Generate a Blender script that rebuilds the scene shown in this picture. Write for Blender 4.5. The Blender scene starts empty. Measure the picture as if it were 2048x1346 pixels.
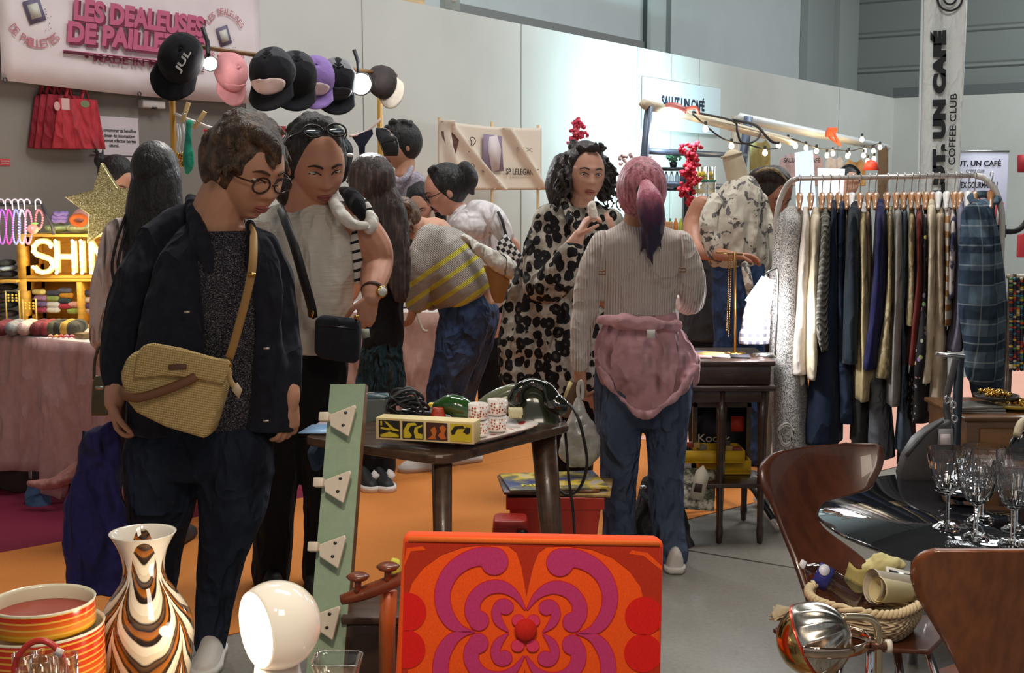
import bpy,math,random
from math import sin,cos,pi,radians,sqrt,exp,atan,tan,atan2
from mathutils import Vector,Matrix,noise
rnd=random.Random(7)
SC=bpy.context.scene
COL=SC.collection
# ------------------------------------------------------------------ camera
F_PX=2500.0
CAM_H=1.45
PITCH=atan((673-380)/F_PX)
cam=bpy.data.cameras.new('camera')
cam.sensor_width=36.0
cam.lens=36.0*F_PX/2048.0
cam.clip_end=200
camo=bpy.data.objects.new('camera',cam)
camo.location=(0,0,CAM_H)
camo.rotation_euler=(pi/2-PITCH,0,0)
COL.objects.link(camo)
SC.camera=camo
# ------------------------------------------------------------------ world, hall lamps, exposure
wd=bpy.data.worlds.new('world')
SC.world=wd
wd.use_nodes=True
wd.node_tree.nodes['Background'].inputs[0].default_value=(0.93,0.97,1.0,1)
wd.node_tree.nodes['Background'].inputs[1].default_value=0.30
SC.view_settings.view_transform='Standard'
SC.view_settings.look='None'
SC.view_settings.gamma=1
SC.view_settings.use_curve_mapping=False
SC.view_settings.exposure=0.0
SC.cycles.max_bounces=20
SC.cycles.transmission_bounces=20
SC.cycles.transparent_max_bounces=24
def area_light(name,loc,size,power,col=(1,1,1),target=None):
	l=bpy.data.lights.new(name,'AREA')
	l.energy=power
	l.color=col
	l.shape='RECTANGLE'
	l.size,l.size_y=size
	o=bpy.data.objects.new(name,l)
	o.location=loc
	if target is not None:
		o.rotation_euler=(Vector(target)-Vector(loc)).to_track_quat('-Z','Y').to_euler()
	COL.objects.link(o)
	return o
def point_light(name,loc,power,col=(1,1,1),r=0.03):
	l=bpy.data.lights.new(name,'POINT')
	l.energy=power
	l.color=col
	l.shadow_soft_size=r
	o=bpy.data.objects.new(name,l)
	o.location=loc
	COL.objects.link(o)
	return o
def spot_light(name,loc,target,power,angle,col=(1,1,1),blend=0.6,r=0.05):
	l=bpy.data.lights.new(name,'SPOT')
	l.energy=power
	l.color=col
	l.spot_size=radians(angle)
	l.spot_blend=blend
	l.shadow_soft_size=r
	o=bpy.data.objects.new(name,l)
	o.location=loc
	o.rotation_euler=(Vector(target)-Vector(loc)).to_track_quat('-Z','Y').to_euler()
	COL.objects.link(o)
	return o
	# hall lamps hung high over the aisles
area_light('hall_lamp',(0.5,5.0,6.2),(3.0,1.2),190,(1.0,0.97,0.92))
area_light('hall_lamp',(3.5,9.5,6.2),(3.0,1.2),235,(0.93,0.98,1.0))
area_light('hall_lamp',(-2.5,9.0,6.2),(3.0,1.2),110,(1.0,0.97,0.93))
area_light('hall_lamp',(8.0,15.0,6.2),(3.0,1.2),260,(0.93,0.98,1.0))
area_light('foreground_fill',(0.6,0.6,2.9),(0.8,0.8),22,(1.0,0.86,0.70),(0.2,3.6,0.4))  # added unseen lamp, warm fill for the foreground
spot_light('foreground_fill_spot',(-0.25,1.0,2.7),(0.1,2.35,0.5),120,62,(1.0,0.86,0.68),0.7,0.10)  # added unseen overhead spot, brightens the low things in front
# ------------------------------------------------------------------ pixel + depth to a point in the hall
def at(px,py,Y):
	u=(px-1024.0)/F_PX
	v=(673.0-py)/F_PX
	dy=cos(PITCH)+v*sin(PITCH)
	dz=-sin(PITCH)+v*cos(PITCH)
	s=Y/dy
	return Vector((u*s,Y,CAM_H+dz*s))
def on_floor(px,py,z=0.0):
	v=(673.0-py)/F_PX
	dy=cos(PITCH)+v*sin(PITCH)
	dz=-sin(PITCH)+v*cos(PITCH)
	return at(px,py,(CAM_H-z)*dy/-dz)
def pm(Y):
	return Y/F_PX*1.01
	# ------------------------------------------------------------------ mesh builder
def catmull(pts,sub=4):
	if len(pts)<3 or sub<2:
		return [tuple(p) for p in pts]
	out=[]
	n=len(pts)
	for i in range(n-1):
		p0,p1,p2,p3=pts[max(i-1,0)],pts[i],pts[i+1],pts[min(i+2,n-1)]
		for k in range(sub):
			t=k/sub
			t2,t3=t*t,t*t*t
			out.append(tuple(0.5*(2*b+(c-a)*t+(2*a-5*b+4*c-d)*t2+(3*b-a-3*c+d)*t3) for a,b,c,d in zip(p0,p1,p2,p3)))
	out.append(tuple(pts[-1]))
	return out
def frame_of(d,ref=None):
	d=d.normalized()
	r=ref or (Vector((0,0,1)) if abs(d.z)<0.9 else Vector((0,1,0)))
	a=d.cross(r)
	if a.length<1e-5:
		a=d.cross(Vector((1,0,0)))
	a.normalize()
	b=a.cross(d).normalized()
	return a,b
class MB:
	def __init__(self):
		self.v,self.f,self.m=[],[],[]
		self.cm=0
	def add(self,verts,faces):
		o=len(self.v)
		self.v+=[Vector(p) for p in verts]
		for f in faces:
			self.f.append([i+o for i in f])
			self.m.append(self.cm)
		return self
	def mat(self,i):
		self.cm=i
		return self
	def loft(self,rings,cap=True,closed=False):
		n=len(rings[0])
		vs=[p for r in rings for p in r]
		fs=[]
		m=len(rings)
		for j in range(m if closed else m-1):
			a,b=j*n,((j+1)%m)*n
			for i in range(n):
				k=(i+1)%n
				fs.append((a+i,a+k,b+k,b+i))
		if cap and not closed:
			fs.append(tuple(range(n-1,-1,-1)))
			fs.append(tuple((m-1)*n+i for i in range(n)))
		return self.add(vs,fs)
	def box(self,c,s,R=None):
		c=Vector(c)
		h=Vector(s)/2
		vs=[]
		for z in (-1,1):
			for x,y in ((-1,-1),(1,-1),(1,1),(-1,1)):
				p=Vector((x*h.x,y*h.y,z*h.z))
				vs.append(c+(R@p if R else p))
		return self.add(vs,[(3,2,1,0),(4,5,6,7),(0,1,5,4),(1,2,6,5),(2,3,7,6),(3,0,4,7)])
	def quadbox(self,a,b,c,d,th):
		"""slab with corners a b c d (counter-clockwise seen from the front) and thickness vector th"""
		q=[Vector(p) for p in (a,b,c,d)]
		th=Vector(th)
		vs=q+[p+th for p in q]
		return self.add(vs,[(0,1,2,3),(7,6,5,4),(0,4,5,1),(1,5,6,2),(2,6,7,3),(3,7,4,0)])
	def tube(self,pts,r,n=10,sub=1,closed=False,flat=1.0,ref=None):
		rs=list(r) if isinstance(r,(list,tuple)) else [r]*len(pts)
		q=[tuple(p)+(rr,) for p,rr in zip(pts,rs)]
		if sub>1:
			q=catmull(q,sub)
		P=[Vector(p[:3]) for p in q]
		rings=[]
		pa=None
		m=len(P)
		for i in range(m):
			if closed:
				d=P[(i+1)%m]-P[i-1]
			else:
				d=P[min(i+1,m-1)]-P[max(i-1,0)]
			if d.length<1e-9:
				d=Vector((0,0,1))
			if ref is not None:
				a,b=frame_of(d,Vector(ref))
			elif pa is None:
				a,b=frame_of(d)
			else:
				a=pa-d.normalized()*pa.dot(d.normalized())
				a=a.normalized() if a.length>1e-6 else frame_of(d)[0]
				b=a.cross(d).normalized()
			pa=a
			rings.append([P[i]+a*(q[i][3]*cos(2*pi*k/n))+b*(q[i][3]*flat*sin(2*pi*k/n)) for k in range(n)])
		return self.loft(rings,True,closed)
	def limb(self,pts,n=14,sub=5):
		"""capsule chain: points (x, y, z, r), rounded at both ends"""
		q=catmull([tuple(p) for p in pts],sub)
		P=[Vector(p[:3]) for p in q]
		R=[max(p[3],1e-4) for p in q]
		d0,d1=(P[0]-P[1]).normalized(),(P[-1]-P[-2]).normalized()
		ext0=[(P[0]+d0*R[0]*sin(a),R[0]*cos(a)) for a in (1.45,1.0,0.5)]
		ext1=[(P[-1]+d1*R[-1]*sin(a),R[-1]*cos(a)) for a in (0.5,1.0,1.45)]
		PP=[e[0] for e in ext0]+P+[e[0] for e in ext1]
		RR=[e[1] for e in ext0]+R+[e[1] for e in ext1]
		return self.tube(PP,RR,n)
	def lathe(self,prof,n=32,c=(0,0,0),R=None,cap=True,sub=1):
		if sub>1:
			prof=catmull(prof,sub)
		c=Vector(c)
		rings=[]
		for r,z in prof:
			ring=[]
			for k in range(n):
				p=Vector((r*cos(2*pi*k/n),r*sin(2*pi*k/n),z))
				ring.append(c+(R@p if R else p))
			rings.append(ring)
		return self.loft(rings,cap)
	def ell(self,c,rad,R=None,n=20,m=12):
		c=Vector(c)
		rad=Vector(rad) if not isinstance(rad,(int,float)) else Vector((rad,rad,rad))
		rings=[]
		for j in range(m+1):
			t=-pi/2+pi*j/m
			t=max(min(t,pi/2-0.06),-pi/2+0.06)
			ring=[]
			for k in range(n):
				p=Vector((rad.x*cos(t)*cos(2*pi*k/n),rad.y*cos(t)*sin(2*pi*k/n),rad.z*sin(t)))
				ring.append(c+(R@p if R else p))
			rings.append(ring)
		return self.loft(rings)
	def prism(self,poly,th):
		"""polygon (list of points) pushed along the vector th"""
		th=Vector(th)
		P=[Vector(p) for p in poly]
		n=len(P)
		vs=P+[p+th for p in P]
		fs=[tuple(range(n)),tuple(range(2*n-1,n-1,-1))]
		fs+=[(i,n+i,n+(i+1)%n,(i+1)%n) for i in range(n)]
		return self.add(vs,fs)
	def sheet(self,g,th):
		"""grid of points g[i][j] made into a solid of thickness th (number: along the normal)"""
		nu,nv=len(g),len(g[0])
		G=[[Vector(p) for p in r] for r in g]
		back=[]
		for i in range(nu):
			row=[]
			for j in range(nv):
				du=G[min(i+1,nu-1)][j]-G[max(i-1,0)][j]
				dv=G[i][min(j+1,nv-1)]-G[i][max(j-1,0)]
				nn=du.cross(dv)
				nn=nn.normalized() if nn.length>1e-12 else Vector((0,0,1))
				row.append(G[i][j]+nn*th)
			back.append(row)
		vs=[p for r in G for p in r]+[p for r in back for p in r]
		N=nu*nv
		ix=lambda i,j:i*nv+j
		fs=[]
		for i in range(nu-1):
			for j in range(nv-1):
				fs.append((ix(i,j+1),ix(i+1,j+1),ix(i+1,j),ix(i,j)))
				fs.append((N+ix(i,j),N+ix(i+1,j),N+ix(i+1,j+1),N+ix(i,j+1)))
		for i in range(nu-1):
			for j in (0,nv-1):
				a,b=ix(i,j),ix(i+1,j)
				fs.append((a,b,N+b,N+a) if j==0 else (b,a,N+a,N+b))
		for j in range(nv-1):
			for i in (0,nu-1):
				a,b=ix(i,j),ix(i,j+1)
				fs.append((b,a,N+a,N+b) if i==0 else (a,b,N+b,N+a))
		return self.add(vs,fs)
	def hull(self,rows,ratio=0.6,n=32,sub=4,power=2.0):
		"""stack of elliptical rings; row = (py, x_left, x_right, depth[, half depth / half width])"""
		q=[tuple(r)+((ratio,) if len(r)<5 else ()) for r in rows]
		q=catmull(q,sub)
		rings=[]
		for py,xl,xr,Y,ra in q:
			c=at((xl+xr)/2,py,Y)
			w=abs(at(xr,py,Y).x-at(xl,py,Y).x)/2
			ring=[]
			for k in range(n):
				a=2*pi*k/n
				ca,sa=cos(a),sin(a)
				ex=2.0/power
				ring.append(c+Vector((w*math.copysign(abs(ca)**ex,ca),w*ra*math.copysign(abs(sa)**ex,sa),0)))
			rings.append(ring)
		if rings[0][0].z>rings[-1][0].z:
			rings.reverse()
		return self.loft(rings)
	def build(self,name,mats,parent=None,smooth=True,origin=None,vox=0,sm=0,wr=None,bev=0,subsurf=0,flip=False):
		if parent is not None:
			off=wloc(parent)
		else:
			if origin is None:
				xs=[p.x for p in self.v]
				ys=[p.y for p in self.v]
				origin=Vector(((min(xs)+max(xs))/2,(min(ys)+max(ys))/2,min(p.z for p in self.v)))
			off=Vector(origin)
		me=bpy.data.meshes.new(name)
		me.from_pydata([p-off for p in self.v],[],self.f)
		if not isinstance(mats,(list,tuple)):
			mats=[mats]
		for m in mats:
			me.materials.append(m)
		if len(mats)>1:
			me.polygons.foreach_set('material_index',self.m)
		if smooth:
			me.polygons.foreach_set('use_smooth',[True]*len(me.polygons))
		me.update()
		o=bpy.data.objects.new(name,me)
		COL.objects.link(o)
		if parent is not None:
			o.parent=parent
		else:
			o.location=off
		if vox:
			r=o.modifiers.new('remesh','REMESH')
			r.mode='VOXEL'
			r.voxel_size=vox
			r.use_smooth_shade=True
		if sm:
			s=o.modifiers.new('smooth','SMOOTH')
			s.iterations=sm
			s.factor=0.5
		if wr:
			st,scale=wr
			dm=o.modifiers.new('folds','DISPLACE')
			dm.texture=clouds(scale)
			dm.strength=st
			dm.mid_level=0.5
		if bev:
			b=o.modifiers.new('bevel','BEVEL')
			b.width=bev
			b.segments=2
			b.limit_method='ANGLE'
		if subsurf:
			s=o.modifiers.new('sub','SUBSURF')
			s.levels=s.render_levels=subsurf
		return o
_cl={}
def clouds(scale):
	if scale not in _cl:
		t=bpy.data.textures.new('folds','CLOUDS')
		t.noise_scale=scale
		t.noise_depth=2
		_cl[scale]=t
	return _cl[scale]
def wloc(o):
	p=Vector(o.location)
	while o.parent is not None:
		o=o.parent
		p=p+Vector(o.location)
	return p
def tag(o,label=None,cat=None,group=None,kind=None):
	if label:
		o['label']=label
	if cat:
		o['category']=cat
	if group:
		o['group']=group
	if kind:
		o['kind']=kind
	return o
def thing(name,loc,label,cat,group=None):
	o=bpy.data.objects.new(name,None)
	o.empty_display_size=0.05
	o.location=loc
	COL.objects.link(o)
	return tag(o,label,cat,group)
def struct(o):
	o['kind']='structure'
	return o
def dup(root,loc=None,label=None,group=None,rot=None):
	r=root.copy()
	COL.objects.link(r)
	if loc is not None:
		r.location=loc
	if rot is not None:
		r.rotation_euler=rot
	if label:
		r['label']=label
	if group:
		r['group']=group
	for ch in list(root.children):
		c=ch.copy()
		c.parent=r
		COL.objects.link(c)
		for g in ch.children:
			d=g.copy()
			d.parent=c
			COL.objects.link(d)
	return r
	# ------------------------------------------------------------------ materials
class Mat:
	def __init__(self,name):
		self.mat=bpy.data.materials.new(name)
		self.mat.use_nodes=True
		self.nt=self.mat.node_tree
		self.b=self.nt.nodes['Principled BSDF']
		self._co=None
	def n(self,typ,ins=None,**props):
		nd=self.nt.nodes.new(typ)
		for k,v in props.items():
			setattr(nd,k,v)
		for k,v in (ins or {}).items():
			self.set(nd,k,v)
		return nd
	def set(self,nd,k,v):
		s=nd.inputs[k]
		if isinstance(v,bpy.types.NodeSocket):
			self.nt.links.new(v,s)
		elif isinstance(v,bpy.types.Node):
			self.nt.links.new(v.outputs[0],s)
		elif isinstance(v,(tuple,list)) and len(v)==3 and s.type=='RGBA':
			s.default_value=(*v,1)
		else:
			s.default_value=v
	def co(self,scale=(1,1,1),rot=(0,0,0),loc=(0,0,0)):
		tc=self.n('ShaderNodeTexCoord')
		return self.n('ShaderNodeMapping',{0:tc.outputs['Object'],1:loc,2:rot,3:scale}).outputs[0]
	def math(self,op,a,b=0.0,clamp=False):
		nd=self.n('ShaderNodeMath',{0:a,1:b},operation=op)
		nd.use_clamp=clamp
		return nd.outputs[0]
	def ramp(self,fac,stops,interp='LINEAR'):
		nd=self.n('ShaderNodeValToRGB',{0:fac})
		cr=nd.color_ramp
		cr.interpolation=interp
		while len(cr.elements)<len(stops):
			cr.elements.new(0.5)
		for e,(p,c) in zip(cr.elements,stops):
			e.position=p
			e.color=(*c,1) if len(c)==3 else c
		return nd.outputs[0]
	def mix(self,fac,a,b,mode='MIX'):
		nd=self.n('ShaderNodeMix',data_type='RGBA',blend_type=mode)
		self.set(nd,0,fac)
		self.set(nd,6,a)
		self.set(nd,7,b)
		return nd.outputs[2]
	def noise(self,co,scale,detail=3.0,rough=0.55):
		return self.n('ShaderNodeTexNoise',{'Vector':co,'Scale':scale,'Detail':detail,'Roughness':rough}).outputs[0]
	def bump(self,h,strength=0.3,dist=0.01):
		nd=self.n('ShaderNodeBump',{'Height':h,'Strength':strength,'Distance':dist})
		prev=self.b.inputs['Normal']
		if prev.is_linked:
			self.nt.links.new(prev.links[0].from_socket,nd.inputs['Normal'])
		self.nt.links.new(nd.outputs[0],prev)
	def base(self,c):
		self.set(self.b,'Base Color',c)
		return self
	def pr(self,**k):
		for a,v in k.items():
			self.set(self.b,{'rough':'Roughness','metal':'Metallic','trans':'Transmission Weight','ior':'IOR','spec':'Specular IOR Level',
'sheen':'Sheen Weight','coat':'Coat Weight','alpha':'Alpha','sss':'Subsurface Weight'}[a],v)
		return self
def lin(c):
	return tuple((x/255/12.92) if x/255<=0.04045 else ((x/255+0.055)/1.055)**2.4 for x in c)
_mc={}
def plain(c,rough=0.6,metal=0.0,var=0.0,vs=20.0,bump=0.0,bs=200.0,coat=0.0,spec=None,name='plain',sheen=0.0):
	"""material of one srgb colour with gentle procedural variation"""
	key=(c,rough,metal,var,vs,bump,bs,coat,spec,sheen)
	if key in _mc:
		return _mc[key]
	m=Mat(name)
	col=lin(c)
	if var:
		nz=m.noise(m.co(),vs)
		col=m.ramp(nz,[(0.3,tuple(x*(1-var) for x in lin(c))),(0.7,tuple(min(1,x*(1+var)) for x in lin(c)))])
	m.base(col).pr(rough=rough,metal=metal)
	if coat:
		m.pr(coat=coat)
	if spec is not None:
		m.pr(spec=spec)
	if sheen:
		m.pr(sheen=sheen)
	if bump:
		m.bump(m.noise(m.co(),bs,2.0),bump,0.004)
	_mc[key]=m.mat
	return m.mat
def creases(m,strength=0.6,s=5.0,zs=0.42,dist=0.05):
	"""fold lines of hanging fabric as bump"""
	co=m.co((1,1,zs))
	w=m.n('ShaderNodeTexNoise',{'Vector':co,'Scale':s*0.6,'Detail':1.0})
	co2=m.n('ShaderNodeVectorMath',{0:co,1:m.n('ShaderNodeVectorMath',{0:w.outputs[1],1:(0.16,0.16,0.16)},operation='MULTIPLY').outputs[0]},operation='ADD').outputs[0]
	n=m.noise(co2,s,2.5,0.5)
	r=m.math('SUBTRACT',1.0,m.math('ABSOLUTE',m.math('MULTIPLY',m.math('SUBTRACT',n,0.5),5.0)),True)
	m.bump(m.math('POWER',r,1.6),strength,dist)
	m.bump(n,strength*0.8,dist*1.6)
def cloth(c,var=0.12,weave=0.25,rough=0.9,fold=0.25,fs=9.0,ws=500.0):
	key=('cloth',c,var,weave,rough,fold,fs,ws)
	if key in _mc:
		return _mc[key]
	m=Mat('cloth')
	nz=m.noise(m.co(),30.0)
	l=lin(c)
	m.base(m.ramp(nz,[(0.3,tuple(x*(1-var) for x in l)),(0.7,tuple(min(1,x*(1+var)) for x in l))]))
	m.pr(rough=rough,spec=0.2,sheen=0.06)
	creases(m,min(1.0,fold*1.7),fs*0.75,0.4,0.045)
	m.bump(m.noise(m.co(),ws,1.0),weave,0.002)
	_mc[key]=m.mat
	return m.mat
def wood(c,dark=0.55,scale=(3,40,40),rough=0.4,coat=0.2,rot=(0,0,0)):
	key=('wood',c,dark,scale,rough,coat,rot)
	if key in _mc:
		return _mc[key]
	m=Mat('wood')
	l=lin(c)
	nz=m.noise(m.co(scale,rot),1.0,5.0,0.6)
	m.base(m.ramp(nz,[(0.32,tuple(x*dark for x in l)),(0.55,l),(0.75,tuple(min(1,x*1.25) for x in l))]))
	m.pr(rough=rough,coat=coat)
	m.bump(nz,0.1,0.002)
	_mc[key]=m.mat
	return m.mat
def glow(c,strength,name='lit'):
	m=Mat(name)
	m.base(lin(c))
	m.set(m.b,'Emission Color',lin(c))
	m.set(m.b,'Emission Strength',strength)
	return m.mat
def glass(c=(255,255,255),rough=0.0,ior=1.45):
	key=('glass',c,rough,ior)
	if key not in _mc:
		m=Mat('glass')
		m.base(lin(c)).pr(rough=rough,trans=1.0,ior=ior)
		_mc[key]=m.mat
	return _mc[key]
def thin_glass(c=(255,255,255),tint=0.06,name='thin_glass'):
	key=(name,c,tint)
	if key not in _mc:
		m=Mat(name)
		nt=m.nt
		tr=m.n('ShaderNodeBsdfTransparent',{0:tuple(1-tint*(1-x)*2-tint*.3 for x in lin(c))})
		gl=m.n('ShaderNodeBsdfGlossy',{0:(1.0,1.0,1.0),'Roughness':0.03})
		lw=m.n('ShaderNodeLayerWeight',{0:0.35})
		f=m.math('ADD',m.math('MULTIPLY',lw.outputs[1],0.75),0.05,True)
		mx=m.n('ShaderNodeMixShader',{0:f,1:tr.outputs[0],2:gl.outputs[0]})
		nt.links.new(mx.outputs[0],nt.nodes['Material Output'].inputs[0])
		_mc[key]=m.mat
	return _mc[key]
METAL=plain((205,205,205),0.25,1.0)
CHROME=plain((225,225,225),0.08,1.0)
DARKMETAL=plain((60,66,74),0.45,0.7)
GOLD=plain((215,170,90),0.25,1.0)
BLACK=plain((22,22,24),0.6)
WHITE=plain((235,233,228),0.5)
CARD=plain((190,150,105),0.85,var=0.1)
def text(name,s,m,P,ux,uy,width=None,height=0.1,parent=None,bold=0.0,extrude=0.002,shear=0.0):
	"""lettering: P lower-left corner, ux/uy unit directions, fitted to width x height in metres"""
	cu=bpy.data.curves.new(name,'FONT')
	cu.body=s
	cu.size=1.0
	cu.offset=bold
	cu.extrude=0.0
	cu.shear=shear
	cu.materials.append(m)
	o=bpy.data.objects.new(name,cu)
	COL.objects.link(o)
	bpy.context.view_layer.update()
	bb=[Vector(c) for c in o.bound_box]
	x0,x1=min(b.x for b in bb),max(b.x for b in bb)
	y0,y1=min(b.y for b in bb),max(b.y for b in bb)
	sy=height/max(y1-y0,1e-4)
	sx=(width/max(x1-x0,1e-4)) if width else sy
	cu.extrude=extrude
	bpy.context.view_layer.update()
	me=bpy.data.meshes.new_from_object(o.evaluated_get(bpy.context.evaluated_depsgraph_get()))
	me.name=name
	bpy.data.objects.remove(o)
	bpy.data.curves.remove(cu)
	o=bpy.data.objects.new(name,me)
	COL.objects.link(o)
	ux,uy=Vector(ux).normalized(),Vector(uy).normalized()
	uz=ux.cross(uy).normalized()
	loc=Vector(P)
	off=Vector((0,0,0))
	if parent is not None:
		o.parent=parent
		off=wloc(parent)
	M=Matrix((ux,uy,uz)).transposed()
	for v in me.vertices:
		c=v.co
		v.co=loc+M@Vector(((c.x-x0)*sx,(c.y-y0)*sy,c.z))-off
	return o
	# ------------------------------------------------------------------ hall: floor, carpets, partition walls, hall walls
WALL_Y0,WALL_H=6.44,2.8
WD=Vector((1689,0,0))
def wall_x(px):
	"""depth of the long partition under photo column px"""
	ytop=25+0.193*(px-874)
	return (WALL_H-CAM_H)*F_PX/(380-ytop)
def wp(px,py,off=0.0):
	"""point on the long partition (off metres in front of it) seen at (px, py)"""
	P=at(px,py,wall_x(px))
	return P+WN*off
A=at(0,380,wall_x(0))
Bc=at(1782,380,wall_x(1782))
WU=Vector((Bc.x-A.x,Bc.y-A.y,0)).normalized()
WN=Vector((WU.y,-WU.x,0))
if WN.y>0:
	WN=-WN
UP=Vector((0,0,1))
def wall_hit(px,py,off=0.0):
	"""exact hit of the view ray with the partition plane moved off metres towards us"""
	d=at(px,py,1.0)-Vector((0,0,CAM_H))
	p0=A+WN*off-Vector((0,0,CAM_H))
	t=p0.dot(WN)/d.dot(WN)
	return Vector((0,0,CAM_H))+d*t
def room():
# concrete
	m=Mat('concrete')
	nz=m.noise(m.co(),1.6,5.0,.6)
	n2=m.noise(m.co(),60.0,3.0)
	c=m.ramp(nz,[(.3,lin((112,108,100))),(.7,lin((142,138,130)))])
	c=m.mix(.25,c,m.ramp(n2,[(.3,lin((90,86,80))),(.7,lin((150,146,138)))]))
	br=m.n('ShaderNodeTexBrick',{'Vector':m.co((1,1,1),(0,0,radians(32)),(0.35,0.3,0)),'Scale':1.0,'Mortar Size':.008,'Brick Width':2.6,'Row Height':2.6},offset=0.0)
	br.inputs['Color1'].default_value=br.inputs['Color2'].default_value=(1,1,1,1)
	br.inputs['Mortar'].default_value=(.18,.17,.16,1)
	m.base(m.mix(1.0,c,br.outputs[0],'MULTIPLY')).pr(rough=.42,spec=.45)
	m.bump(n2,.06,.002)
	f=MB()
	f.box((3,10,-.054),(44,40,.1))
	o=f.build('floor',m.mat,smooth=False)
	struct(o)
	# orange aisle carpet: edge runs through these two floor points
	a0,a1=on_floor(390,1286),on_floor(1375,1038)
	ed=(a1-a0).normalized()
	b0,b1=on_floor(0,1105),on_floor(130,1075)
	side=Vector((-ed.y,ed.x,0))
	w=(b0-a0).dot(side)
	def carpet(name,col,s0,s1,t0,t1,z,label,var=.12):
		mm=Mat('carpet')
		q=mm.noise(mm.co(),260.0,2.0)
		q2=mm.noise(mm.co(),2.5,3.0)
		l=lin(col)
		mm.base(mm.mix(mm.math('MULTIPLY',q2,.35),mm.ramp(q,[(.3,tuple(x*(1-var) for x in l)),(.7,tuple(min(1,x*(1+var)) for x in l))]),tuple(x*.8 for x in l)))
		mm.pr(rough=.8,spec=.25)
		mm.bump(q,.25,.003)
		b=MB()
		P=[a0+ed*t+side*s for t,s in ((t0,s0),(t1,s0),(t1,s1),(t0,s1))]
		W0=A+WN*.12
		out=[]
		for i,p in enumerate(P):
			n2=P[(i+1)%len(P)]
			dp,dn=(p-W0).dot(WN),(n2-W0).dot(WN)
			if dp>=0:
				out.append(p)
			if dp*dn<0:
				out.append(p.lerp(n2,dp/(dp-dn)))
		b.prism([Vector((p.x,p.y,-.0035)) for p in out],(0,0,.003))
		o=b.build(name,mm.mat,smooth=False)
		return tag(o,label,'carpet')
	carpet('carpet',(214,132,62),0,w,-6,3.5,.006,'long orange aisle carpet between the stands')
	carpet('carpet',(214,132,62),w+.002,w+6.5,1.5,6.5,.006,'orange carpet stretching on below the crowded middle stand')
	carpet('carpet',(128,34,62),w+.002,w+6.0,-6,1.495,.006,'dark red carpet under the pink-draped stall')
	carpet('carpet',(235,176,156),0,w,3.51,9.0,.006,'lamplit orange carpet beyond the clothes rail')  # pinkish lamp light on the orange carpet, put into its colour
	# long partition
	pw=Mat('panel_white')
	co=pw.co()
	nz=pw.noise(co,1.2,3.0)
	pw.base(pw.ramp(nz,[(.3,lin((202,204,198))),(.7,lin((213,214,209)))])).pr(rough=.75,spec=.2)
	q=MB()
	e0,e1=A-WU*4.0,Bc
	q.quadbox(Vector((e0.x,e0.y,0)),Vector((e1.x,e1.y,0)),Vector((e1.x,e1.y,WALL_H)),Vector((e0.x,e0.y,WALL_H)),-WN*.06)
	struct(q.build('wall_left',pw.mat,smooth=False))
	# panel joints
	for i,px in enumerate((128,729,1042,1272,1340,1395,1673)):
		P=wall_hit(px,380,.001)
		q=MB()
		q.box((P.x,P.y,WALL_H/2),(.006,.006,WALL_H))
		struct(q.build('trim_%d'%(i+1),plain((150,150,146),.8),smooth=False))
		# darker fabric of the stall back wall, below the banner
	gw=plain((130,123,116),.85,var=.05,vs=3)
	q=MB()
	p0,p1=wall_hit(-400,300,.03),wall_hit(492,300,.03)
	q.quadbox((p0.x,p0.y,0),(p1.x,p1.y,0),(p1.x,p1.y,2.35),(p0.x,p0.y,2.35),-WN*.028)
	struct(q.build('wall_stall',gw,smooth=False))
	# back wall at the far right
	bu=WN*1.0
	bu=Vector((-WN.x,-WN.y,0)) if WN.x<0 else Vector((WN.x,WN.y,0))
	q=MB()
	e2=Bc+bu*16
	q.quadbox(Vector((Bc.x,Bc.y,0)),Vector((e2.x,e2.y,0)),Vector((e2.x,e2.y,WALL_H)),Vector((Bc.x,Bc.y,WALL_H)),WU*.06)
	struct(q.build('wall_back',pw.mat,smooth=False))
	# hall wall behind the partition (white cladding, painted shadow strip, columns)
	off=-1.2
	hw=plain((206,214,214),.7,var=.04,vs=1.5)
	q=MB()
	g0,g1=A-WU*6+WN*off,Bc+WU*2.5+WN*off
	q.quadbox((g0.x,g0.y,0),(g1.x,g1.y,0),(g1.x,g1.y,8),(g0.x,g0.y,8),-WN*.1)
	struct(q.build('wall_hall',hw,smooth=False))
	def hp(px,py,o):
		return wall_hit(px,py,o)
		# shadow strip above the partition top, painted as a grey band
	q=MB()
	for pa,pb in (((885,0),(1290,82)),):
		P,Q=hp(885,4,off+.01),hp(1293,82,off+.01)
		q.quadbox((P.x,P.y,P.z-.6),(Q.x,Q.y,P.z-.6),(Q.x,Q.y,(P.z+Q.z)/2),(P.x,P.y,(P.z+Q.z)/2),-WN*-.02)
	struct(q.build('trim_shadow',plain((140,142,140),.8),smooth=False))
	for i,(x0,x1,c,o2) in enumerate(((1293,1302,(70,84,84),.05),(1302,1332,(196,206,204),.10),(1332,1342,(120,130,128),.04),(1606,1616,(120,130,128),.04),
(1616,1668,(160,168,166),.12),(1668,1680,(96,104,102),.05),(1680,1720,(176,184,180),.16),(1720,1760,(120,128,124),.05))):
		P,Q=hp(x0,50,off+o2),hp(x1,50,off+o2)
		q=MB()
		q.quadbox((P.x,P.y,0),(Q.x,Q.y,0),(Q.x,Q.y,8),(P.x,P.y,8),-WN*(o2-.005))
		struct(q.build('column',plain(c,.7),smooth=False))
		# ribbed cladding of the far hall wall
	m=Mat('ribbed_cladding')
	z=m.n('ShaderNodeSeparateXYZ',{0:m.co()}).outputs[2]
	fr=m.math('FRACT',m.math('DIVIDE',z,.55))
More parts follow.
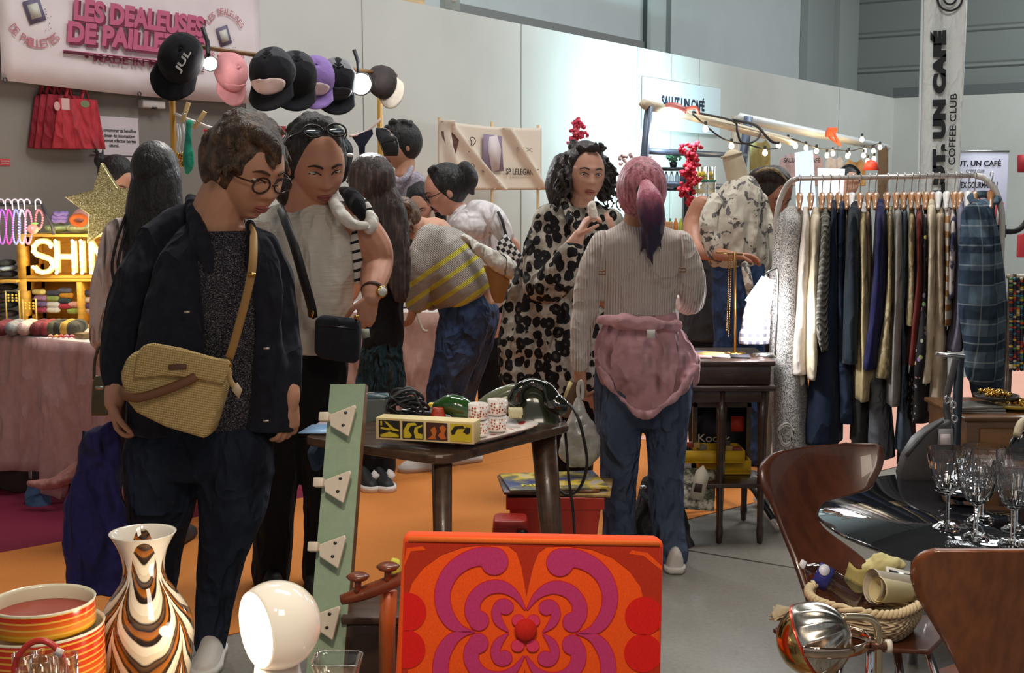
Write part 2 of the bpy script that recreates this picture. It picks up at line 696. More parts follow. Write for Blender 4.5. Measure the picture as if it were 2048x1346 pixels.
	m.base(m.ramp(fr,[(0.0,lin((118,126,124))),(.10,lin((150,158,154))),(.16,lin((122,130,128))),(.2,lin((142,150,147))),(1.0,lin((146,153,150)))])).pr(rough=.6)
	h=m.ramp(fr,[(0.0,(0,0,0)),(.06,(1,1,1)),(.14,(.1,.1,.1)),(.2,(.5,.5,.5)),(1.0,(.5,.5,.5))])
	m.bump(h,.6,.04)
	q=MB()
	c0=Bc+WU*1.4+WN*(-1.0)-bu*.6
	c1=c0+bu*20
	q.quadbox((c0.x,c0.y,0),(c1.x,c1.y,0),(c1.x,c1.y,8),(c0.x,c0.y,8),WU*.1)
	struct(q.build('wall_upper',m.mat,smooth=False))
	q=MB()
	d0=Bc+WU*.9-bu*.3
	d1=d0+bu*18
	q.quadbox((d0.x,d0.y,2.55),(d1.x,d1.y,2.55),(d1.x,d1.y,3.02),(d0.x,d0.y,3.02),WU*.2)
	struct(q.build('trim_girder',plain((110,116,114),.6),smooth=False))
	# ceiling high above
	q=MB()
	q.box((3,12,8.05),(44,40,.1))
	struct(q.build('ceiling',plain((120,122,122),.9),smooth=False))
room()
# ------------------------------------------------------------------ people: tools
def gs(x,s):
	return exp(-(x/s)**2)
def face_shape(X,Z,base_y):
	"""depth of the face surface at lateral X, height Z (metres, head 0.23 m tall, chin at -0.115)"""
	y=base_y
	w=0.010+0.007*gs(Z+0.028,0.012)
	prof=0.0
	if Z<0.022:
		if Z>-0.026:
			prof=0.023*((0.022-Z)/0.048)**1.2
		else:
			prof=0.023*max(0.0,1-(-0.026-Z)/0.013)
	y+=prof*gs(X,w)
	y-=0.011*gs(abs(X)-0.031,0.016)*gs(Z-0.013,0.012)
	y+=0.005*gs(Z-0.034,0.010)*gs(X,0.05)
	y+=0.006*gs(abs(X)-0.036,0.020)*gs(Z+0.022,0.020)
	y+=0.007*gs(X,0.020)*gs(Z+0.057,0.006)+0.007*gs(X,0.018)*gs(Z+0.070,0.007)
	y-=0.004*gs(X,0.022)*gs(Z+0.063,0.0025)
	y+=0.009*gs(X,0.022)*gs(Z+0.099,0.014)
	y-=0.004*gs(X,0.02)*gs(Z+0.083,0.006)
	return y
def jaw(Z):
	t=max(0.0,min(1.0,-Z/0.115))
	return 1-0.34*t**1.7
def face_y(X,Z):
	dz=max(-0.999,min(0.999,Z/0.118))
	dx=X/(0.074*jaw(Z))
	return face_shape(X,Z,0.094*sqrt(max(0.0,1-min(1.0,abs(dx))**2.4*(1-dz*dz)**0.0-abs(dz)**2.6*0.97 if True else 0)))
class Head:
	def __init__(self,px,py,Y,hpx,yaw=0,pitch=0,roll=0,size=None):
		"""(px, py) middle of the head; yaw 0 looks at the camera, 90 towards the picture's right; pitch > 0 looks down"""
		self.c=at(px,py,Y)
		self.s=(hpx*pm(Y) if size is None else size)/0.233
		ya,pi_=radians(yaw),radians(pitch)
		f=Vector((sin(ya)*cos(pi_),-cos(ya)*cos(pi_),-sin(pi_)))
		u0=Vector((sin(ya)*sin(pi_),-cos(ya)*sin(pi_),cos(pi_)))
		x=f.cross(u0).normalized()
		r=radians(roll)
		xr=x*cos(r)+u0*sin(r)
		ur=u0*cos(r)-x*sin(r)
		self.R=Matrix((xr,f,ur)).transposed()
		self.RS=self.R*self.s
	def w(self,x,y,z):
		return self.c+self.RS@Vector((x,y,z))
	def add(self,mb,ears=True,n=72,m=64):
		rings=[]
		for j in range(m+1):
			t=-pi/2+pi*j/m
			t=max(min(t,pi/2-0.03),-pi/2+0.03)
			ring=[]
			for k in range(n):
				a=2*pi*k/n
				dx,dy,dz=cos(t)*cos(a),cos(t)*sin(a),sin(t)
				Z=0.118*dz
				X=0.075*math.copysign(abs(dx)**0.92,dx)*jaw(Z)
				if dy>=0:
					y=face_shape(X,Z,0.094*dy**0.82) if dy>0.12 else 0.094*dy**0.82
				else:
					low=max(0.0,-dz)
					y=0.100*dy*(1-0.5*low)
				ring.append(self.w(X,y,Z))
			rings.append(ring)
		mb.loft(rings)
		if ears:
			for s in (-1,1):
				mb.ell(self.w(s*0.076,-0.008,-0.004),Vector((0.010,0.017,0.031))*self.s,self.R)
		return self
	def features(self,body,lips=(160,85,80),brow=(50,35,28),iris=(45,30,22),closed=0.4,white=(225,215,208)):
		wm,im,lm=plain(white,0.25),plain(iris,0.15),plain((25,18,16),0.6)
		for s in (-1,1):
			e=MB()
			y=face_y(s*0.031,0.012)
			c=self.w(s*0.031,y-0.003,0.011)
			e.ell(c,Vector((0.0145,0.007,0.0068*(1-closed*0.6)))*self.s,self.R)
			e.mat(1).ell(self.w(s*0.031,y+0.0008,0.010-0.002*closed),Vector((0.0062,0.0042,0.0060*(1-closed*0.6)))*self.s,self.R)
			e.mat(2).tube([self.w(s*(0.031+q),face_y(s*(0.031+q),0.014)+0.003,0.0175-0.006*closed-abs(q/0.016)**2*0.006) for q in (-0.016,-0.008,0,0.008,0.017)],
0.0016*self.s,6,3)
			e.build('eye',[wm,im,lm],body)
			b=MB()
			pts=[self.w(s*X,face_y(s*X,Z)+0.0012,Z) for X,Z in ((0.013,0.030),(0.024,0.035),(0.036,0.036),(0.050,0.029))]
			b.tube(pts,[0.0026*self.s,0.0034*self.s,0.003*self.s,0.0012*self.s],8,4)
			b.build('eyebrow',plain(brow,0.8),body)
		l=MB()
		for zc,hh in ((-0.0585,0.0045),(-0.0685,0.0055)):
			pts=[self.w(X,face_y(X,zc)+0.0008,zc+(0.001 if zc>-0.06 else 0)-abs(X)*0.12*(1 if zc>-0.06 else -1)) for X in (-0.022,-0.012,0,0.012,0.022)]
			l.tube(pts,[0.001*self.s,hh*0.8*self.s,hh*self.s,hh*0.8*self.s,0.001*self.s],8,4)
		l.build('lips',plain(lips,0.4),body)
		return self
	def glasses(self,parent,m,lens=None):
		g=MB()
		for s in (-1,1):
			cx=s*0.033
			pts=[self.w(cx+0.026*cos(a),max(face_y(cx,0.0)+0.014,0.098),0.004+0.020*sin(a)) for a in [2*pi*k/20 for k in range(20)]]
			g.tube(pts,0.0026*self.s,8,1,True)
			g.tube([self.w(s*0.058,0.097,0.012),self.w(s*0.078,0.06,0.010),self.w(s*0.081,-0.01,0.008)],0.0024*self.s,6,3)
		g.tube([self.w(-0.008,0.108,0.008),self.w(0,0.112,0.011),self.w(0.008,0.108,0.008)],0.0025*self.s,6,3)
		o=g.build('eyeglasses',m,parent)
		return o
	def cap_hair(self,mb,grow=1.0,back=0.018,up=0.020):
		mb.ell(self.w(0,-back,up),Vector((0.086,0.103,0.110))*self.s*grow,self.R,32,20)
		return mb
def px_limb(mb,pts,n=14,sub=5):
	"""pts: (px, py, Y, radius in photo pixels)"""
	return mb.limb([(*at(a,b,Y),r*pm(Y)) for a,b,Y,r in pts],n,sub)
def hand(mb,wrist,fwd,nrm,thumb,size=0.18,curl=0.35,spread=0.12,wr=0.026,tcurl=0.5):
	"""wrist point, direction of the fingers, direction the palm faces, +-1 side of the thumb"""
	wrist=Vector(wrist)
	f=Vector(fwd).normalized()
	nr=Vector(nrm)
	nr=(nr-f*nr.dot(f)).normalized()
	sd=f.cross(nr).normalized()*thumb
	k=size/0.18
	pl=0.092*k
	rings=[]
	for t,hw,ht in ((0,0.030,0.020),(0.25,0.036,0.018),(0.6,0.042,0.016),(0.9,0.042,0.014),(1.0,0.038,0.010)):
		c=wrist+f*(pl*t)
		rings.append([c+sd*(hw*k*cos(a))+nr*(ht*k*sin(a)) for a in [2*pi*i/16 for i in range(16)]])
	mb.loft(rings)
	for i,(off,ln,r) in enumerate(((0.031,0.070,0.0088),(0.0105,0.079,0.0090),(-0.0105,0.074,0.0086),(-0.031,0.058,0.0078))):
		base=wrist+f*(pl*(0.95-0.03*abs(i-1)))+sd*(off*k)
		d=(f+sd*(spread*(1.2-i)/1.5)).normalized()
		pts=[(*(base-d*0.02*k),r*k)]
		p=base
		ang=0.0
		for seg,(fr,bend) in enumerate(((0.45,55),(0.31,70),(0.24,45))):
			ang+=radians(bend)*(curl+0.06*i) if seg else radians(bend)*curl
			dd=d*cos(ang)+nr*sin(ang)
			pts.append((*p,r*k))
			p=p+dd*(ln*k*fr)
		pts.append((*p,r*k*0.82))
		mb.limb(pts,10,3)
	b=wrist+f*(pl*0.22)+sd*(0.026*k)
	d1=(f*0.72+sd*0.62+nr*0.30).normalized()
	d2=(f*0.85+sd*(0.35-0.5*tcurl)+nr*(0.25+0.5*tcurl)).normalized()
	p1=b+d1*0.042*k
	p2=p1+d2*0.030*k
	p3=p2+(d2+nr*0.2*tcurl).normalized()*0.024*k
	mb.limb([(*(b-d1*0.015*k),0.012*k),(*b,0.0125*k),(*p1,0.0105*k),(*p2,0.0098*k),(*p3,0.008*k)],10,3)
	return mb
def shoe(mb,heel,toe,h=0.09,w=0.045):
	"""upper as one closed form from heel to toe (world points at floor level)"""
	heel,toe=Vector(heel),Vector(toe)
	d=(toe-heel)
	L=d.length
	d.normalize()
	s=Vector((-d.y,d.x,0))
	rings=[]
	for t,hw,hh in ((0.0,0.55,0.75),(0.08,0.80,1.0),(0.30,0.85,1.0),(0.5,0.92,0.78),(0.72,1.0,0.58),(0.9,0.85,0.46),(1.0,0.4,0.28)):
		c=heel+d*(L*t)
		rings.append([c+s*(hw*w*cos(a))+Vector((0,0,0.012+hh*h*max(0.0,sin(a))*1.0-(0.006 if sin(a)<0 else 0))) for a in [2*pi*i/16 for i in range(16)]])
	mb.loft(rings)
	return mb
def sole(mb,heel,toe,w=0.048,th=0.022):
	heel,toe=Vector(heel),Vector(toe)
	d=toe-heel
	L=d.length
	d.normalize()
	s=Vector((-d.y,d.x,0))
	pts=[]
	for t,hw in ((-0.02,0.5),(0.1,0.85),(0.35,0.85),(0.7,1.05),(0.92,0.85),(1.03,0.35)):
		pts.append((t,hw))
	poly=[heel+d*(L*t)+s*(w*hw) for t,hw in pts]+[heel+d*(L*t)-s*(w*hw) for t,hw in reversed(pts)]
	mb.prism([p+Vector((0,0,0.001)) for p in poly],(0,0,th))
	return mb
def skin(c,name='skin'):
	key=('skin',c)
	if key in _mc:
		return _mc[key]
	m=Mat(name)
	l=lin(c)
	nz=m.noise(m.co(),14.0,3.0)
	m.base(m.ramp(nz,[(0.3,(l[0]*0.88,l[1]*0.82,l[2]*0.80)),(0.7,l)]))
	m.pr(rough=0.5,spec=0.35)
	m.set(m.b,'Subsurface Weight',0.08)
	m.set(m.b,'Subsurface Radius',(0.02,0.008,0.005))
	_mc[key]=m.mat
	return m.mat
def hair_mat(c,c2=None,scale=(70,70,6),rough=0.42):
	key=('hair',c,c2,scale)
	if key in _mc:
		return _mc[key]
	m=Mat('hair')
	l=lin(c)
	l2=lin(c2) if c2 else tuple(x*2.0 for x in l)
	nz=m.noise(m.co(scale),1.0,4.0,0.65)
	m.base(m.ramp(nz,[(0.35,tuple(x*0.5 for x in l)),(0.5,l),(0.72,l2)]))
	m.pr(rough=rough,spec=0.45)
	m.bump(nz,0.7,0.02)
	_mc[key]=m.mat
	return m.mat
def curls(mb,H,spots,r=0.011,turns=3,length=0.1,amp=0.016):
	"""ringlets hanging from head-local spots"""
	for i,(x,y,z,L) in enumerate(spots):
		p0=H.w(x,y,z)
		pts=[]
		ph=rnd.random()*6.3
		st=14
		for k in range(st+1):
			t=k/st
			a=ph+t*turns*2*pi*(0.8+0.4*rnd.random()*0)
			out=Vector((x,y,0))
			out=(H.R@out)
			out.z=0
			if out.length>1e-4:
				out.normalize()
			pts.append((*(p0+out*(0.02*sin(t*2.2))+Vector((amp*cos(a),amp*sin(a),-L*t))),r*(1-0.45*t)))
		mb.limb([p for p in pts],6,1)
	return mb
DENIM=(52,72,108)
def denim(c,fade=(110,135,175),key=0):
	k=('denim',c,fade)
	if k in _mc:
		return _mc[k]
	m=Mat('denim')
	nz=m.noise(m.co((1,1,0.5)),4.5,3.0)
	fine=m.noise(m.co((300,300,120)),1.0,1.0)
	b=m.ramp(nz,[(0.4,lin(c)),(0.75,lin(fade))])
	m.base(m.mix(m.math('MULTIPLY',fine,0.5),b,tuple(x*0.45 for x in lin(c))))
	m.pr(rough=0.85,spec=0.2)
	creases(m,0.6,8.0,0.6,0.04)
	_mc[k]=m.mat
	return m.mat
	# ------------------------------------------------------------------ person: navy jacket, straw bag
def person_navy():
	Y=3.78
	root=thing('person',(at(440,1300,Y).x,Y,0),'short-haired woman with glasses in an open navy jacket and dark jeans','person')
	sk=skin((214,160,130))
	H=Head(496,342,Y,184,yaw=50,pitch=24,roll=0)
	b=MB()
	H.add(b)
	px_limb(b,[(458,378,Y+.02,50),(438,420,Y+.03,52),(430,472,Y+.04,58)])
	b.hull([(455,385,500,Y+.03),(485,370,505,Y+.03),(600,310,520,Y),(800,300,510,Y),(880,290,500,Y)],0.5)
	# legs inside the jeans
	px_limb(b,[(328,890,Y,44),(315,1060,Y+.08,30),(300,1280,Y+.15,20)])
	px_limb(b,[(460,890,Y,44),(448,1060,Y,30),(422,1285,Y,20)])
	# arms
	px_limb(b,[(306,540,Y,24),(252,680,Y-.03,22),(235,770,Y-.08,24),(228,806,Y-.09,19)])
	px_limb(b,[(535,540,Y+.02,20),(566,680,Y-.0,18),(580,780,Y-.06,20),(580,808,Y-.06,17)])
	hand(b,at(228,800,Y-.09),(0.10,0.05,-1),(1,0.2,0),1,0.175,0.75,0.05)
	hand(b,at(580,802,Y-.06),(-0.05,0.0,-1),(-0.75,0.65,0),-1,0.17,0.45,0.08)
	body=b.build('body',sk,root,vox=0.0045,sm=2)
	H.features(body,lips=(165,90,82),brow=(85,60,45),closed=0.75)
	H.glasses(root,plain((62,38,30),0.25))
	e=MB()
	e.ell(H.w(-0.079,-0.002,-0.036),0.006)
	e.build('earring',plain((235,215,180),0.15,0.6),root)
	h=MB()
	H.cap_hair(h,1.07,0.026,0.026)
	px_limb(h,[(418,300,Y,22),(425,345,Y,26),(440,378,Y,20)])
	px_limb(h,[(440,282,Y-.05,22),(500,268,Y-.08,26),(545,292,Y-.09,18),(556,322,Y-.09,8)])
	px_limb(h,[(455,300,Y-.08,18),(470,325,Y-.10,16),(480,345,Y-.10,7)])
	for i in range(46):
		a,t=rnd.uniform(0,2*pi),rnd.uniform(-0.1,1.2)
		d=Vector((0.088*cos(t)*cos(a),-0.026+0.106*cos(t)*sin(a),0.026+0.112*sin(t)))
		if d.y>0.04 and d.z<0.07:
			continue
		p=H.w(*d)
		g=Vector((rnd.uniform(-1,1),rnd.uniform(-1,1),rnd.uniform(-1.2,-.2))).normalized()
		h.limb([(*p,0.016),(*(p+g*0.03),0.013),(*(p+g*0.05+Vector((0.01,0,-0.008))),0.006)],8,2)
	h.build('hair',hair_mat((72,52,38),(128,98,72),(38,38,24)),root,vox=0.005,sm=3)
	# tweed top
	t=MB()
	t.hull([(462,400,500,Y-.02),(500,385,505,Y-.05),(600,395,520,Y-.06),(700,400,520,Y-.06),(790,400,530,Y-.04),(860,330,530,Y)],0.75)
	m=Mat('tweed')
	nz=m.noise(m.co((260,260,420)),1.0,2.0,0.7)
	m.base(m.ramp(nz,[(0.42,lin((34,33,40))),(0.55,lin((58,56,64))),(0.64,lin((150,146,152)))]))
	m.pr(rough=0.95,spec=0.1)
	m.bump(nz,0.4,0.004)
	t.build('tweed_top',m.mat,root,vox=0.007,sm=4)
	# jacket: back and sides, two front panels, sleeves, collar
	j=MB()
	j.hull([(448,378,470,Y+.06,.5),(470,325,505,Y+.06,.5),(500,285,520,Y+.06,.5),(600,265,540,Y+.05,.5),(700,258,548,Y+.05,.5),(800,252,575,Y+.05,.5),(872,250,585,Y+.05,.5)],0.5)
	jl=MB()
	for rows in ([(442,376,412,Y+.02),(472,348,425,Y-.03),(520,312,420,Y-.06),(620,284,412,Y-.09),(720,268,410,Y-.10),(800,255,405,Y-.09),(868,252,400,Y-.06)],
[(462,490,520,Y-.02),(490,488,548,Y-.05),(560,500,566,Y-.08),(660,512,566,Y-.09),(760,500,580,Y-.08),(862,478,588,Y-.05)]):
		j.hull(rows,0.62)
	px_limb(j,[(392,420,Y+.08,22),(350,450,Y+.06,34),(308,486,Y+.04,40)])
	px_limb(j,[(505,468,Y+.05,18),(530,490,Y+.04,30)])
	px_limb(j,[(306,500,Y+.03,40),(272,570,Y,46),(247,650,Y-.03,42),(236,735,Y-.06,35),(236,765,Y-.07,31)])
	px_limb(j,[(528,496,Y+.02,34),(550,560,Y+.02,37),(566,660,Y,34),(578,745,Y-.04,28),(582,785,Y-.05,22)])
	px_limb(j,[(380,396,Y+.05,10),(390,440,Y-.03,18),(412,500,Y-.10,17),(420,540,Y-.12,12)])
	px_limb(j,[(500,450,Y-.02,10),(504,490,Y-.08,14),(504,530,Y-.10,12)])
	px_limb(j,[(384,398,Y+.06,10),(430,415,Y+.15,14),(480,440,Y+.10,12)])
	j.build('jacket',cloth((36,38,48),0.2,0.3,0.95,0.35),root,vox=0.007,sm=4,wr=(0.016,0.10))
	for px,py,yy in ((374,624,Y-.19),(533,697,Y-.17),(532,842,Y-.17)):
		s=MB()
		s.box(at(px,py,yy),(0.016,0.006,0.006))
		s.build('snap_button',plain((210,200,185),0.3,0.6),root)
	tr=MB()
	tr.hull([(850,262,545,Y,.55),(900,248,548,Y,.55),(950,246,552,Y,.5)],0.55)
	px_limb(tr,[(325,900,Y-.02,74),(322,990,Y+.02,72),(312,1080,Y+.08,58),(305,1180,Y+.12,48),(300,1275,Y+.15,46)])
	px_limb(tr,[(468,900,Y-.02,80),(466,1000,Y-.02,72),(446,1100,Y-.01,52),(430,1200,Y,40),(420,1286,Y,34)])
	tr.build('jeans',denim((32,38,52),(60,72,94)),root,vox=0.009,sm=4,wr=(0.012,0.09))
	g=at(420,1280,Y)
	for i,(x,y0,dx) in enumerate(((g.x,Y+.06,-0.02),(at(300,1280,Y).x,Y+.20,-0.06))):
		q=MB()
		shoe(q,(x+.005,y0,0),(x+.04+dx,y0-.25,0),0.085,0.043)
		o=q.build('shoe',plain((225,218,210),0.6),root,vox=0.005,sm=2)
		q=MB()
		sole(q,(x+.005,y0,0),(x+.04+dx,y0-.25,0))
		q.build('sole',plain((236,232,226),0.6),o)
	return root
	# ------------------------------------------------------------------ person: white blouse, black shoulder bag
def person_blouse():
	Y=4.5
	root=thing('person',(at(590,1150,Y).x,Y,0),'dark-haired woman in a white blouse with sunglasses pushed up on her head, looking down','person')
	sk=skin((206,150,124))
	H=Head(634,330,Y,158,yaw=27,pitch=24,roll=-4)
	b=MB()
	H.add(b)
	px_limb(b,[(615,375,Y+.02,40),(608,415,Y+.04,44),(608,450,Y+.04,60)])
	b.hull([(430,590,650,Y+.03),(460,570,680,Y+.03),(600,560,680,Y),(720,530,690,Y),(800,520,680,Y)],0.55)
	px_limb(b,[(562,800,Y,34),(553,960,Y,26),(545,1120,Y,18)])
	px_limb(b,[(645,800,Y,34),(646,960,Y,26),(638,1120,Y,18)])
	px_limb(b,[(712,440,Y,34),(744,492,Y+.02,38),(752,530,Y+.02,34),(746,572,Y-.10,25),(742,596,Y-.14,18)])
	px_limb(b,[(552,470,Y+.02,24),(532,580,Y+.06,20),(528,690,Y+.06,16),(530,730,Y+.05,12)])
	hand(b,at(530,728,Y+.05),(0,-.1,-1),(1,.2,0),1,.165,.5)
	hand(b,at(742,594,Y-.14),(-0.25,-0.05,-1),(-0.6,0.75,0),-1,0.175,0.65,0.08)
	body=b.build('body',sk,root,vox=0.0045,sm=2)
	H.features(body,lips=(150,78,74),brow=(48,32,26),closed=0.6)
	h=MB()
	H.cap_hair(h,1.05,0.030,0.026)
	px_limb(h,[(586,290,Y+.05,26),(572,330,Y+.05,34),(575,375,Y+.03,32),(588,412,Y+.02,20)])
	px_limb(h,[(604,272,Y-.08,12),(592,300,Y-.07,12),(588,335,Y-.03,11),(590,368,Y,9)])
	px_limb(h,[(668,268,Y-.06,10),(682,296,Y-.02,9),(687,330,Y+.02,7)])
	px_limb(h,[(600,262,Y-.04,18),(640,250,Y-.06,18),(676,268,Y-.03,14)])
	for i in range(30):
		a,t=rnd.uniform(0,2*pi),rnd.uniform(0.0,1.2)
		d=Vector((0.087*cos(t)*cos(a),-0.03+0.105*cos(t)*sin(a),0.026+0.112*sin(t)))
		if d.y>0.03 and d.z<0.07:
			continue
		p=H.w(*d)
		g=Vector((rnd.uniform(-1,.4),rnd.uniform(-.2,1),rnd.uniform(-1,-.1))).normalized()
		h.limb([(*p,0.014),(*(p+g*0.035),0.011),(*(p+g*0.06),0.005)],8,2)
	h.build('hair',hair_mat((34,29,30),(70,60,58),(50,50,12)),root,vox=0.006,sm=3)
	g=MB()
	for s in (-1,1):
		c0=s*0.034
		g.tube([H.w(c0+0.028*cos(a),0.055+0.018*sin(a),0.128-0.012*sin(a)) for a in [2*pi*k/18 for k in range(18)]],0.0035,8,1,True)
		g.mat(1).ell(H.w(c0,0.055,0.127),Vector((0.027,0.019,0.003)),H.R)
		g.mat(0).tube([H.w(s*0.062,0.05,0.125),H.w(s*0.085,0.0,0.09),H.w(s*0.086,-0.04,0.05)],0.0028,6,3)
	g.build('sunglasses',[plain((30,28,30),0.2),plain((70,80,85),0.05,0.3)],root)
	t=MB()
	t.hull([(408,588,660,Y+.01,.6),(425,560,690,Y+.02,.6),(448,528,708,Y+.02,.6),(500,516,712,Y,.6),(570,520,708,Y-.02,.65),(640,524,704,Y-.02,.65),(690,518,700,Y-.01,.65),(704,516,700,Y,.65)],0.6)
	px_limb(t,[(598,418,Y+.04,18),(565,436,Y+.03,30),(540,462,Y+.03,38),(526,520,Y+.05,40),(522,580,Y+.06,34)])
	px_limb(t,[(660,416,Y+.03,18),(700,432,Y+.02,28),(722,448,Y+.01,36)])
	m=Mat('crepe')
	nz=m.noise(m.co((14,14,90)),1.0,3.0)
	m.base(lin((226,220,208))).pr(rough=0.85,spec=0.2)
	m.bump(nz,0.35,0.02)
	creases(m,0.6,6.0,0.45,0.04)
	t.build('blouse',m.mat,root,vox=0.007,sm=4,wr=(0.012,0.09))
	c=MB()
	px_limb(c,[(664,382,Y+.06,10),(668,404,Y-.04,12),(684,430,Y-.11,13),(704,448,Y-.13,12),(730,452,Y-.12,9)])
	px_limb(c,[(738,432,Y-.06,12),(742,450,Y-.07,15),(738,458,Y-.08,12)])
	c.build('rolled_sweater',cloth((232,228,220)),root,vox=0.006,sm=3,wr=(0.012,0.05))
	c=MB()
	px_limb(c,[(684,380,Y+.04,8),(702,392,Y-.01,17),(716,412,Y-.05,18),(724,432,Y-.07,10)])
	c.build('vest_shoulder',cloth((26,26,30)),root,vox=0.006,sm=3)
	m=Mat('stripes')
	cz=m.n('ShaderNodeSeparateXYZ',{0:m.co((1,1,1),(0,0.25,0))}).outputs[2]
	w=m.math('SINE',m.math('MULTIPLY',cz,190.0))
	m.base(m.ramp(w,[(0.5,lin((228,224,218))),(0.56,lin((28,28,32)))],'CONSTANT')).pr(rough=0.9)
	c=MB()
	px_limb(c,[(716,430,Y-.05,10),(712,480,Y-.03,12),(714,530,Y-.02,12),(716,560,Y-.02,10)])
	px_limb(c,[(722,400,Y-.03,8),(735,415,Y-.05,9),(742,432,Y-.04,7)])
	c.build('striped_shirt',m.mat,root,vox=0.006,sm=2)
	tr=MB()
	tr.hull([(690,520,700,Y,.6),(780,512,692,Y,.6),(850,515,690,Y,.55)],0.6)
	px_limb(tr,[(560,850,Y,52),(552,980,Y,42),(546,1080,Y,40),(542,1148,Y,40)])
	px_limb(tr,[(648,850,Y,52),(646,980,Y,42),(642,1080,Y,36),(636,1150,Y,34)])
	tr.build('trousers',cloth((27,26,29),0.15,0.2,0.9,0.3),root,vox=0.009,sm=4,wr=(0.012,0.09))
	for px,dy in ((545,0.0),(625,0.05)):
		x=at(px,1150,Y).x
		q=MB()
		shoe(q,(x,Y+.05+dy,0),(x+.03,Y-.2+dy,0),0.08,0.042)
		q.build('shoe',plain((30,28,30),0.6),root,vox=0.006,sm=2)
	wt=MB()
	wc=at(746,582,Y-.12)
	d=(at(742,598,Y-.14)-at(752,545,Y-.02)).normalized()
	a,bb=frame_of(d)
	wt.tube([wc+a*(0.034*cos(q))+bb*(0.034*sin(q)) for q in [2*pi*k/20 for k in range(20)]],0.010,8,1,True)
	fc=at(764,583,Y-.15)
	dirn=Vector((0.55,-0.83,0)).normalized()
	Rf=dirn.to_track_quat('Z','Y').to_matrix()
	wt.mat(1).lathe([(0.0,-.006),(0.020,-.006),(0.021,.002),(0.019,.005),(0.0,.005)],20,fc,Rf,False)
	wt.mat(2).lathe([(0.0,.0),(0.016,.0),(0.016,.0065),(0.0,.0065)],20,fc,Rf,False)
	wt.build('wristwatch',[plain((70,40,30),0.6),GOLD,plain((235,230,220),0.2)],root)
	return root
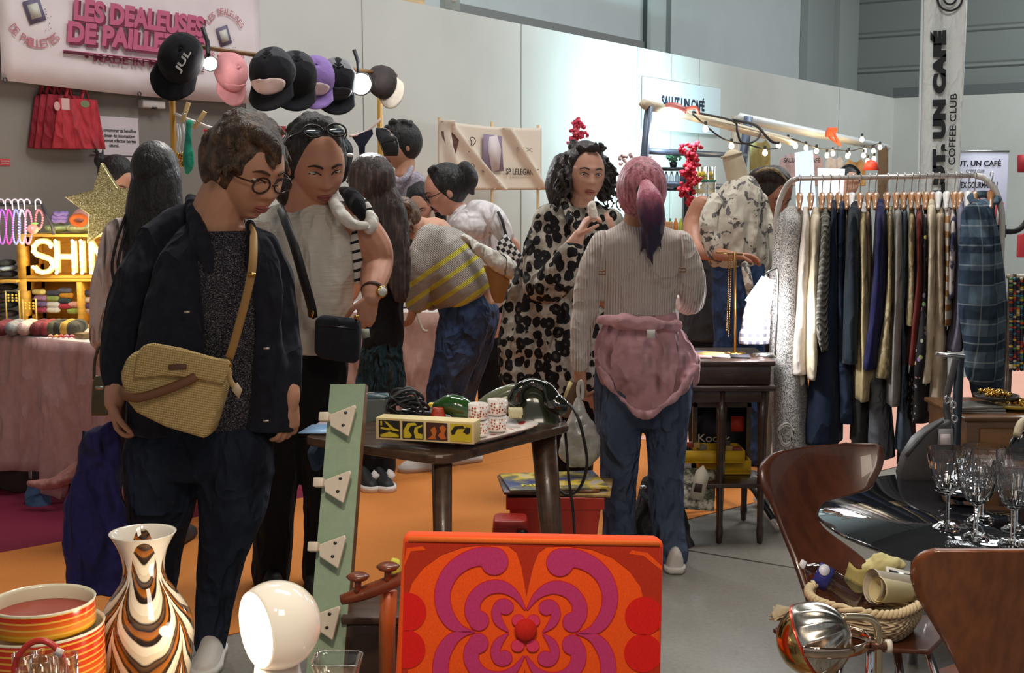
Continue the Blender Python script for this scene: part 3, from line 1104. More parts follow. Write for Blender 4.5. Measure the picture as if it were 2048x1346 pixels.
	# ------------------------------------------------------------------ person: pink hair, cream ribbed sweater (seen from behind)
def person_pink():
	Y=4.72
	root=thing('person',(at(1290,1140,Y).x,Y,0),'woman with a pink and purple ponytail in a cream ribbed sweater, seen from behind','person')
	sk=skin((190,140,112))
	H=Head(1283,384,Y,126,yaw=183,pitch=4)
	b=MB()
	H.add(b)
	px_limb(b,[(1280,425,Y,30),(1276,450,Y+.02,31),(1276,480,Y+.02,40)])
	b.hull([(470,1235,1330,Y),(500,1222,1345,Y),(630,1228,1332,Y),(760,1215,1365,Y)],0.5)
	px_limb(b,[(1240,790,Y,32),(1240,950,Y,24),(1240,1110,Y,17)])
	px_limb(b,[(1330,790,Y,32),(1331,950,Y,24),(1340,1110,Y,17)])
	px_limb(b,[(1208,500,Y,18),(1176,610,Y+.01,16),(1162,700,Y-.01,13),(1160,742,Y-.03,13)])
	px_limb(b,[(1358,500,Y,18),(1382,592,Y+.03,15),(1374,606,Y+.14,13),(1352,600,Y+.26,12)])
	hand(b,at(1160,736,Y-.03),(0.02,0.03,-1),(0.8,0.5,0),-1,0.165,0.6,0.05)
	hand(b,at(1352,600,Y+.26),(-0.5,0.4,0.3),(-0.5,-0.2,0.4),1,0.165,0.5)
	body=b.build('body',sk,root,vox=0.005,sm=2)
	H.features(body)
	h=MB()
	H.cap_hair(h,1.07,0.004,0.012)
	h.ell(H.w(0,-0.045,-0.012),Vector((0.078,0.068,0.075))*H.s,H.R)
	h.build('hair',None or hair_pink(),root,vox=0.005,sm=3)
	h=MB()
	px_limb(h,[(1292,372,Y-.13,14),(1298,398,Y-.17,26),(1303,430,Y-.17,27),(1306,462,Y-.15,22),(1303,490,Y-.13,14),(1298,514,Y-.12,4)])
	for x0,y0,x1,y1 in ((1300,505,1306,530),(1288,480,1282,505),(1316,470,1322,498)):
		px_limb(h,[(x0,y0-20,Y-.15,8),(x0,y0,Y-.14,6),(x1,y1,Y-.12,1.5)])
	for dx,y1 in ((-16,455),(14,470),(-4,505)):
		px_limb(h,[(1294+dx*.3,392,Y-.18,8),(1302+dx,430,Y-.19,9),(1303+dx,y1,Y-.16,3)])
	h.build('ponytail',hair_pony(),root,vox=0.005,sm=2)
	s=MB()
	c=at(1293,381,Y-.135)
	s.tube([c+Vector((0.030*cos(q),-0.010*cos(q)*0.3,0.018*sin(q))) for q in [2*pi*k/18 for k in range(18)]],0.0085,8,1,True)
	s.build('hair_tie',plain((30,24,30),0.8),root)
	for sg in (-1,1):
		s=MB()
		s.tube([H.w(sg*0.078,-0.004,-0.034-0.012+0.012*cos(q))+Vector((0,0.012*sin(q),0)) for q in [2*pi*k/12 for k in range(12)]],0.0022,6,1,True)
		s.build('hoop_earring',GOLD,root)
		# ribbed sweater
	t=MB()
	t.hull([(436,1252,1304,Y+.02,.7),(452,1232,1330,Y+.02,.6),(475,1192,1372,Y,.5),(520,1190,1376,Y,.5),(570,1200,1360,Y,.5),(615,1208,1350,Y,.52),(645,1204,1354,Y,.55)],0.5)
	px_limb(t,[(1206,486,Y,26),(1184,545,Y+.01,30),(1172,610,Y+.01,27),(1162,680,Y-.01,22),(1160,730,Y-.03,19)])
	px_limb(t,[(1360,486,Y,26),(1378,540,Y,29),(1385,592,Y+.03,27),(1376,606,Y+.14,24),(1360,600,Y+.24,19)])
	m=Mat('ribbed_knit')
	co=m.co()
	sx=m.n('ShaderNodeSeparateXYZ',{0:co}).outputs
	w=m.math('SINE',m.math('MULTIPLY',sx[0],640.0))
	m.base(m.ramp(w,[(0.0,lin((204,192,184))),(0.7,lin((222,211,203)))])).pr(rough=0.9,spec=0.15)
	m.bump(w,0.45,0.006)
	creases(m,0.35,5.0,1.3,0.04)
	t.build('ribbed_sweater',m.mat,root,vox=0.006,sm=4,wr=(0.010,0.09))
	for pts in ([(1208,462,Y-.07),(1206,500,Y-.135),(1204,545,Y-.145)],[(1362,468,Y-.05),(1366,500,Y-.10),(1364,540,Y-.11)]):
		q=MB()
		q.tube([at(*p) for p in pts],0.0045,6,4)
		c=at(*pts[-1])
		q.mat(1).tube([c+Vector((0.018*cos(k),-0.005,0.009*sin(k))) for k in [2*pi*i/4+pi/4 for i in range(4)]],0.003,6,1,True)
		q.build('shoulder_strap',[plain((180,160,150),0.8),plain((150,110,85),0.4,0.4)],root)
		# pink jacket tied round the waist
	t=MB()
	t.hull([(628,1208,1352,Y,.60),(655,1200,1362,Y,.62),(700,1190,1388,Y-.01,.58),(735,1192,1396,Y-.02,.55),(765,1205,1385,Y-.04,.5),(795,1235,1352,Y-.07,.5),(820,1262,1322,Y-.10,.5),(836,1282,1300,Y-.11,.5)],0.6)
	px_limb(t,[(1204,640,Y-.08,12),(1280,648,Y-.16,14),(1356,652,Y-.07,12)])
	px_limb(t,[(1200,735,Y-.08,6),(1238,792,Y-.14,7),(1288,830,Y-.19,8),(1347,796,Y-.16,7),(1392,735,Y-.08,8)])
	px_limb(t,[(1362,700,Y+.05,16),(1388,725,Y,14),(1384,770,Y+.02,8)])
	t.build('tied_jacket',cloth((214,164,172),0.08,0.25,0.9,0.58,6.0),root,vox=0.007,sm=4,wr=(0.034,0.085))
	q=MB()
	q.box(at(1302,668,Y-.19),(0.030,0.004,0.032))
	q.build('jacket_label',plain((238,232,225),0.7),root)
	tr=MB()
	tr.hull([(650,1205,1355,Y,.6),(740,1190,1382,Y,.58),(800,1186,1384,Y,.55),(850,1190,1378,Y,.5)],0.6)
	px_limb(tr,[(1238,840,Y,48),(1238,920,Y,40),(1238,1000,Y+.01,35),(1239,1060,Y+.01,34),(1238,1115,Y,36)])
	px_limb(tr,[(1334,840,Y,45),(1333,920,Y,39),(1332,1000,Y,36),(1338,1060,Y,34),(1344,1108,Y-.01,34)])
	tr.build('jeans',denim((72,84,110),(104,118,146)),root,vox=0.008,sm=4,wr=(0.014,0.10))
	for px in (1345,1240):
		x=at(px,1140,Y).x
		q=MB()
		shoe(q,(x,Y-.10,0),(x,Y+.16,0),0.085,0.042)
		o=q.build('shoe',plain((215,208,202),0.6),root,vox=0.006,sm=2)
		q=MB()
		sole(q,(x,Y-.10,0),(x,Y+.16,0))
		q.build('sole',plain((228,224,220),0.6),o)
	return root
def hair_pink():
	m=Mat('pink_hair')
	nz=m.noise(m.co((60,60,14)),1.0,4.0,0.65)
	m.base(m.ramp(nz,[(0.35,lin((120,58,70))),(0.5,lin((186,108,122))),(0.7,lin((222,158,164)))])).pr(rough=0.4)
	m.bump(nz,0.6,0.015)
	return m.mat
def hair_pony():
	m=Mat('two_tone_hair')
	z=m.n('ShaderNodeSeparateXYZ',{0:m.co()}).outputs[2]
	nz=m.noise(m.co((60,60,8)),1.0,4.0,0.65)
	t=m.math('ADD',m.math('MULTIPLY',m.math('SUBTRACT',1.44,z),6.5),m.math('MULTIPLY',m.math('SUBTRACT',nz,0.5),0.7))
	m.base(m.ramp(t,[(0.05,lin((190,105,125))),(0.4,lin((105,58,92))),(0.8,lin((48,42,74)))])).pr(rough=0.4)
	m.bump(nz,0.6,0.015)
	return m.mat
	# ------------------------------------------------------------------ person: leopard coat
def leopard(scale=20.0):
	m=Mat('leopard_print')
	co=m.co((1,0.6,.85))
	dist=m.n('ShaderNodeTexNoise',{'Vector':co,'Scale':16.0,'Detail':2.0})
	wob=m.n('ShaderNodeVectorMath',{0:co,1:m.n('ShaderNodeVectorMath',{0:dist.outputs[1],1:(0.028,0.028,0.028)},operation='MULTIPLY').outputs[0]},operation='ADD').outputs[0]
	v=m.n('ShaderNodeTexVoronoi',{'Vector':wob,'Scale':scale,'Randomness':0.6},feature='F1').outputs[0]
	n2=m.noise(co,34.0,2.0)
	d=m.math('ADD',v,m.math('MULTIPLY',m.math('SUBTRACT',n2,0.5),0.30))
	spots=m.math('LESS_THAN',d,0.535)
	inner=m.math('LESS_THAN',m.math('ADD',v,m.math('MULTIPLY',m.math('SUBTRACT',n2,0.5),0.5)),0.15)
	base=m.ramp(n2,[(0.3,lin((128,120,110))),(0.7,lin((176,168,155)))])
	c=m.mix(spots,base,lin((24,22,23)))
	c=m.mix(m.math('MULTIPLY',inner,0.6),c,lin((96,88,80)))
	m.base(c).pr(rough=0.85,spec=0.2)
	creases(m,0.7,6.0,0.4,0.05)
	return m.mat
def person_leopard():
	Y=5.7
	root=thing('person',(at(1130,1000,Y).x,Y,0),'curly dark-haired woman in a leopard print coat eating a piece of bread','person')
	sk=skin((205,156,134))
	H=Head(1172,350,Y,108,yaw=12,pitch=6,roll=3)
	b=MB()
	H.add(b)
	px_limb(b,[(1166,390,Y,24),(1160,420,Y+.02,26),(1156,450,Y+.02,38)])
	b.hull([(430,1105,1215,Y),(460,1080,1230,Y),(600,1080,1220,Y),(740,1080,1220,Y)],0.5)
	px_limb(b,[(1118,740,Y,36),(1120,860,Y,26),(1122,985,Y,16)])
	px_limb(b,[(1180,740,Y,36),(1165,860,Y,26),(1158,985,Y,16)])
	px_limb(b,[(1100,450,Y,30),(1090,560,Y-.05,24),(1140,500,Y-.24,18),(1158,470,Y-.27,12)])
	px_limb(b,[(1215,450,Y,30),(1240,560,Y,24),(1215,600,Y-.2,18)])
	hand(b,at(1156,473,Y-.27),(0.45,-0.1,0.85),(0.8,0.2,-0.3),-1,0.165,0.62,0.08)
	body=b.build('body',sk,root,vox=0.005,sm=2)
	H.features(body,lips=(178,104,96),brow=(60,44,38),closed=0.4)
	h=MB()
	H.cap_hair(h,1.06,0.034,0.028)
	px_limb(h,[(1126,330,Y+.05,24),(1116,370,Y+.05,26),(1118,405,Y+.04,20)])
	px_limb(h,[(1204,325,Y+.05,16),(1211,360,Y+.05,18),(1206,390,Y+.04,14)])
	for i in range(70):
		s=-1 if i%3 else 1
		x=s*rnd.uniform(0.055,0.125)
		h0=rnd.uniform(-0.02,0.085)
		x*=1.0-max(0,h0-.04)*6
		L=rnd.uniform(0.10,0.20)
		p=H.w(-x,rnd.uniform(-0.07,0.035),h0)
		ph=rnd.random()*6
		pts=[]
		for k in range(9):
			tt=k/8
			a=ph+tt*13
			pts.append((*(p+Vector((0.010*cos(a)+(-x*.25)*0,0.010*sin(a),-L*tt))+H.R@Vector((-x*0.25*tt,0,0))),0.0075*(1-.4*tt)))
		h.limb(pts,6,1)
	for i in range(16):
		a=rnd.uniform(0,2*pi)
		p=H.w(0.07*cos(a),-0.02+0.08*sin(a),0.115+rnd.uniform(-.01,.015))
		h.limb([(*p,0.012),(*(p+Vector((rnd.uniform(-.02,.02),0,.012))),0.010),(*(p+Vector((rnd.uniform(-.03,.03),0,-.01))),0.006)],7,2)
	h.build('hair',hair_mat((38,31,30),(74,62,58),(40,40,20)),root,vox=0.0055,sm=1)
	c=MB()
	c.hull([(402,1128,1196,Y+.04,.6),(425,1092,1224,Y+.02,.55),(452,1074,1238,Y,.5),(520,1056,1245,Y,.5),(600,1030,1245,Y,.5),(690,1008,1240,Y,.5),(750,998,1236,Y,.48),(782,1002,1232,Y,.46)],0.5,sub=5)
	px_limb(c,[(1098,440,Y,30),(1078,510,Y-.05,36),(1092,570,Y-.12,40),(1122,545,Y-.22,36),(1142,508,Y-.27,26)])
	px_limb(c,[(1222,445,Y,28),(1244,520,Y,34),(1236,590,Y-.1,34)])
	px_limb(c,[(1060,520,Y+.02,20),(1035,600,Y+.02,26),(1018,680,Y,22),(1008,745,Y,12)])
	px_limb(c,[(1130,404,Y-.02,9),(1142,440,Y-.14,10),(1158,480,Y-.17,9)])
	c.build('leopard_coat',leopard(23.0),root,vox=0.008,sm=4,wr=(0.030,0.12))
	tr=MB()
	tr.hull([(740,1085,1215,Y,.5),(800,1088,1205,Y,.5)],0.5)
	px_limb(tr,[(1118,800,Y,34),(1122,900,Y,30),(1128,990,Y,28)])
	px_limb(tr,[(1168,800,Y,32),(1162,900,Y,28),(1156,990,Y,26)])
	tr.build('trousers',cloth((24,23,25)),root,vox=0.01,sm=4)
	for px in (1122,1165):
		x=at(px,990,Y).x
		q=MB()
		shoe(q,(x,Y+.07,0),(x+.01,Y-.18,0),0.10,0.04)
		q.build('boot',plain((24,22,22),0.45),root,vox=0.006,sm=2)
	return root
	# ------------------------------------------------------------------ people round the stands
def person_longhair_dress():
	Y=6.1
	root=thing('person',(at(755,960,Y).x,Y,0),'woman with very long straight brown hair, black dress, green skirt and striped sneakers','person')
	sk=skin((214,168,140))
	H=Head(738,368,Y,102,yaw=-112,pitch=14)
	b=MB()
	H.add(b)
	px_limb(b,[(752,405,Y,19),(760,430,Y+.02,21),(765,460,Y+.02,30)])
	b.hull([(440,735,800,Y),(470,728,812,Y),(560,745,800,Y),(640,735,800,Y),(720,725,800,Y)],0.7)
	px_limb(b,[(748,710,Y,20),(744,820,Y,16),(742,930,Y,12)])
	px_limb(b,[(772,710,Y,20),(770,820,Y,16),(768,930,Y,12)])
	px_limb(b,[(740,455,Y-.12,18),(722,540,Y-.16,15),(705,590,Y-.1,11)])
	px_limb(b,[(800,455,Y+.1,18),(806,540,Y+.15,15),(800,600,Y+.2,11)])
	hand(b,at(705,588,Y-.1),(-.7,0,-.6),(0,.6,-.6),1,.16,.3)
	hand(b,at(800,598,Y+.2),(-.3,.6,-.7),(-.6,0,-.5),-1,.16,.3)
	body=b.build('body',sk,root,vox=0.006,sm=2)
	H.features(body,closed=0.5)
	h=MB()
	H.cap_hair(h,1.08,0.018,0.018)
	h.hull([(345,722,778,Y,.8),(400,728,806,Y-.02,.7),(450,738,818,Y-.04,.6),(520,752,822,Y-.08,.4),(570,774,820,Y-.1,.35),(605,790,814,Y-.1,.3)],0.6)
	h.build('hair',hair_mat((54,42,39),(104,86,80),(60,60,3),0.45),root,vox=0.007,sm=4,wr=(0.008,0.05))
	d=MB()
	d.hull([(448,732,800,Y,.7),(500,730,806,Y,.7),(560,742,802,Y,.7),(610,738,806,Y,.75),(660,728,808,Y,.8),(700,722,804,Y,.75)],0.7)
	px_limb(d,[(752,432,Y-.12,4),(742,450,Y-.14,4),(735,480,Y-.14,5)])
	d.build('black_dress',cloth((20,20,23)),root,vox=0.008,sm=3,wr=(.01,.1))
	d=MB()
	d.hull([(640,732,800,Y,.8),(700,722,806,Y,.8),(760,712,812,Y,.8),(800,705,812,Y,.75)],0.8)
	d.build('green_skirt',cloth((22,48,56),0.2,0.3,0.8,0.6,14.0),root,vox=0.009,sm=3,wr=(.02,.07))
	tr=MB()
	for px in (742,768):
		px_limb(tr,[(px,740,Y,26),(px,860,Y,24),(px,935,Y,25)])
	tr.build('trousers',cloth((22,21,23)),root,vox=0.01,sm=3)
	for px in (735,766):
		x=at(px,950,Y).x
		q=MB()
		shoe(q,(x-.04,Y+.02,0),(x+.05,Y-.20,0),0.09,0.045)
		o=q.build('sneaker',plain((24,24,27),0.6),root,vox=0.006,sm=2)
		q=MB()
		sole(q,(x-.04,Y+.02,0),(x+.05,Y-.20,0),.05,.028)
		q.build('sole',plain((232,228,224),0.6),o)
		q=MB()
		for k in range(3):
			c=Vector((x+.045+.008*k-.012,Y-.05-.035*k,0.055))
			q.box(c,(0.030,0.012,0.05),Matrix.Rotation(radians(30),3,'Y'))
		q.build('side_stripe',plain((232,228,224),0.6),o)
	return root
def person_knit():
	Y=6.45
	root=thing('person',(at(890,915,Y).x,Y,0),'person bending over in a grey knit sweater with yellow stripes, blue jeans and white sneakers','person')
	sk=skin((208,160,134))
	H=Head(806,440,Y-.02,80,yaw=-100,pitch=60)
	b=MB()
	H.add(b)
	px_limb(b,[(826,446,Y,18),(858,464,Y,26)])
	px_limb(b,[(868,478,Y,44),(905,540,Y,50),(940,600,Y,52)])
	px_limb(b,[(938,620,Y-.06,40),(915,720,Y-.08,28),(895,880,Y-.08,15)])
	px_limb(b,[(955,620,Y+.1,40),(935,720,Y+.12,28),(915,880,Y+.12,15)])
	px_limb(b,[(850,490,Y-.16,24),(838,550,Y-.2,19),(830,612,Y-.18,12)])
	px_limb(b,[(872,490,Y+.16,24),(850,560,Y+.2,19),(846,610,Y+.18,12)])
	hand(b,at(830,608,Y-.18),(-.3,0,-1),(-.6,.3,0),1,.16,.35)
	body=b.build('body',sk,root,vox=0.006,sm=2)
	H.features(body,closed=.8)
	h=MB()
	H.cap_hair(h,1.05,0.02,0.02)
	for i in range(40):
		p=at(rnd.uniform(796,822),rnd.uniform(396,452),Y-.08+rnd.uniform(-.05,.05))
		h.limb([(*p,.012),(*(p+Vector((rnd.uniform(-.02,.02),rnd.uniform(-.02,.02),-.02))),.011),(*(p+Vector((rnd.uniform(-.03,.03),0,-.04))),.006)],7,2)
	h.build('hair',hair_mat((92,70,54),(150,124,100),(40,40,20)),root,vox=0.006,sm=1)
	k=MB()
	ax0,ax1=at(848,462,Y),at(938,592,Y)
	d=(ax1-ax0).normalized()
	w=Vector((0,1,0))
	nrm=d.cross(w)
	rings=[]
	for t,hw,hd in ((0.0,.055,.10),(0.10,.115,.20),(0.30,.165,.24),(0.55,.180,.25),(0.85,.175,.24),(1.0,.165,.22),(1.06,.145,.20)):
		c=ax0+(ax1-ax0)*t
		rings.append([c+nrm*(hw*cos(a))+w*(hd*sin(a)) for a in [2*pi*i/28 for i in range(28)]])
	k.loft(rings)
	px_limb(k,[(862,480,Y-.16,32),(842,535,Y-.21,33),(834,575,Y-.2,28),(833,605,Y-.18,23)])
	px_limb(k,[(885,495,Y+.14,30),(870,560,Y+.2,28),(862,600,Y+.18,22)])
	m=Mat('striped_knit')
	p0=ax0-Vector((at(890,915,Y).x,Y,0))
	co=m.n('ShaderNodeTexCoord').outputs['Object']
	rel=m.n('ShaderNodeVectorMath',{0:co,1:tuple(p0)},operation='SUBTRACT').outputs[0]
	dt=m.n('ShaderNodeVectorMath',{0:rel,1:tuple(d)},operation='DOT_PRODUCT').outputs['Value']
	wv=m.math('SINE',m.math('MULTIPLY',m.math('SUBTRACT',dt,0.015),2*pi/0.075))
	msk=m.math('MULTIPLY',m.math('GREATER_THAN',wv,0.55),m.math('GREATER_THAN',dt,0.135))
	rib=m.math('SINE',m.math('MULTIPLY',dt,900.0))
	m.base(m.mix(msk,lin((172,166,160)),lin((212,204,84)))).pr(rough=.95,spec=.1)
	m.bump(rib,.5,.006)
	m.bump(m.noise(m.co(),12.0),.4,.04)
	k.build('knit_sweater',m.mat,root,vox=0.008,sm=3,wr=(.018,.1))
	tr=MB()
	px_limb(tr,[(928,590,Y,58),(938,635,Y,58)])
	px_limb(tr,[(932,630,Y-.08,54),(912,710,Y-.1,46),(890,790,Y-.1,38),(884,880,Y-.1,33)])
	px_limb(tr,[(950,630,Y+.1,50),(935,710,Y+.12,44),(918,790,Y+.14,34),(908,880,Y+.14,30)])
	tr.build('jeans',denim((52,68,102),(104,128,168)),root,vox=0.009,sm=4,wr=(.016,.1))
	for px,yy in ((825,Y-.05),(900,Y+.12)):
		x=at(px,915,yy).x
		q=MB()
		shoe(q,(x+.16,yy+.05,0),(x-.06,yy-.06,0),.09,.045)
		o=q.build('sneaker',plain((222,218,214),.6),root,vox=.006,sm=2)
		q=MB()
		sole(q,(x+.16,yy+.05,0),(x-.06,yy-.06,0),.05,.03)
		q.build('sole',plain((205,200,195),.6),o)
	return root
def person_glasses():
	Y=7.2
	root=thing('person',(at(960,880,Y).x,Y,0),'woman in a white t-shirt with dark glasses and tied-up black hair, in profile','person')
	sk=skin((214,160,138))
	H=Head(890,383,Y,92,yaw=-78,pitch=26)
	b=MB()
	H.add(b)
	px_limb(b,[(905,408,Y+.01,19),(922,428,Y+.02,21),(935,450,Y+.02,30)])
	px_limb(b,[(945,450,Y,36),(960,540,Y,40),(985,640,Y,42)])
	px_limb(b,[(985,640,Y-.05,32),(985,760,Y-.05,24),(985,860,Y-.05,14)])
	px_limb(b,[(1000,640,Y+.08,32),(1000,760,Y+.08,24),(1000,860,Y+.08,14)])
	px_limb(b,[(985,444,Y-.14,10),(1010,474,Y-.16,12),(1030,500,Y-.14,11),(1000,560,Y-.2,9)])
	px_limb(b,[(915,450,Y+.14,18),(890,520,Y+.16,14),(860,570,Y+.1,10)])
	hand(b,at(860,568,Y+.1),(-.6,0,-.6),(0,.5,-.7),1,.16,.3)
	body=b.build('body',sk,root,vox=0.006,sm=2)
	H.features(body,closed=.5)
	H.glasses(root,plain((24,22,24),.25))
	h=MB()
	H.cap_hair(h,1.03,0.028,0.024)
	px_limb(h,[(930,338,Y,16),(940,356,Y,17),(940,376,Y,12),(945,386,Y,5)])
	px_limb(h,[(862,342,Y-.06,8),(868,336,Y-.06,7)])
	h.build('hair',hair_mat((24,22,24),(62,58,58),(50,50,16)),root,vox=0.006,sm=3)
	t=MB()
	px_limb(t,[(925,430,Y,22),(940,452,Y,44),(952,500,Y,50),(968,560,Y,48),(980,610,Y,46)])
	t.ell(at(945,450,Y),(.15,.22,.11))
	px_limb(t,[(955,424,Y-.08,26),(982,434,Y-.12,26),(1000,454,Y-.15,22),(1010,470,Y-.16,19)])
	px_limb(t,[(920,440,Y+.12,24),(908,480,Y+.17,24)])
	t.build('white_shirt',cloth((232,226,228),.05,.2,.9,.4),root,vox=.007,sm=4,wr=(.008,.1))
	tr=MB()
	px_limb(tr,[(982,610,Y,44),(988,680,Y,42)])
	px_limb(tr,[(985,680,Y-.05,32),(985,780,Y-.05,30),(985,868,Y-.05,26)])
	px_limb(tr,[(1005,680,Y+.1,32),(1005,780,Y+.1,30),(1005,868,Y+.1,26)])
	tr.build('trousers',cloth((22,21,24)),root,vox=.01,sm=3)
	for k in (0,1):
		x=at(975+22*k,880,Y).x
		q=MB()
		shoe(q,(x+.1,Y-.05+.13*k,0),(x-.12,Y-.1+.13*k,0),.08,.04)
		q.build('shoe',plain((28,26,28),.6),root,vox=.007,sm=2)
	return root
def simple_person(label,head,hpx,Y,yaw,pitch,skc,hairc,rows,topm,hair=None,foot=True,legs=(24,23,26),arms=None,ratio=.5,face=True,closed=.5,roll=0,grow=1.04,lips=(150,85,80),topname='top',beard=None):
	hx,hy=head
	root=thing('person',(at(hx,hy,Y).x,Y,0),label,'person')
	H=Head(hx,hy,Y,hpx,yaw,pitch,roll)
	b=MB()
	H.add(b)
	r0=rows[0]
	cx=(r0[1]+r0[2])/2
	nb=H.w(0,-.01,-.09)
	sh=at(cx,r0[0]+12,r0[3])
	r=.052*H.s
	b.limb([(*nb,r),(*((nb+sh)/2),r),(*sh,r*1.25)])
	shr=[]
	for q in rows:
		c,w=(q[1]+q[2])/2,(q[2]-q[1])/2*.72
		shr.append((q[0]+6,c-w,c+w,q[3]))
	b.hull(shr,ratio*.9)
	last=rows[-1]
	lx,lY=(last[1]+last[2])/2,last[3]
	wpx=(last[2]-last[1])*.22
	hip=at(lx,last[0],lY)
	for s in (-1,1):
		x=hip.x+s*wpx*pm(lY)
		b.limb([(x,lY,hip.z,.085),(x,lY,hip.z*.5,.058),(x,lY,.10,.038)])
	for arm in (arms or []):
		pts,hd=arm
		px_limb(b,pts)
		if hd:
			hand(b,at(*pts[-1][:3]),*hd)
	body=b.build('body',skin(skc),root,vox=.006,sm=2)
	if face:
		H.features(body,closed=closed,lips=lips)
	h=MB()
	H.cap_hair(h,grow,.024,.022)
	if hair:
		hair(h,H)
	h.build('hair',hair_mat(hairc,None,(50,50,14)),root,vox=.006,sm=2)
	t=MB()
	t.hull(rows,ratio)
	for arm in (arms or []):
		pts,hd=arm
		k=arm[1] and len(pts)
	t.build(topname,topm,root,vox=.008,sm=3,wr=(.014,.1))
	tr=MB()
	tr.hull([(last[0]-6,last[1]+2,last[2]-2,lY),(last[0]+40,last[1],last[2],lY)],ratio)
	for s in (-1,1):
		x=hip.x+s*wpx*pm(lY)
		tr.limb([(x,lY,hip.z-.05,.10),(x,lY,hip.z*.5,.082),(x,lY,.12,.07)])
	tr.build('trousers',cloth(legs),root,vox=.011,sm=3)
	if foot:
		for s in (-1,1):
			x=hip.x+s*wpx*pm(lY)
			q=MB()
			f=Vector((sin(radians(yaw)),-cos(radians(yaw)),0))
			p=Vector((x,lY,0))
			shoe(q,p-f*.06,p+f*.19,.085,.042)
			q.build('shoe',plain((40,38,40),.6),root,vox=.007,sm=2)
	return root,H
def people_all():
	person_navy()
	person_blouse()
	person_pink()
	person_leopard()
	person_longhair_dress()
	person_knit()
	person_glasses()
	# woman with long black hair, back to us, pale shirt
	Y=4.98
	m=cloth((236,216,210),.06,.25,.9,.5)
	def hair(h,H):
		h.hull([(312,290,345,Y-.02,.9),(345,268,360,Y-.03,.95),(390,256,364,Y-.05,.8),(440,248,366,Y-.08,.5),(520,244,350,Y-.12,.3),(620,244,330,Y-.13,.25),(700,250,318,Y-.13,.22)],.6)
	arms=[([(232,470,Y,24),(212,570,Y,20),(200,660,Y-.02,14),(199,690,Y-.02,12)],((0,0,-1),(1,.3,0),1,.165,.4)),([(372,470,Y,24),(385,570,Y+.05,20),(380,640,Y+.15,14)],None)]
	r,H=simple_person('woman with long black hair seen from behind in a pale pink shirt under black straps',(315,352),112,Y,172,4,(205,158,135),(26,22,22),
[(425,268,345,Y),(450,232,378,Y),(520,226,384,Y),(600,232,380,Y),(690,236,376,Y),(720,236,376,Y)],m,hair,arms=arms,face=False,grow=1.1,topname='shirt')
	t=MB()
	px_limb(t,[(240,462,Y,28),(216,540,Y,28),(204,620,Y-.01,24),(199,680,Y-.02,19)])
	px_limb(t,[(368,462,Y,28),(386,560,Y+.03,26),(380,640,Y+.14,20)])
	t.build('sleeve',m,r,vox=.007,sm=3,wr=(.016,.08))
	t=MB()
	for x0 in (238,250):
		t.tube([at(x0+14,430,Y-.1),at(x0-4,480,Y-.13),at(x0-14,540,Y-.15),at(x0+2,600,Y-.15)],.006,8,4)
	t.build('black_strap',plain((28,24,24),.7),r)
	# someone behind the glitter star
	Y=6.5
	def hair2(h,H):
		px_limb(h,[(202,322,Y,14),(210,334,Y,12)])
		for i in range(9):
			p=at(205,318,Y)
			a=rnd.uniform(-2.6,.6)
			h.limb([(*p,.008),(*(p+Vector((cos(a),0,-sin(a)))*.05),.005),(*(p+Vector((cos(a),0,-sin(a)-.2))*.08),.003)],6,2)
	simple_person('stallholder with a black hair bun working behind the glittery star',(232,360),82,Y,60,45,(206,160,140),(24,22,24),
[(410,205,250,Y),(430,180,275,Y),(520,175,280,Y),(600,178,280,Y),(650,178,280,Y)],cloth((46,44,50)),hair2)
	# man in a patterned shirt
	Y=8.1
	m=Mat('patterned_shirt')
	nz=m.noise(m.co(),45.0,4.0,.7)
	m.base(m.ramp(nz,[(.4,lin((186,180,190))),(.52,lin((138,128,146))),(.6,lin((190,184,192)))])).pr(rough=.85)
	m.bump(m.noise(m.co(),10.0),.3,.05)
	def hair3(h,H):
		for i in range(18):
			a,t=rnd.uniform(0,6.28),rnd.uniform(.3,1.3)
			p=H.w(.085*cos(t)*cos(a),-.02+.1*cos(t)*sin(a),.03+.11*sin(t))
			h.ell(p,.018)
	r,H=simple_person('man with short black hair in a greyish lilac patterned shirt behind the hanging black bag',(800,292),86,Y,-62,14,(196,146,118),(22,20,22),
[(342,788,830,Y),(356,768,850,Y),(400,762,858,Y),(480,766,856,Y),(560,768,852,Y),(600,768,852,Y)],m.mat,hair3,topname='patterned_shirt')
	t=MB()
	px_limb(t,[(782,352,Y-.1,5),(800,362,Y-.13,7),(815,350,Y-.1,6),(822,336,Y-.02,6)])
	t.build('shirt_collar',m.mat,r,vox=.006,sm=1)
	# woman in black looking down
	Y=7.9
	simple_person('woman in black with parted black hair looking down between other shoppers',(842,408),72,Y,-12,38,(216,168,146),(20,18,20),
[(452,820,866,Y),(466,800,892,Y),(540,796,896,Y),(600,800,890,Y)],cloth((22,21,24)),
lambda h,H:(px_limb(h,[(876,392,Y,10),(880,420,Y,12),(884,450,Y,10)]),px_limb(h,[(822,380,Y,8),(818,400,Y,7)])),closed=.9)
	# stallholder behind the dressed bust
	Y=6.62
	def hair4(h,H):
		px_limb(h,[(1512,352,Y-.03,15),(1540,348,Y-.08,16),(1568,362,Y-.08,12),(1574,384,Y-.05,7)])
	arms=[([(1402,412,Y-.05,21),(1385,455,Y-.1,20),(1392,500,Y-.34,16),(1436,508,Y-.64,13),(1462,512,Y-.72,11)],((1,-.15,.0),(.0,-.25,-1),-1,.17,.35)),
([(1530,420,Y,22),(1560,480,Y-.05,18),(1540,520,Y-.3,13)],None)]
	m=cloth((70,70,74),.1,.2,.9,.3)
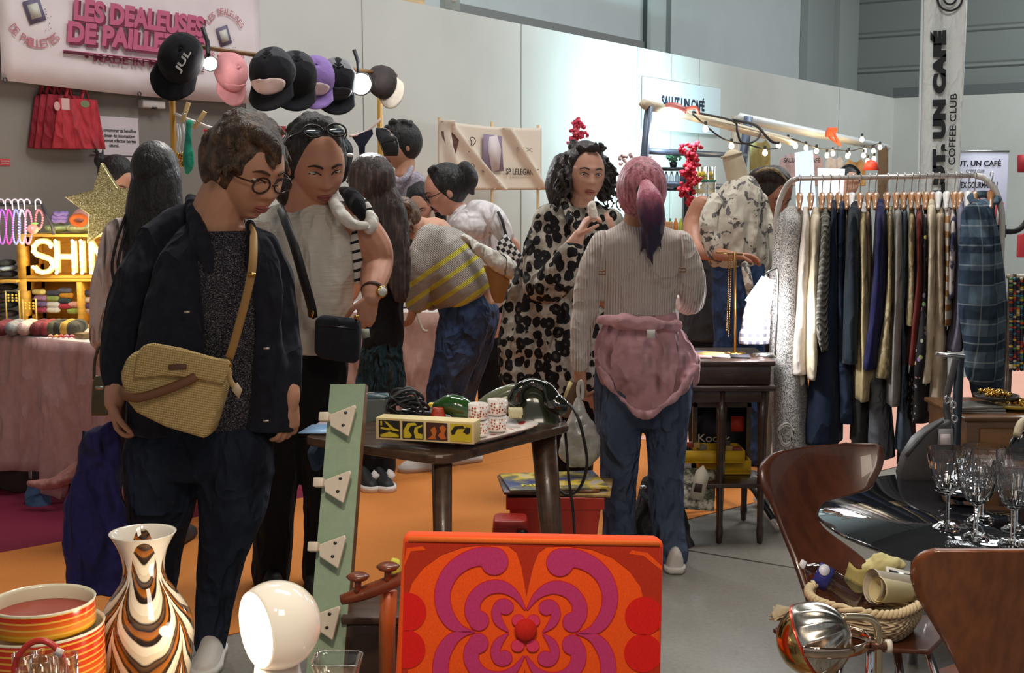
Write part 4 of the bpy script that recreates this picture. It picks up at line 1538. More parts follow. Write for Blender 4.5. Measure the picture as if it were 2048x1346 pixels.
	r,H=simple_person('stallholder with streaked brown hair in a sleeveless grey top, behind the flowered bust',(1546,388),92,Y,28,38,(190,134,108),(52,42,38),
[(398,1440,1510,Y),(408,1400,1540,Y),(450,1392,1550,Y),(520,1386,1550,Y),(600,1362,1545,Y),(680,1352,1545,Y)],m,hair4,arms=arms,topname='sleeveless_top',closed=.8)
	s=MB()
	for k in range(4):
		px_limb(s,[(1512+5*k,345-2*k,Y-.10-.01*k,2),(1534+6*k,336+k,Y-.13,2.4),(1562+4*k,346+5*k,Y-.12,1.5)])
	s.build('blond_streaks',hair_mat((170,148,110),(205,185,150)),r)
	# far visitor behind the clothes rail
	Y=10.5
	simple_person('dark-haired visitor with headphones far behind the clothes rail',(1696,368),58,Y,10,10,(196,150,125),(26,26,28),
[(402,1678,1714,Y),(412,1658,1736,Y),(470,1656,1740,Y),(540,1660,1738,Y)],cloth((226,224,220)),
lambda h,H:h.tube([H.w(-.09,-.01,0),H.w(-.09,-.01,.09),H.w(0,-.01,.15),H.w(.09,-.01,.09),H.w(.09,-.01,0)],.012,8,3),face=False)
people_all()
# ------------------------------------------------------------------ wall graphics, pink stall, cap rail
def panel_on_wall(name,x0,x1,yb0,yt0,m,off,th=.004,parent=None,z0=None,z1=None):
	"""flat board parallel to the partition between photo columns x0 and x1; heights taken at column x0"""
	a,b=wall_hit(x0,yb0,off),wall_hit(x1,yb0,off)
	t=wall_hit(x0,yt0,off)
	z0=a.z if z0 is None else z0
	z1=t.z if z1 is None else z1
	q=MB()
	q.quadbox((a.x,a.y,z0),(b.x,b.y,z0),(b.x,b.y,z1),(a.x,a.y,z1),-WN*th)
	return q.build(name,m,parent,smooth=False),a,b,z0,z1
def wall_text(name,s,m,x0,x1,y,hpx,off,parent,bold=.0,up=UP,ext=.0006,shear=0.0):
	P,Q=wall_hit(x0,y,off),wall_hit(x1,y,off)
	w=(Vector((Q.x,Q.y,0))-Vector((P.x,P.y,0))).length
	return text(name,s,m,P,WU,up,w,hpx*pm(P.y),parent,bold,ext,shear)
def arc_text(s,m,cx,cy,rpx,a0,a1,hpx,off,parent,inside=False):
	C=wall_hit(cx,cy,off)
	k=pm(C.y)
	n=len(s)
	for i,ch in enumerate(s):
		if ch==' ':
			continue
		a=radians(a0+(a1-a0)*i/(n-1))
		rad=WU*cos(a)+UP*sin(a)
		up=rad if not inside else -rad
		ux=up.cross(WN)*1.0
		if ux.dot(WU)<0 and abs(cos(a))<.99:
			pass
		P=C+rad*(rpx*k)-ux*(hpx*.3*k)
		text('lettering',ch,m,P,ux,up,hpx*.6*k,hpx*k,parent,.0,.0005)
def wall_things():
	pink,dark=plain((196,96,130),.7),plain((120,36,66),.7)
	bm=Mat('banner_vinyl')
	nz=bm.noise(bm.co((1,1,1)),2.2,2.0)
	bm.base(bm.ramp(nz,[(.3,lin((222,206,210))),(.7,lin((236,224,226)))])).pr(rough=.45)
	bm.bump(nz,.5,.08)
	a,b=wall_hit(4,165,.10),wall_hit(525,215,.10)
	zb=a.z+.012
	root=thing('banner',((a.x+b.x)/2,(a.y+b.y)/2,zb),'large pale pink vinyl banner with bold pink lettering hung on the wall above the stall','banner')
	g=[]
	for i in range(25):
		r=[]
		for j in range(11):
			t,s=i/24,j/10
			p=a.lerp(b,t)
			z=zb-.02*t-.015*sin(pi*t)+1.15*s
			r.append(Vector((p.x,p.y,z))+WN*(.006*sin(9*t+3*s)*1))
		g.append(r)
	q=MB()
	q.sheet(g,-.004)
	q.build('banner_sheet',bm.mat,root)
	o1=.112
	for dx,dy,m,o in ((5,6,dark,o1),(0,0,pink,o1+.002)):
		wall_text('lettering','LES DEALEUSES',m,147+dx,408+dx,40+dy,44,o,root,.05,shear=.12)
		wall_text('lettering','DE PAILLETTES',m,134+dx,412+dx,84+dy,42,o,root,.05,shear=.12)
	for dy,m,o in ((4,dark,o1),(0,pink,o1+.002)):
		P,Q=wall_hit(128,101+dy,o),wall_hit(405,101+dy,o)
		q=MB()
		q.tube([P,Vector((Q.x,Q.y,P.z))],.012,8,flat=.3)
		q.build('underline_print',m,root)
	wall_text('lettering','\u2022 MADE IN MARSEILLE',dark,170,408,121,15,o1,root,.02)
	grey=plain((110,100,125),.6)
	for cx,cy,s in ((69,22,26),(448,72,21)):
		C=wall_hit(cx,cy,o1)
		k=pm(C.y)*s
		q=MB()
		R=[(cos(radians(20))*x-sin(radians(20))*y,sin(radians(20))*x+cos(radians(20))*y) for x,y in ((-.75,-.85),(.75,-.85),(.75,.85),(-.75,.85))]
		q.prism([C+WU*(x*k)+UP*(y*k) for x,y in R],WN*.001)
		q.mat(1).prism([C+WN*.001+WU*(x*k*.62)+UP*(y*k*.62) for x,y in R],WN*.001)
		for i in range(9):
			p=C+WU*(k*(.9+rnd.random()*.5))+UP*(k*(rnd.random()*2-1.4))
			q.mat(0).prism([p+WU*(k*.05*cos(t))+UP*(k*.05*sin(t)) for t in (0,1.57,3.14,4.71)],WN*.001)
		q.build('logo_print',[grey,plain((205,200,190),.5)],root)
	red2=plain((190,120,130),.7)
	arc_text('DE PAILLETTES',red2,72,18,74,218,312,17,o1,root,True)
	arc_text('LES DEALEUSES',red2,452,78,46,145,35,12,o1,root)
	arc_text('DE PAILLETTES',red2,452,78,56,215,325,12,o1,root,True)
	for px,py in ((10,160),(279,188),(518,208)):
		q=MB()
		c=wall_hit(px,py,.114)
		q.tube([c+(WU*cos(t)+UP*sin(t))*.011 for t in [2*pi*k/14 for k in range(14)]],.004,6,1,True)
		q.build('eyelet',plain((90,86,84),.3,.8),root)
		# red tote bags hanging under the banner
	bag_root=None
	for i,(x0,x1,y0,y1,c) in enumerate(((55,140,190,296,(128,36,48)),(66,160,188,298,(150,44,56)),(80,176,188,297,(138,38,50)),(102,210,196,297,(182,56,66)))):
		oo=.05+.012*i
		P=[wall_hit(x,y,oo) for x,y in ((x0,y1),(x1,y1+2),(x1-18,y0+4),(x0+14,y0))]
		r=thing('tote_bag',P[0],['dark red tote bag at the back of the bunch under the banner','red tote bag second from the back of the bunch on the wall','red tote bag second from the front of the bunch on the wall',
'front red tote bag with white stickers, hanging under the banner'][i],'bag','red tote bags on the wall')
		q=MB()
		q.prism(P,WN*.010)
		q.build('bag_body',cloth(c,.15,.3,.95,.4),r,bev=.004)
		for s in (.28,.7):
			q=MB()
			t0=P[3].lerp(P[2],s-.1)
			t1=P[3].lerp(P[2],s+.1)
			q.tube([t0,t0+UP*.10+WU*.03,t1+UP*.10-WU*.03,t1],.009,6,4,flat=.4)
			q.build('handle',cloth(c,.15,.3,.95,.4),r)
		if i==3:
			for cx,cy,w,h,c2 in ((114,212,7,9,(214,160,160)),(131,208,9,11,(216,176,172)),(170,208,11,7,(120,130,96))):
				C=wall_hit(cx,cy,oo+.0105)
				k=pm(C.y)
				q=MB()
				q.prism([C+WU*(w*k*cos(t))+UP*(h*k*sin(t)) for t in [2*pi*n/12 for n in range(12)]] if w!=9 else [C+WU*(w*k*x)+UP*(h*k*y) for x,y in ((-1,-1),(1,-1),(1,1),(-1,1))],WN*.001)
				q.build('sticker',plain(c2,.7),r,smooth=False)
				# paper note, small red sign, emergency light, red poster
	o,a,b,z0,z1=panel_on_wall('notice',196,280,340,232,plain((206,196,200),.8),.034)
	o['label'],o['category']='white paper notice with lines of dark text, half behind the red tote bags','notice'
	tm=plain((70,62,66),.8)
	for s,x0,x1,y in (('ornommer za bendfine',207,272,263),('dmen de inlomattion',208,270,274),('eomet stlectue borres',208,272,284),('stond.',219,238,294)):
		wall_text('lettering',s,tm,x0,x1,y,7,.035,o,.012)
	P,Q=wall_hit(181,310,.035),wall_hit(277,310,.035)
	q=MB()
	q.tube([P,Vector((Q.x,Q.y,P.z))],.003,6)
	q.build('rule_print',tm,o)
	o,*_=panel_on_wall('sign',0,21,331,317,plain((186,60,66),.6),.034,z0=None)
	tag(o,'tiny red sign with two pale lines low on the stall wall','sign')
	for y in (322,326):
		P,Q=wall_hit(1,y,.0355),wall_hit(19,y,.0355)
		q=MB()
		q.tube([P,Vector((Q.x,Q.y,P.z))],.0025,6)
		q.build('line_print',plain((230,200,196),.6),o)
	r=thing('emergency_light',wall_hit(303,210,.03),'flat white emergency light unit on the wall just under the big banner','light fitting')
	q=MB()
	c=wall_hit(303,209,.05)
	RW=Matrix((WU,WN,UP)).transposed()
	q.box(c,(.16,.05,.045),RW)
	q.build('housing',plain((196,186,180),.5),r,bev=.006)
	q=MB()
	q.box(c-UP*.02+WN*.02,(.03,.02,.012),RW)
	q.build('indicator',plain((50,46,44),.4),r)
	o,*_=panel_on_wall('framed_poster',514,612,296,246,plain((220,214,208),.6),.036)
	tag(o,'red poster in a white frame on the wall between the two front women','poster')
	for x0,x1 in ((519,556),(562,607)):
		q=MB()
		a,b,t=wall_hit(x0,292,.041),wall_hit(x1,292,.041),wall_hit(x0,252,.041)
		q.quadbox(a,(b.x,b.y,a.z),(b.x,b.y,t.z),(a.x,a.y,t.z),-WN*.001)
		q.build('print',plain((160,40,48),.6),o,smooth=False)
	q=MB()
	a,b=wall_hit(494,300,.02),wall_hit(526,300,.02)
	q.quadbox((a.x,a.y,0),(b.x,b.y,0),(b.x,b.y,2.0),(a.x,a.y,2.0),-WN*.018)
	struct(q.build('trim_post',plain((170,172,166),.6),smooth=False))
	# wooden board and clear box on top of the partition
	c=wall_hit(806,5,-.03)
	q=MB()
	a,b=wall_hit(768,5,-.02),wall_hit(850,5,-.02)
	q.quadbox((a.x,a.y,WALL_H+.002),(b.x,b.y,WALL_H+.002),(b.x,b.y,WALL_H+.12),(a.x,a.y,WALL_H+.12),-WN*.02)
	tag(q.build('plywood_board',wood((214,184,140),.8,(4,4,40),.6,0),smooth=False),'light plywood board standing on top of the tall partition','board')
	a=wall_hit(900,26,-.03)
	r=thing('clear_box',(a.x,a.y,WALL_H),'clear plastic box lying on top of the partition beside the plywood board','box')
	q=MB()
	q.box((a.x,a.y,WALL_H+.062),(.20,.05,.12),RW)
	q.build('box_body',plain((150,156,150),.2,coat=.5),r,bev=.01)
	q=MB()
	q.ell((a.x,a.y,WALL_H+.085),(.05,.03,.03))
	q.build('lamp_bulb',plain((210,212,206),.15),r)
	# fashion banner on posts
	off=.35
	a,b=wall_hit(878,375,off),wall_hit(1083,375,off)
	zt,z0=wall_hit(878,240,off).z,wall_hit(878,380,off).z
	root=thing('fabric_banner',((a.x+b.x)/2,(a.y+b.y)/2,0),'creased white and beige fashion banner on thin wooden posts behind the crowd','banner')
	g=[]
	for i in range(41):
		r=[]
		for j in range(21):
			t,s=i/40,j/20
			p=a.lerp(b,t)
			d=.05*exp(-((t-.06-(1-s)*.52)/.035)**2)+.05*exp(-((t-.62-(1-s)*.40)/.035)**2)+.05*exp(-((t-.05-(1-s)**2*.2)/.03)**2)
			r.append(Vector((p.x,p.y,z0+(zt-z0)*s-.02*sin(pi*t)*s))+WN*d)
		g.append(r)
	q=MB()
	q.sheet(g,-.003)
	q.build('banner_sheet',plain((224,208,190),.5,var=.06,vs=2),root)
	o2=off+.012
	for pts,c,o in (([(882,262),(921,266),(908,322),(895,300)],(96,60,52),.018),([(967,268),(1003,272),(1007,342),(965,345)],(140,120,142),.018),
([(978,274),(994,270),(1002,300),(998,340),(984,344),(976,300)],(214,200,200),.021)):
		pr=MB()
		pr.prism([wall_hit(x,y,off+o) for x,y in pts],WN*.001)
		pr.build('picture_print',plain(c,.7),root)
	q=MB()
	pts=[(938,304),(943,285),(940,277),(947,275),(951,283),(944,292),(936,290),(942,300),(946,303)]
	q.tube([wall_hit(x,y,o2+.012) for x,y in pts],.0035,6,5)
	q.build('monogram_print',plain((70,56,54),.6),root)
	q=MB()
	C=wall_hit(945,333,o2+.012)
	q.tube([C+(WU*cos(t)+UP*sin(t))*.022 for t in [2*pi*k/16 for k in range(16)]],.003,6,1,True)
	q.build('ring_print',plain((120,96,92),.6),root)
	wall_text('lettering','SP LELEGANTE',plain((60,52,50),.7),1012,1078,349,12,off+.02,root,.015)
	wall_text('lettering','PIX',plain((150,140,132),.7),1035,1066,303,9,off+.03,root,.0)
	for px in (879,984,1076):
		P=wall_hit(px,300,off-.02)
		q=MB()
		q.box((P.x,P.y,(zt+.02)/2),(.022,.022,zt+.02))
		q.build('post',wood((206,170,124),.8,(40,40,3),.6,0),root)
		# white board with the coffee stand's name
	o,*_=panel_on_wall('wall_sign',1287,1440,257,153,plain((222,236,240),.5),.03,.02)
	tag(o,'pale rectangular wall sign with black lettering above the coffee stand','sign')
	nv=plain((34,38,60),.6)
	wall_text('lettering','SALUT UN CAF\u00c9',nv,1323,1409,213,27,.032,o,.05)
	wall_text('lettering','COFFEE CLUB',plain((110,128,160),.6),1350,1384,231,8,.032,o,.0)
def pink_stall():
	Z=.77
	A0,A1=on_floor(0,667,Z),on_floor(180,685,Z)
	u=(A1-A0).normalized()
	n=Vector((-u.y,u.x,0))
	if n.y<0:
		n=-n
	L0,L1=-.45,1.45
	root=thing('stall_table',(A1.x,A1.y,0),'long stall table under a dusty pink cloth with a white top, at the sock stand','table')
	q=MB()
	cc=A0+u*((L0+L1)/2)+n*.28
	R=Matrix((u,n,UP)).transposed()
	q.box((cc.x,cc.y,Z-.012),(L1-L0,.56,.024),R)
	q.build('table_top',plain((236,228,224),.6),root,bev=.004)
	for s in (L0+.1,.42,L1-.1):
		for d in (.06,.5):
			p=A0+u*s+n*d
			q=MB()
			q.box((p.x,p.y,Z/2-.012),(.035,.035,Z-.024),R)
			q.build('leg',plain((60,52,50),.5),root)
			# draped cloth: its own thing
	g=[]
	for i in range(90):
		t=i/89
		s=L0-.01+(L1-L0+.02)*t
		hem=.115+.02*sin(5*s)-(.085 if.28<s<.52 else 0)*1.0
		r=[]
		for j in range(14):
			k=j/13
			fold=(.018*sin(s*17+.6)+.010*sin(s*41))*k
			p=A0+u*s-n*(.012+fold+.03*k+(.012 if s>.3 else 0))
			r.append(Vector((p.x,p.y,Z-.004-(Z-.004-hem)*k)))
		g.append(r)
	q=MB()
	q.sheet(g,.004)
	o=q.build('tablecloth',cloth((214,172,166),.07,.5,.9,.35,6.0,260.0))
	tag(o,'dusty pink cloth hanging down the front of the long stall table','tablecloth')
	# things stored under the table
	p=on_floor(20,992)
	q=MB()
	q.box((p.x-.1,p.y+.3,.10),(.5,.3,.2),R)
	tag(q.build('storage_crate',plain((62,48,46),.7),bev=.01),'dark storage crate pushed under the pink stall','crate')
	q=MB()
	q.box((p.x+.04,p.y+.1,.09),(.09,.004,.05),R)
	tag(q.build('card',plain((190,180,176),.8)),'small pale card leaning against the dark crate under the stall','card')
	p=on_floor(72,1015)
	q=MB()
	q.hull([(962,58,92,p.y+.12),(985,52,100,p.y+.1),(1010,52,104,p.y+.06)],.8)
	tag(q.build('bag',cloth((72,96,130)),vox=.008,sm=3,wr=(.02,.05)),'faded blue bag standing under the pink tablecloth hem','bag')
	q=MB()
	q.limb([(*at(60,966,p.y-.06),.016),(*at(84,970,p.y-.06),.022),(*at(110,966,p.y-.06),.03),(*at(140,950,p.y-.04),.036),(*at(160,930,p.y-.02),.03)],12,4)
	tag(q.build('pink_scarf',cloth((206,150,140)),vox=.007,sm=2,wr=(.02,.05)),'loose end of pink fabric trailing beside the blue bag under the stall','scarf')
	# two wooden crates stacked on the table
	yel=wood((226,176,70),.75,(5,40,40),.55,0.05)
	Yc=6.14
	x0,x1=at(38,600,Yc).x,at(262,600,Yc).x
	tops={}
	for k,(zb,zt) in enumerate(((Z+.001,1.015),(1.017,1.235))):
		r=thing('wooden_crate',((x0+x1)/2,Yc+.13,zb),['lower yellow wooden crate on the pink stall, filled with rolled socks','upper yellow wooden crate holding the lit letters'][k],'crate','wooden crates on the pink stall')
		th=.014
		q=MB()
		q.box(((x0+x1)/2,Yc+.25,(zb+zt)/2),(x1-x0,th,zt-zb))
		q.box(((x0+x1)/2,Yc+.13,zb+th/2),(x1-x0,.24,th))
		q.box(((x0+x1)/2,Yc+.13,zt-th/2),(x1-x0,.24,th))
		q.build('shell',yel,r,bev=.002)
		for xe,s in ((x0,1),(x1,-1)):
			q=MB()
			for zz,hh in ((zb+.03,.06),(zt-.03,.06)):
				q.box((xe+s*.02,Yc+.13,zz),(.04,.25,hh))
			for yy in (Yc+.03,Yc+.23):
				q.box((xe+s*.02,yy,(zb+zt)/2),(.04,.06,zt-zb-.02))
			q.mat(1).box((xe+s*.02,Yc+.13,(zb+zt)/2),(.02,.15,.11))
			q.build('end_board',[yel,plain((70,44,20),.8)],r)
		if k==0:
			q=MB()
			xm=at(158,600,Yc).x
			q.box((xm,Yc+.13,(zb+zt)/2),(.025,.24,zt-zb-.03))
			q.build('divider',yel,r)
			# lit letters
	bulb_m=glow((255,236,180),20.0,'warm_bulb')
	face=plain((236,210,140),.5)
	S=at(100,510,Yc-.05)
	k=pm(Yc)
	strokes={'S':(62,[[(.95,.82),(.72,.98),(.3,.98),(.06,.80),(.12,.60),(.5,.50),(.88,.40),(.95,.2),(.7,.03),(.3,.02),(.04,.18)]],40),
'H':(105,[[(.12,0),(.12,1)],[(.88,0),(.88,1)],[(.12,.5),(.88,.5)]],44),
'I':(152,[[(.5,0),(.5,1)]],18),
'N':(175,[[(.1,0),(.1,1)],[(.1,1),(.9,0)],[(.9,0),(.9,1)]],44),
'E':(224,[[(.12,0),(.12,1)],[(.12,1),(.9,1)],[(.12,.5),(.8,.5)],[(.12,0),(.9,0)]],36),
}
	proto=None
	zb,zt=1.033,1.218
	for ch,(px,sts,w) in strokes.items():
		xl=at(px,510,Yc-.05).x
		W=w*k
		r=thing('marquee_letter',(xl+W/2,Yc-.03,zb),'letter %s lit by rows of warm bulbs, standing in the upper crate'%ch,'light sign','lit letters on the pink stall')
		q=MB()
		for st in sts:
			P=[Vector((xl+x*W,Yc-.02,zb+.015+y*(zt-zb-.03))) for x,y in st]
			q.tube(P,.016,8,3 if len(P)>2 else 1,flat=.9)
		q.build('letter_body',face,r)
		for st in sts:
			q=[Vector((xl+x*W,Yc-.042,zb+.015+y*(zt-zb-.03))) for x,y in (catmull(st,4) if len(st)>2 else st)]
			ln=[0]
			for i in range(1,len(q)):
				ln.append(ln[-1]+(q[i]-q[i-1]).length)
			nb=max(2,int(ln[-1]/.026))
			for i in range(nb+1):
				d=ln[-1]*i/nb
				j=max(jj for jj in range(len(ln)) if ln[jj]<=d+1e-9)
				j=min(j,len(q)-2)
				t=(d-ln[j])/max(ln[j+1]-ln[j],1e-6)
				p=q[j].lerp(q[j+1],t)
				if proto is None:
					b=MB()
					b.ell(wloc(r),.0078,n=10,m=7)
					proto=b.build('bulb',bulb_m,r)
					proto.location=p-wloc(r)
				else:
					c=proto.copy()
					c.parent=r
					c.location=p-wloc(r)
					COL.objects.link(c)
	point_light('letter_glow',at(130,500,Yc-.25),5.0,(1.0,.86,.6),.12)
	# rolled socks in the lower crate
	cols=[(206,196,120),(150,116,150),(110,96,140),(150,64,96),(130,146,84),(196,200,202),(206,206,200),(64,70,84),(180,130,40),(50,66,74),(166,60,80),(200,150,140),(140,160,84),
(88,92,110),(60,60,80),(190,176,170),(90,70,110),(176,156,150)]
	names=['yellow','mauve','lilac','plum','olive green','pale grey','white','slate grey','mustard','dark teal','raspberry','salmon','lime green','steel grey','navy','cream','violet','taupe']
	spots=[(78,584),(82,596),(82,608),(82,620),(106,597),(107,609),(107,620),(106,586),(133,591),(130,601),(131,612),(150,609),(148,622),(130,581),(176,586),(178,600),(178,612),(178,622)]
	for i,((px,py),c) in enumerate(zip(spots,cols)):
		q=MB()
		P=at(px,py,Yc+.06)
		q.limb([(P.x-.022,P.y,P.z,.0135),(P.x,P.y,P.z,.0145),(P.x+.022,P.y,P.z,.0135)],12,2)
		where='lowest in its stack' if py>618 else ('topmost in its stack' if py<590 else 'in the middle of its stack')
		tag(q.build('rolled_socks',cloth(c,.12,.4)),'rolled pair of %s socks, %s, in the lower crate'%(names[i],where),'socks','rolled socks in the crate')
		# folded dark clothes beside the crate
	for i,(px,py,w,c,nm) in enumerate(((15,548,34,(36,38,44),'black'),(14,536,32,(170,190,196),'pale blue'),(12,526,30,(58,62,60),'charcoal'),(15,628,38,(64,52,50),'brown'),(14,610,38,(42,44,48),'dark grey'),
(14,592,38,(58,46,50),'maroon'),(14,574,38,(40,34,38),'near-black'))):
		q=MB()
		P=at(px,py,Yc+.06)
		q.ell(P,(w*k/2,.09,.017))
		tag(q.build('folded_garment',cloth(c),wr=(.006,.05)),'%s folded garment in the pile beside the yellow crates'%nm,'clothing','folded garments on the stall')
	q=MB()
	P=at(16,560,Yc+.06)
	q.box((P.x,P.y,P.z),(.16,.2,.012))
	q.box((P.x-.07,P.y,(P.z+Z)/2),(.012,.18,P.z-Z))
	tag(q.build('display_shelf',yel,bev=.001),'small yellow wooden shelf carrying folded clothes at the stall edge','shelf')
	# earring stand
	def stand(px,py,w,h,label):
		P=at(px,py,Yc-.10)
		r=thing('earring_stand',(P.x,P.y,Z),label,'stand')
		ww,hh=w*k,h*k
		q=MB()
		q.tube([(P.x-ww/2,P.y,Z+.004),(P.x-ww/2,P.y,P.z),(P.x+ww/2,P.y,P.z),(P.x+ww/2,P.y,Z+.004)],.004,8,1)
		q.build('frame',plain((226,200,110),.5),r)
		for t in (-.3,0,.3):
			q=MB()
			for d in range(3):
				q.ell((P.x+t*ww,P.y,P.z-.02-.014*d),.006,n=8,m=6)
			q.build('hanging_earring',plain((240,214,70),.3),r)
	stand(24,582,26,30,'little stand hung with yellow earrings in front of the dark clothes')
	stand(58,598,26,24,'little yellow-framed earring stand in front of the sock crate')
	# folded scarves and trays on the table
	sc=[(10,648,(120,60,66),'burgundy'),(32,646,(150,152,150),'grey'),(56,646,(226,196,184),'blush'),(82,648,(126,62,66),'maroon'),(100,650,(150,66,70),'brick red'),
(112,650,(90,90,70),'olive'),(124,650,(60,60,56),'charcoal'),(138,650,(196,160,70),'mustard'),(152,650,(86,84,72),'khaki')]
	for px,py,c,nm in sc:
		P=at(px,py,5.86)
		q=MB()
		q.limb([(P.x,P.y-.05,Z+.035,.034),(P.x+.004,P.y+.02,Z+.04,.036),(P.x,P.y+.08,Z+.036,.03)],12,3)
		tag(q.build('folded_scarf',cloth(c),wr=(.008,.04)),'%s folded scarf in the row along the front of the stall'%nm,'scarf','folded scarves on the stall')
	P=at(168,660,5.72)
	q=MB()
	q.box((P.x,P.y,Z+.014),(.06,.06,.026),R)
	tag(q.build('wooden_box',wood((150,120,70)),bev=.002),'tiny wooden box at the corner of the stall table','box')
	for i,(px,c,nm) in enumerate(((100,(226,160,140),'peach'),(112,(236,170,70),'yellow'),(121,(226,70,40),'red'),(132,(226,130,150),'pink'),(143,(206,90,110),'rose'))):
		P=at(px,668,5.72)
		q=MB()
		q.tube([(P.x-.010,P.y,Z+.008),(P.x,P.y+.01,Z+.013),(P.x+.012,P.y,Z+.007)],.006,8,3)
		tag(q.build('hair_clip',plain(c,.35)),'small %s hair clip lying on the white stall top'%nm,'hair clip','hair clips on the stall')
		# on the crates: scrunchies, hat, star
	top=1.236
	for px,w,h,dz,c,nm in ((114,30,12,.0,(176,196,140),'green and white folded towel under the purple pile'),(160,36,11,.0,(190,200,150),'pale green folded towel beside the glitter star')):
		P=at(px,460,Yc+.12)
		q=MB()
		q.ell((P.x,P.y,top+.026),(w*k*.8,.06,.024))
		tag(q.build('folded_towel',cloth(c),wr=(.01,.03)),nm,'towel')
	for i in range(3):
		P=at(116+3*i,440,Yc+.1)
		q=MB()
		cz=top+.062+.017*i
		q.tube([(P.x+(.036-.004*i)*cos(t),P.y+.03*sin(t),cz+.003*sin(5*t)) for t in [2*pi*n/22 for n in range(22)]],.011,8,1,True)
		tag(q.build('scrunchie',cloth((150,130,196),.1,.4),wr=(.008,.02)),['lowest purple scrunchie of the pile on the crate','middle purple scrunchie of the pile on the crate','topmost purple scrunchie of the pile on the crate'][i],'scrunchie','purple scrunchies')
	P=at(158,446,Yc+.06)
	q=MB()
	q.tube([(P.x+.036*cos(t),P.y,top+.066+.022*sin(t)) for t in [2*pi*n/22 for n in range(22)]],.012,8,1,True)
	tag(q.build('scrunchie',cloth((210,106,50)),wr=(.01,.02)),'orange scrunchie looped on the green towel','scrunchie')
	P=at(165,430,Yc+.16)
	q=MB()
	q.lathe([(.052,0),(.053,.03),(.045,.06),(.025,.078),(.002,.083)],24,(P.x,P.y,top+.04))
	tag(q.build('pink_beanie',cloth((214,160,152))),'rounded pink beanie between the scrunchies and the star','hat')
	m=Mat('glitter')
	v=m.n('ShaderNodeTexVoronoi',{'Vector':m.co(),'Scale':260.0})
	m.base(m.ramp(v.outputs['Color'],[(.2,lin((120,108,66))),(.7,lin((196,182,120))),(.95,lin((250,244,214)))])).pr(rough=.28,metal=.6)
	m.bump(v.outputs['Color'],.6,.006)
	C=at(214,412,5.93)
	r=thing('glitter_star',(C.x,C.y,top),'big gold glitter star leaning on the crates','decoration')
	q=MB()
	pts=[]
	for i in range(10):
		a=radians(96+36*i)
		rr=(.205 if i%2==0 else.098)
		pts.append(C+Vector((rr*cos(a),0,rr*sin(a))))
	q.prism(pts,(0,.045,0))
	q.build('star_body',m.mat,r,smooth=False,bev=.004)
	# necklace rail at the frame edge
	P0,P1=at(-30,409,5.95),at(84,409,5.95)
	r=thing('jewellery_rail',(P1.x,P1.y,Z),'dark rail with curved hooks for necklaces at the end of the pink stall','stand')
	q=MB()
	q.tube([P0,P1],.009,8)
	q.tube([P1,at(104,450,5.97),Vector((at(108,470,5.98).x,5.98,1.24))],.009,8)
	q.build('rail',plain((48,46,48),.5),r)
	cols=[((190,120,220),'violet'),((236,90,190),'magenta'),((160,170,236),'lavender'),((226,214,236),'pearl white'),((240,150,170),'pink'),((236,130,130),'coral')]
	for i,px in enumerate((4,18,32,44,56,78)):
		hk=MB()
		c=at(px,407,5.95)
		hk.tube([c+Vector((.014*cos(t),-.012,.004+.016*sin(t))) for t in [pi*n/8-.3 for n in range(9)]]+[c+Vector((-.012,-.012,-.03))],.0035,8,2)
		hk.build('hook',plain((232,228,230),.3),r)
		c3,nm=cols[i]
		q=MB()
		ln=(46,40,44,36,42,24)[i]
		for n in range(ln):
			t=n/(ln-1)
			a=t*2*pi
			q.ell(c+Vector((.016*sin(a)+.004*sin(9*t),-.014,-.03-(.16 if i!=5 else.09)*(1-cos(a))/2)),.0056,n=8,m=6)
		tag(q.build('bead_necklace',plain(c3,.25)),'%s bead necklace hanging from the dark hook rail'%nm,'necklace','necklaces on the hook rail')
	for px,c3,nm in ((62,(240,130,110),'coral pink'),):
		q=MB()
		c=at(66,458,5.92)
		q.ell(c,(.026,.02,.024))
		q.mat(1).ell(c+Vector((.008,0,.026)),(.018,.008,.006))
		tag(q.build('peach_charm',[plain(c3,.3),plain((120,180,80),.4)]),'peach shaped charm with a green leaf beside the necklaces','charm')
	point_light('rail_lamp',at(30,440,5.75),2.2,(.95,.8,1.0),.05)
	# olive handbag on the arm of the long-haired woman
	r=thing('handbag',at(197,830,4.80),'small olive green handbag hanging from the arm of the woman with long black hair','handbag')
	q=MB()
	q.hull([(752,190,208,4.80,.5),(768,186,212,4.80,.5),(800,184,214,4.80,.5),(830,184,215,4.80,.5)],.6,power=4)
	q.build('bag_body',plain((92,92,68),.5,var=.1),r)
	q=MB()
	q.tube([at(188,758,4.80),at(190,720,4.80),at(201,690,4.80),at(208,730,4.80),at(210,758,4.80)],.006,8,4)
	q.build('strap',plain((84,78,60),.5),r)
	q=MB()
	q.box(at(199,776,4.75),(.03,.012,.012))
	q.build('clasp',plain((190,186,170),.3,.8),r)
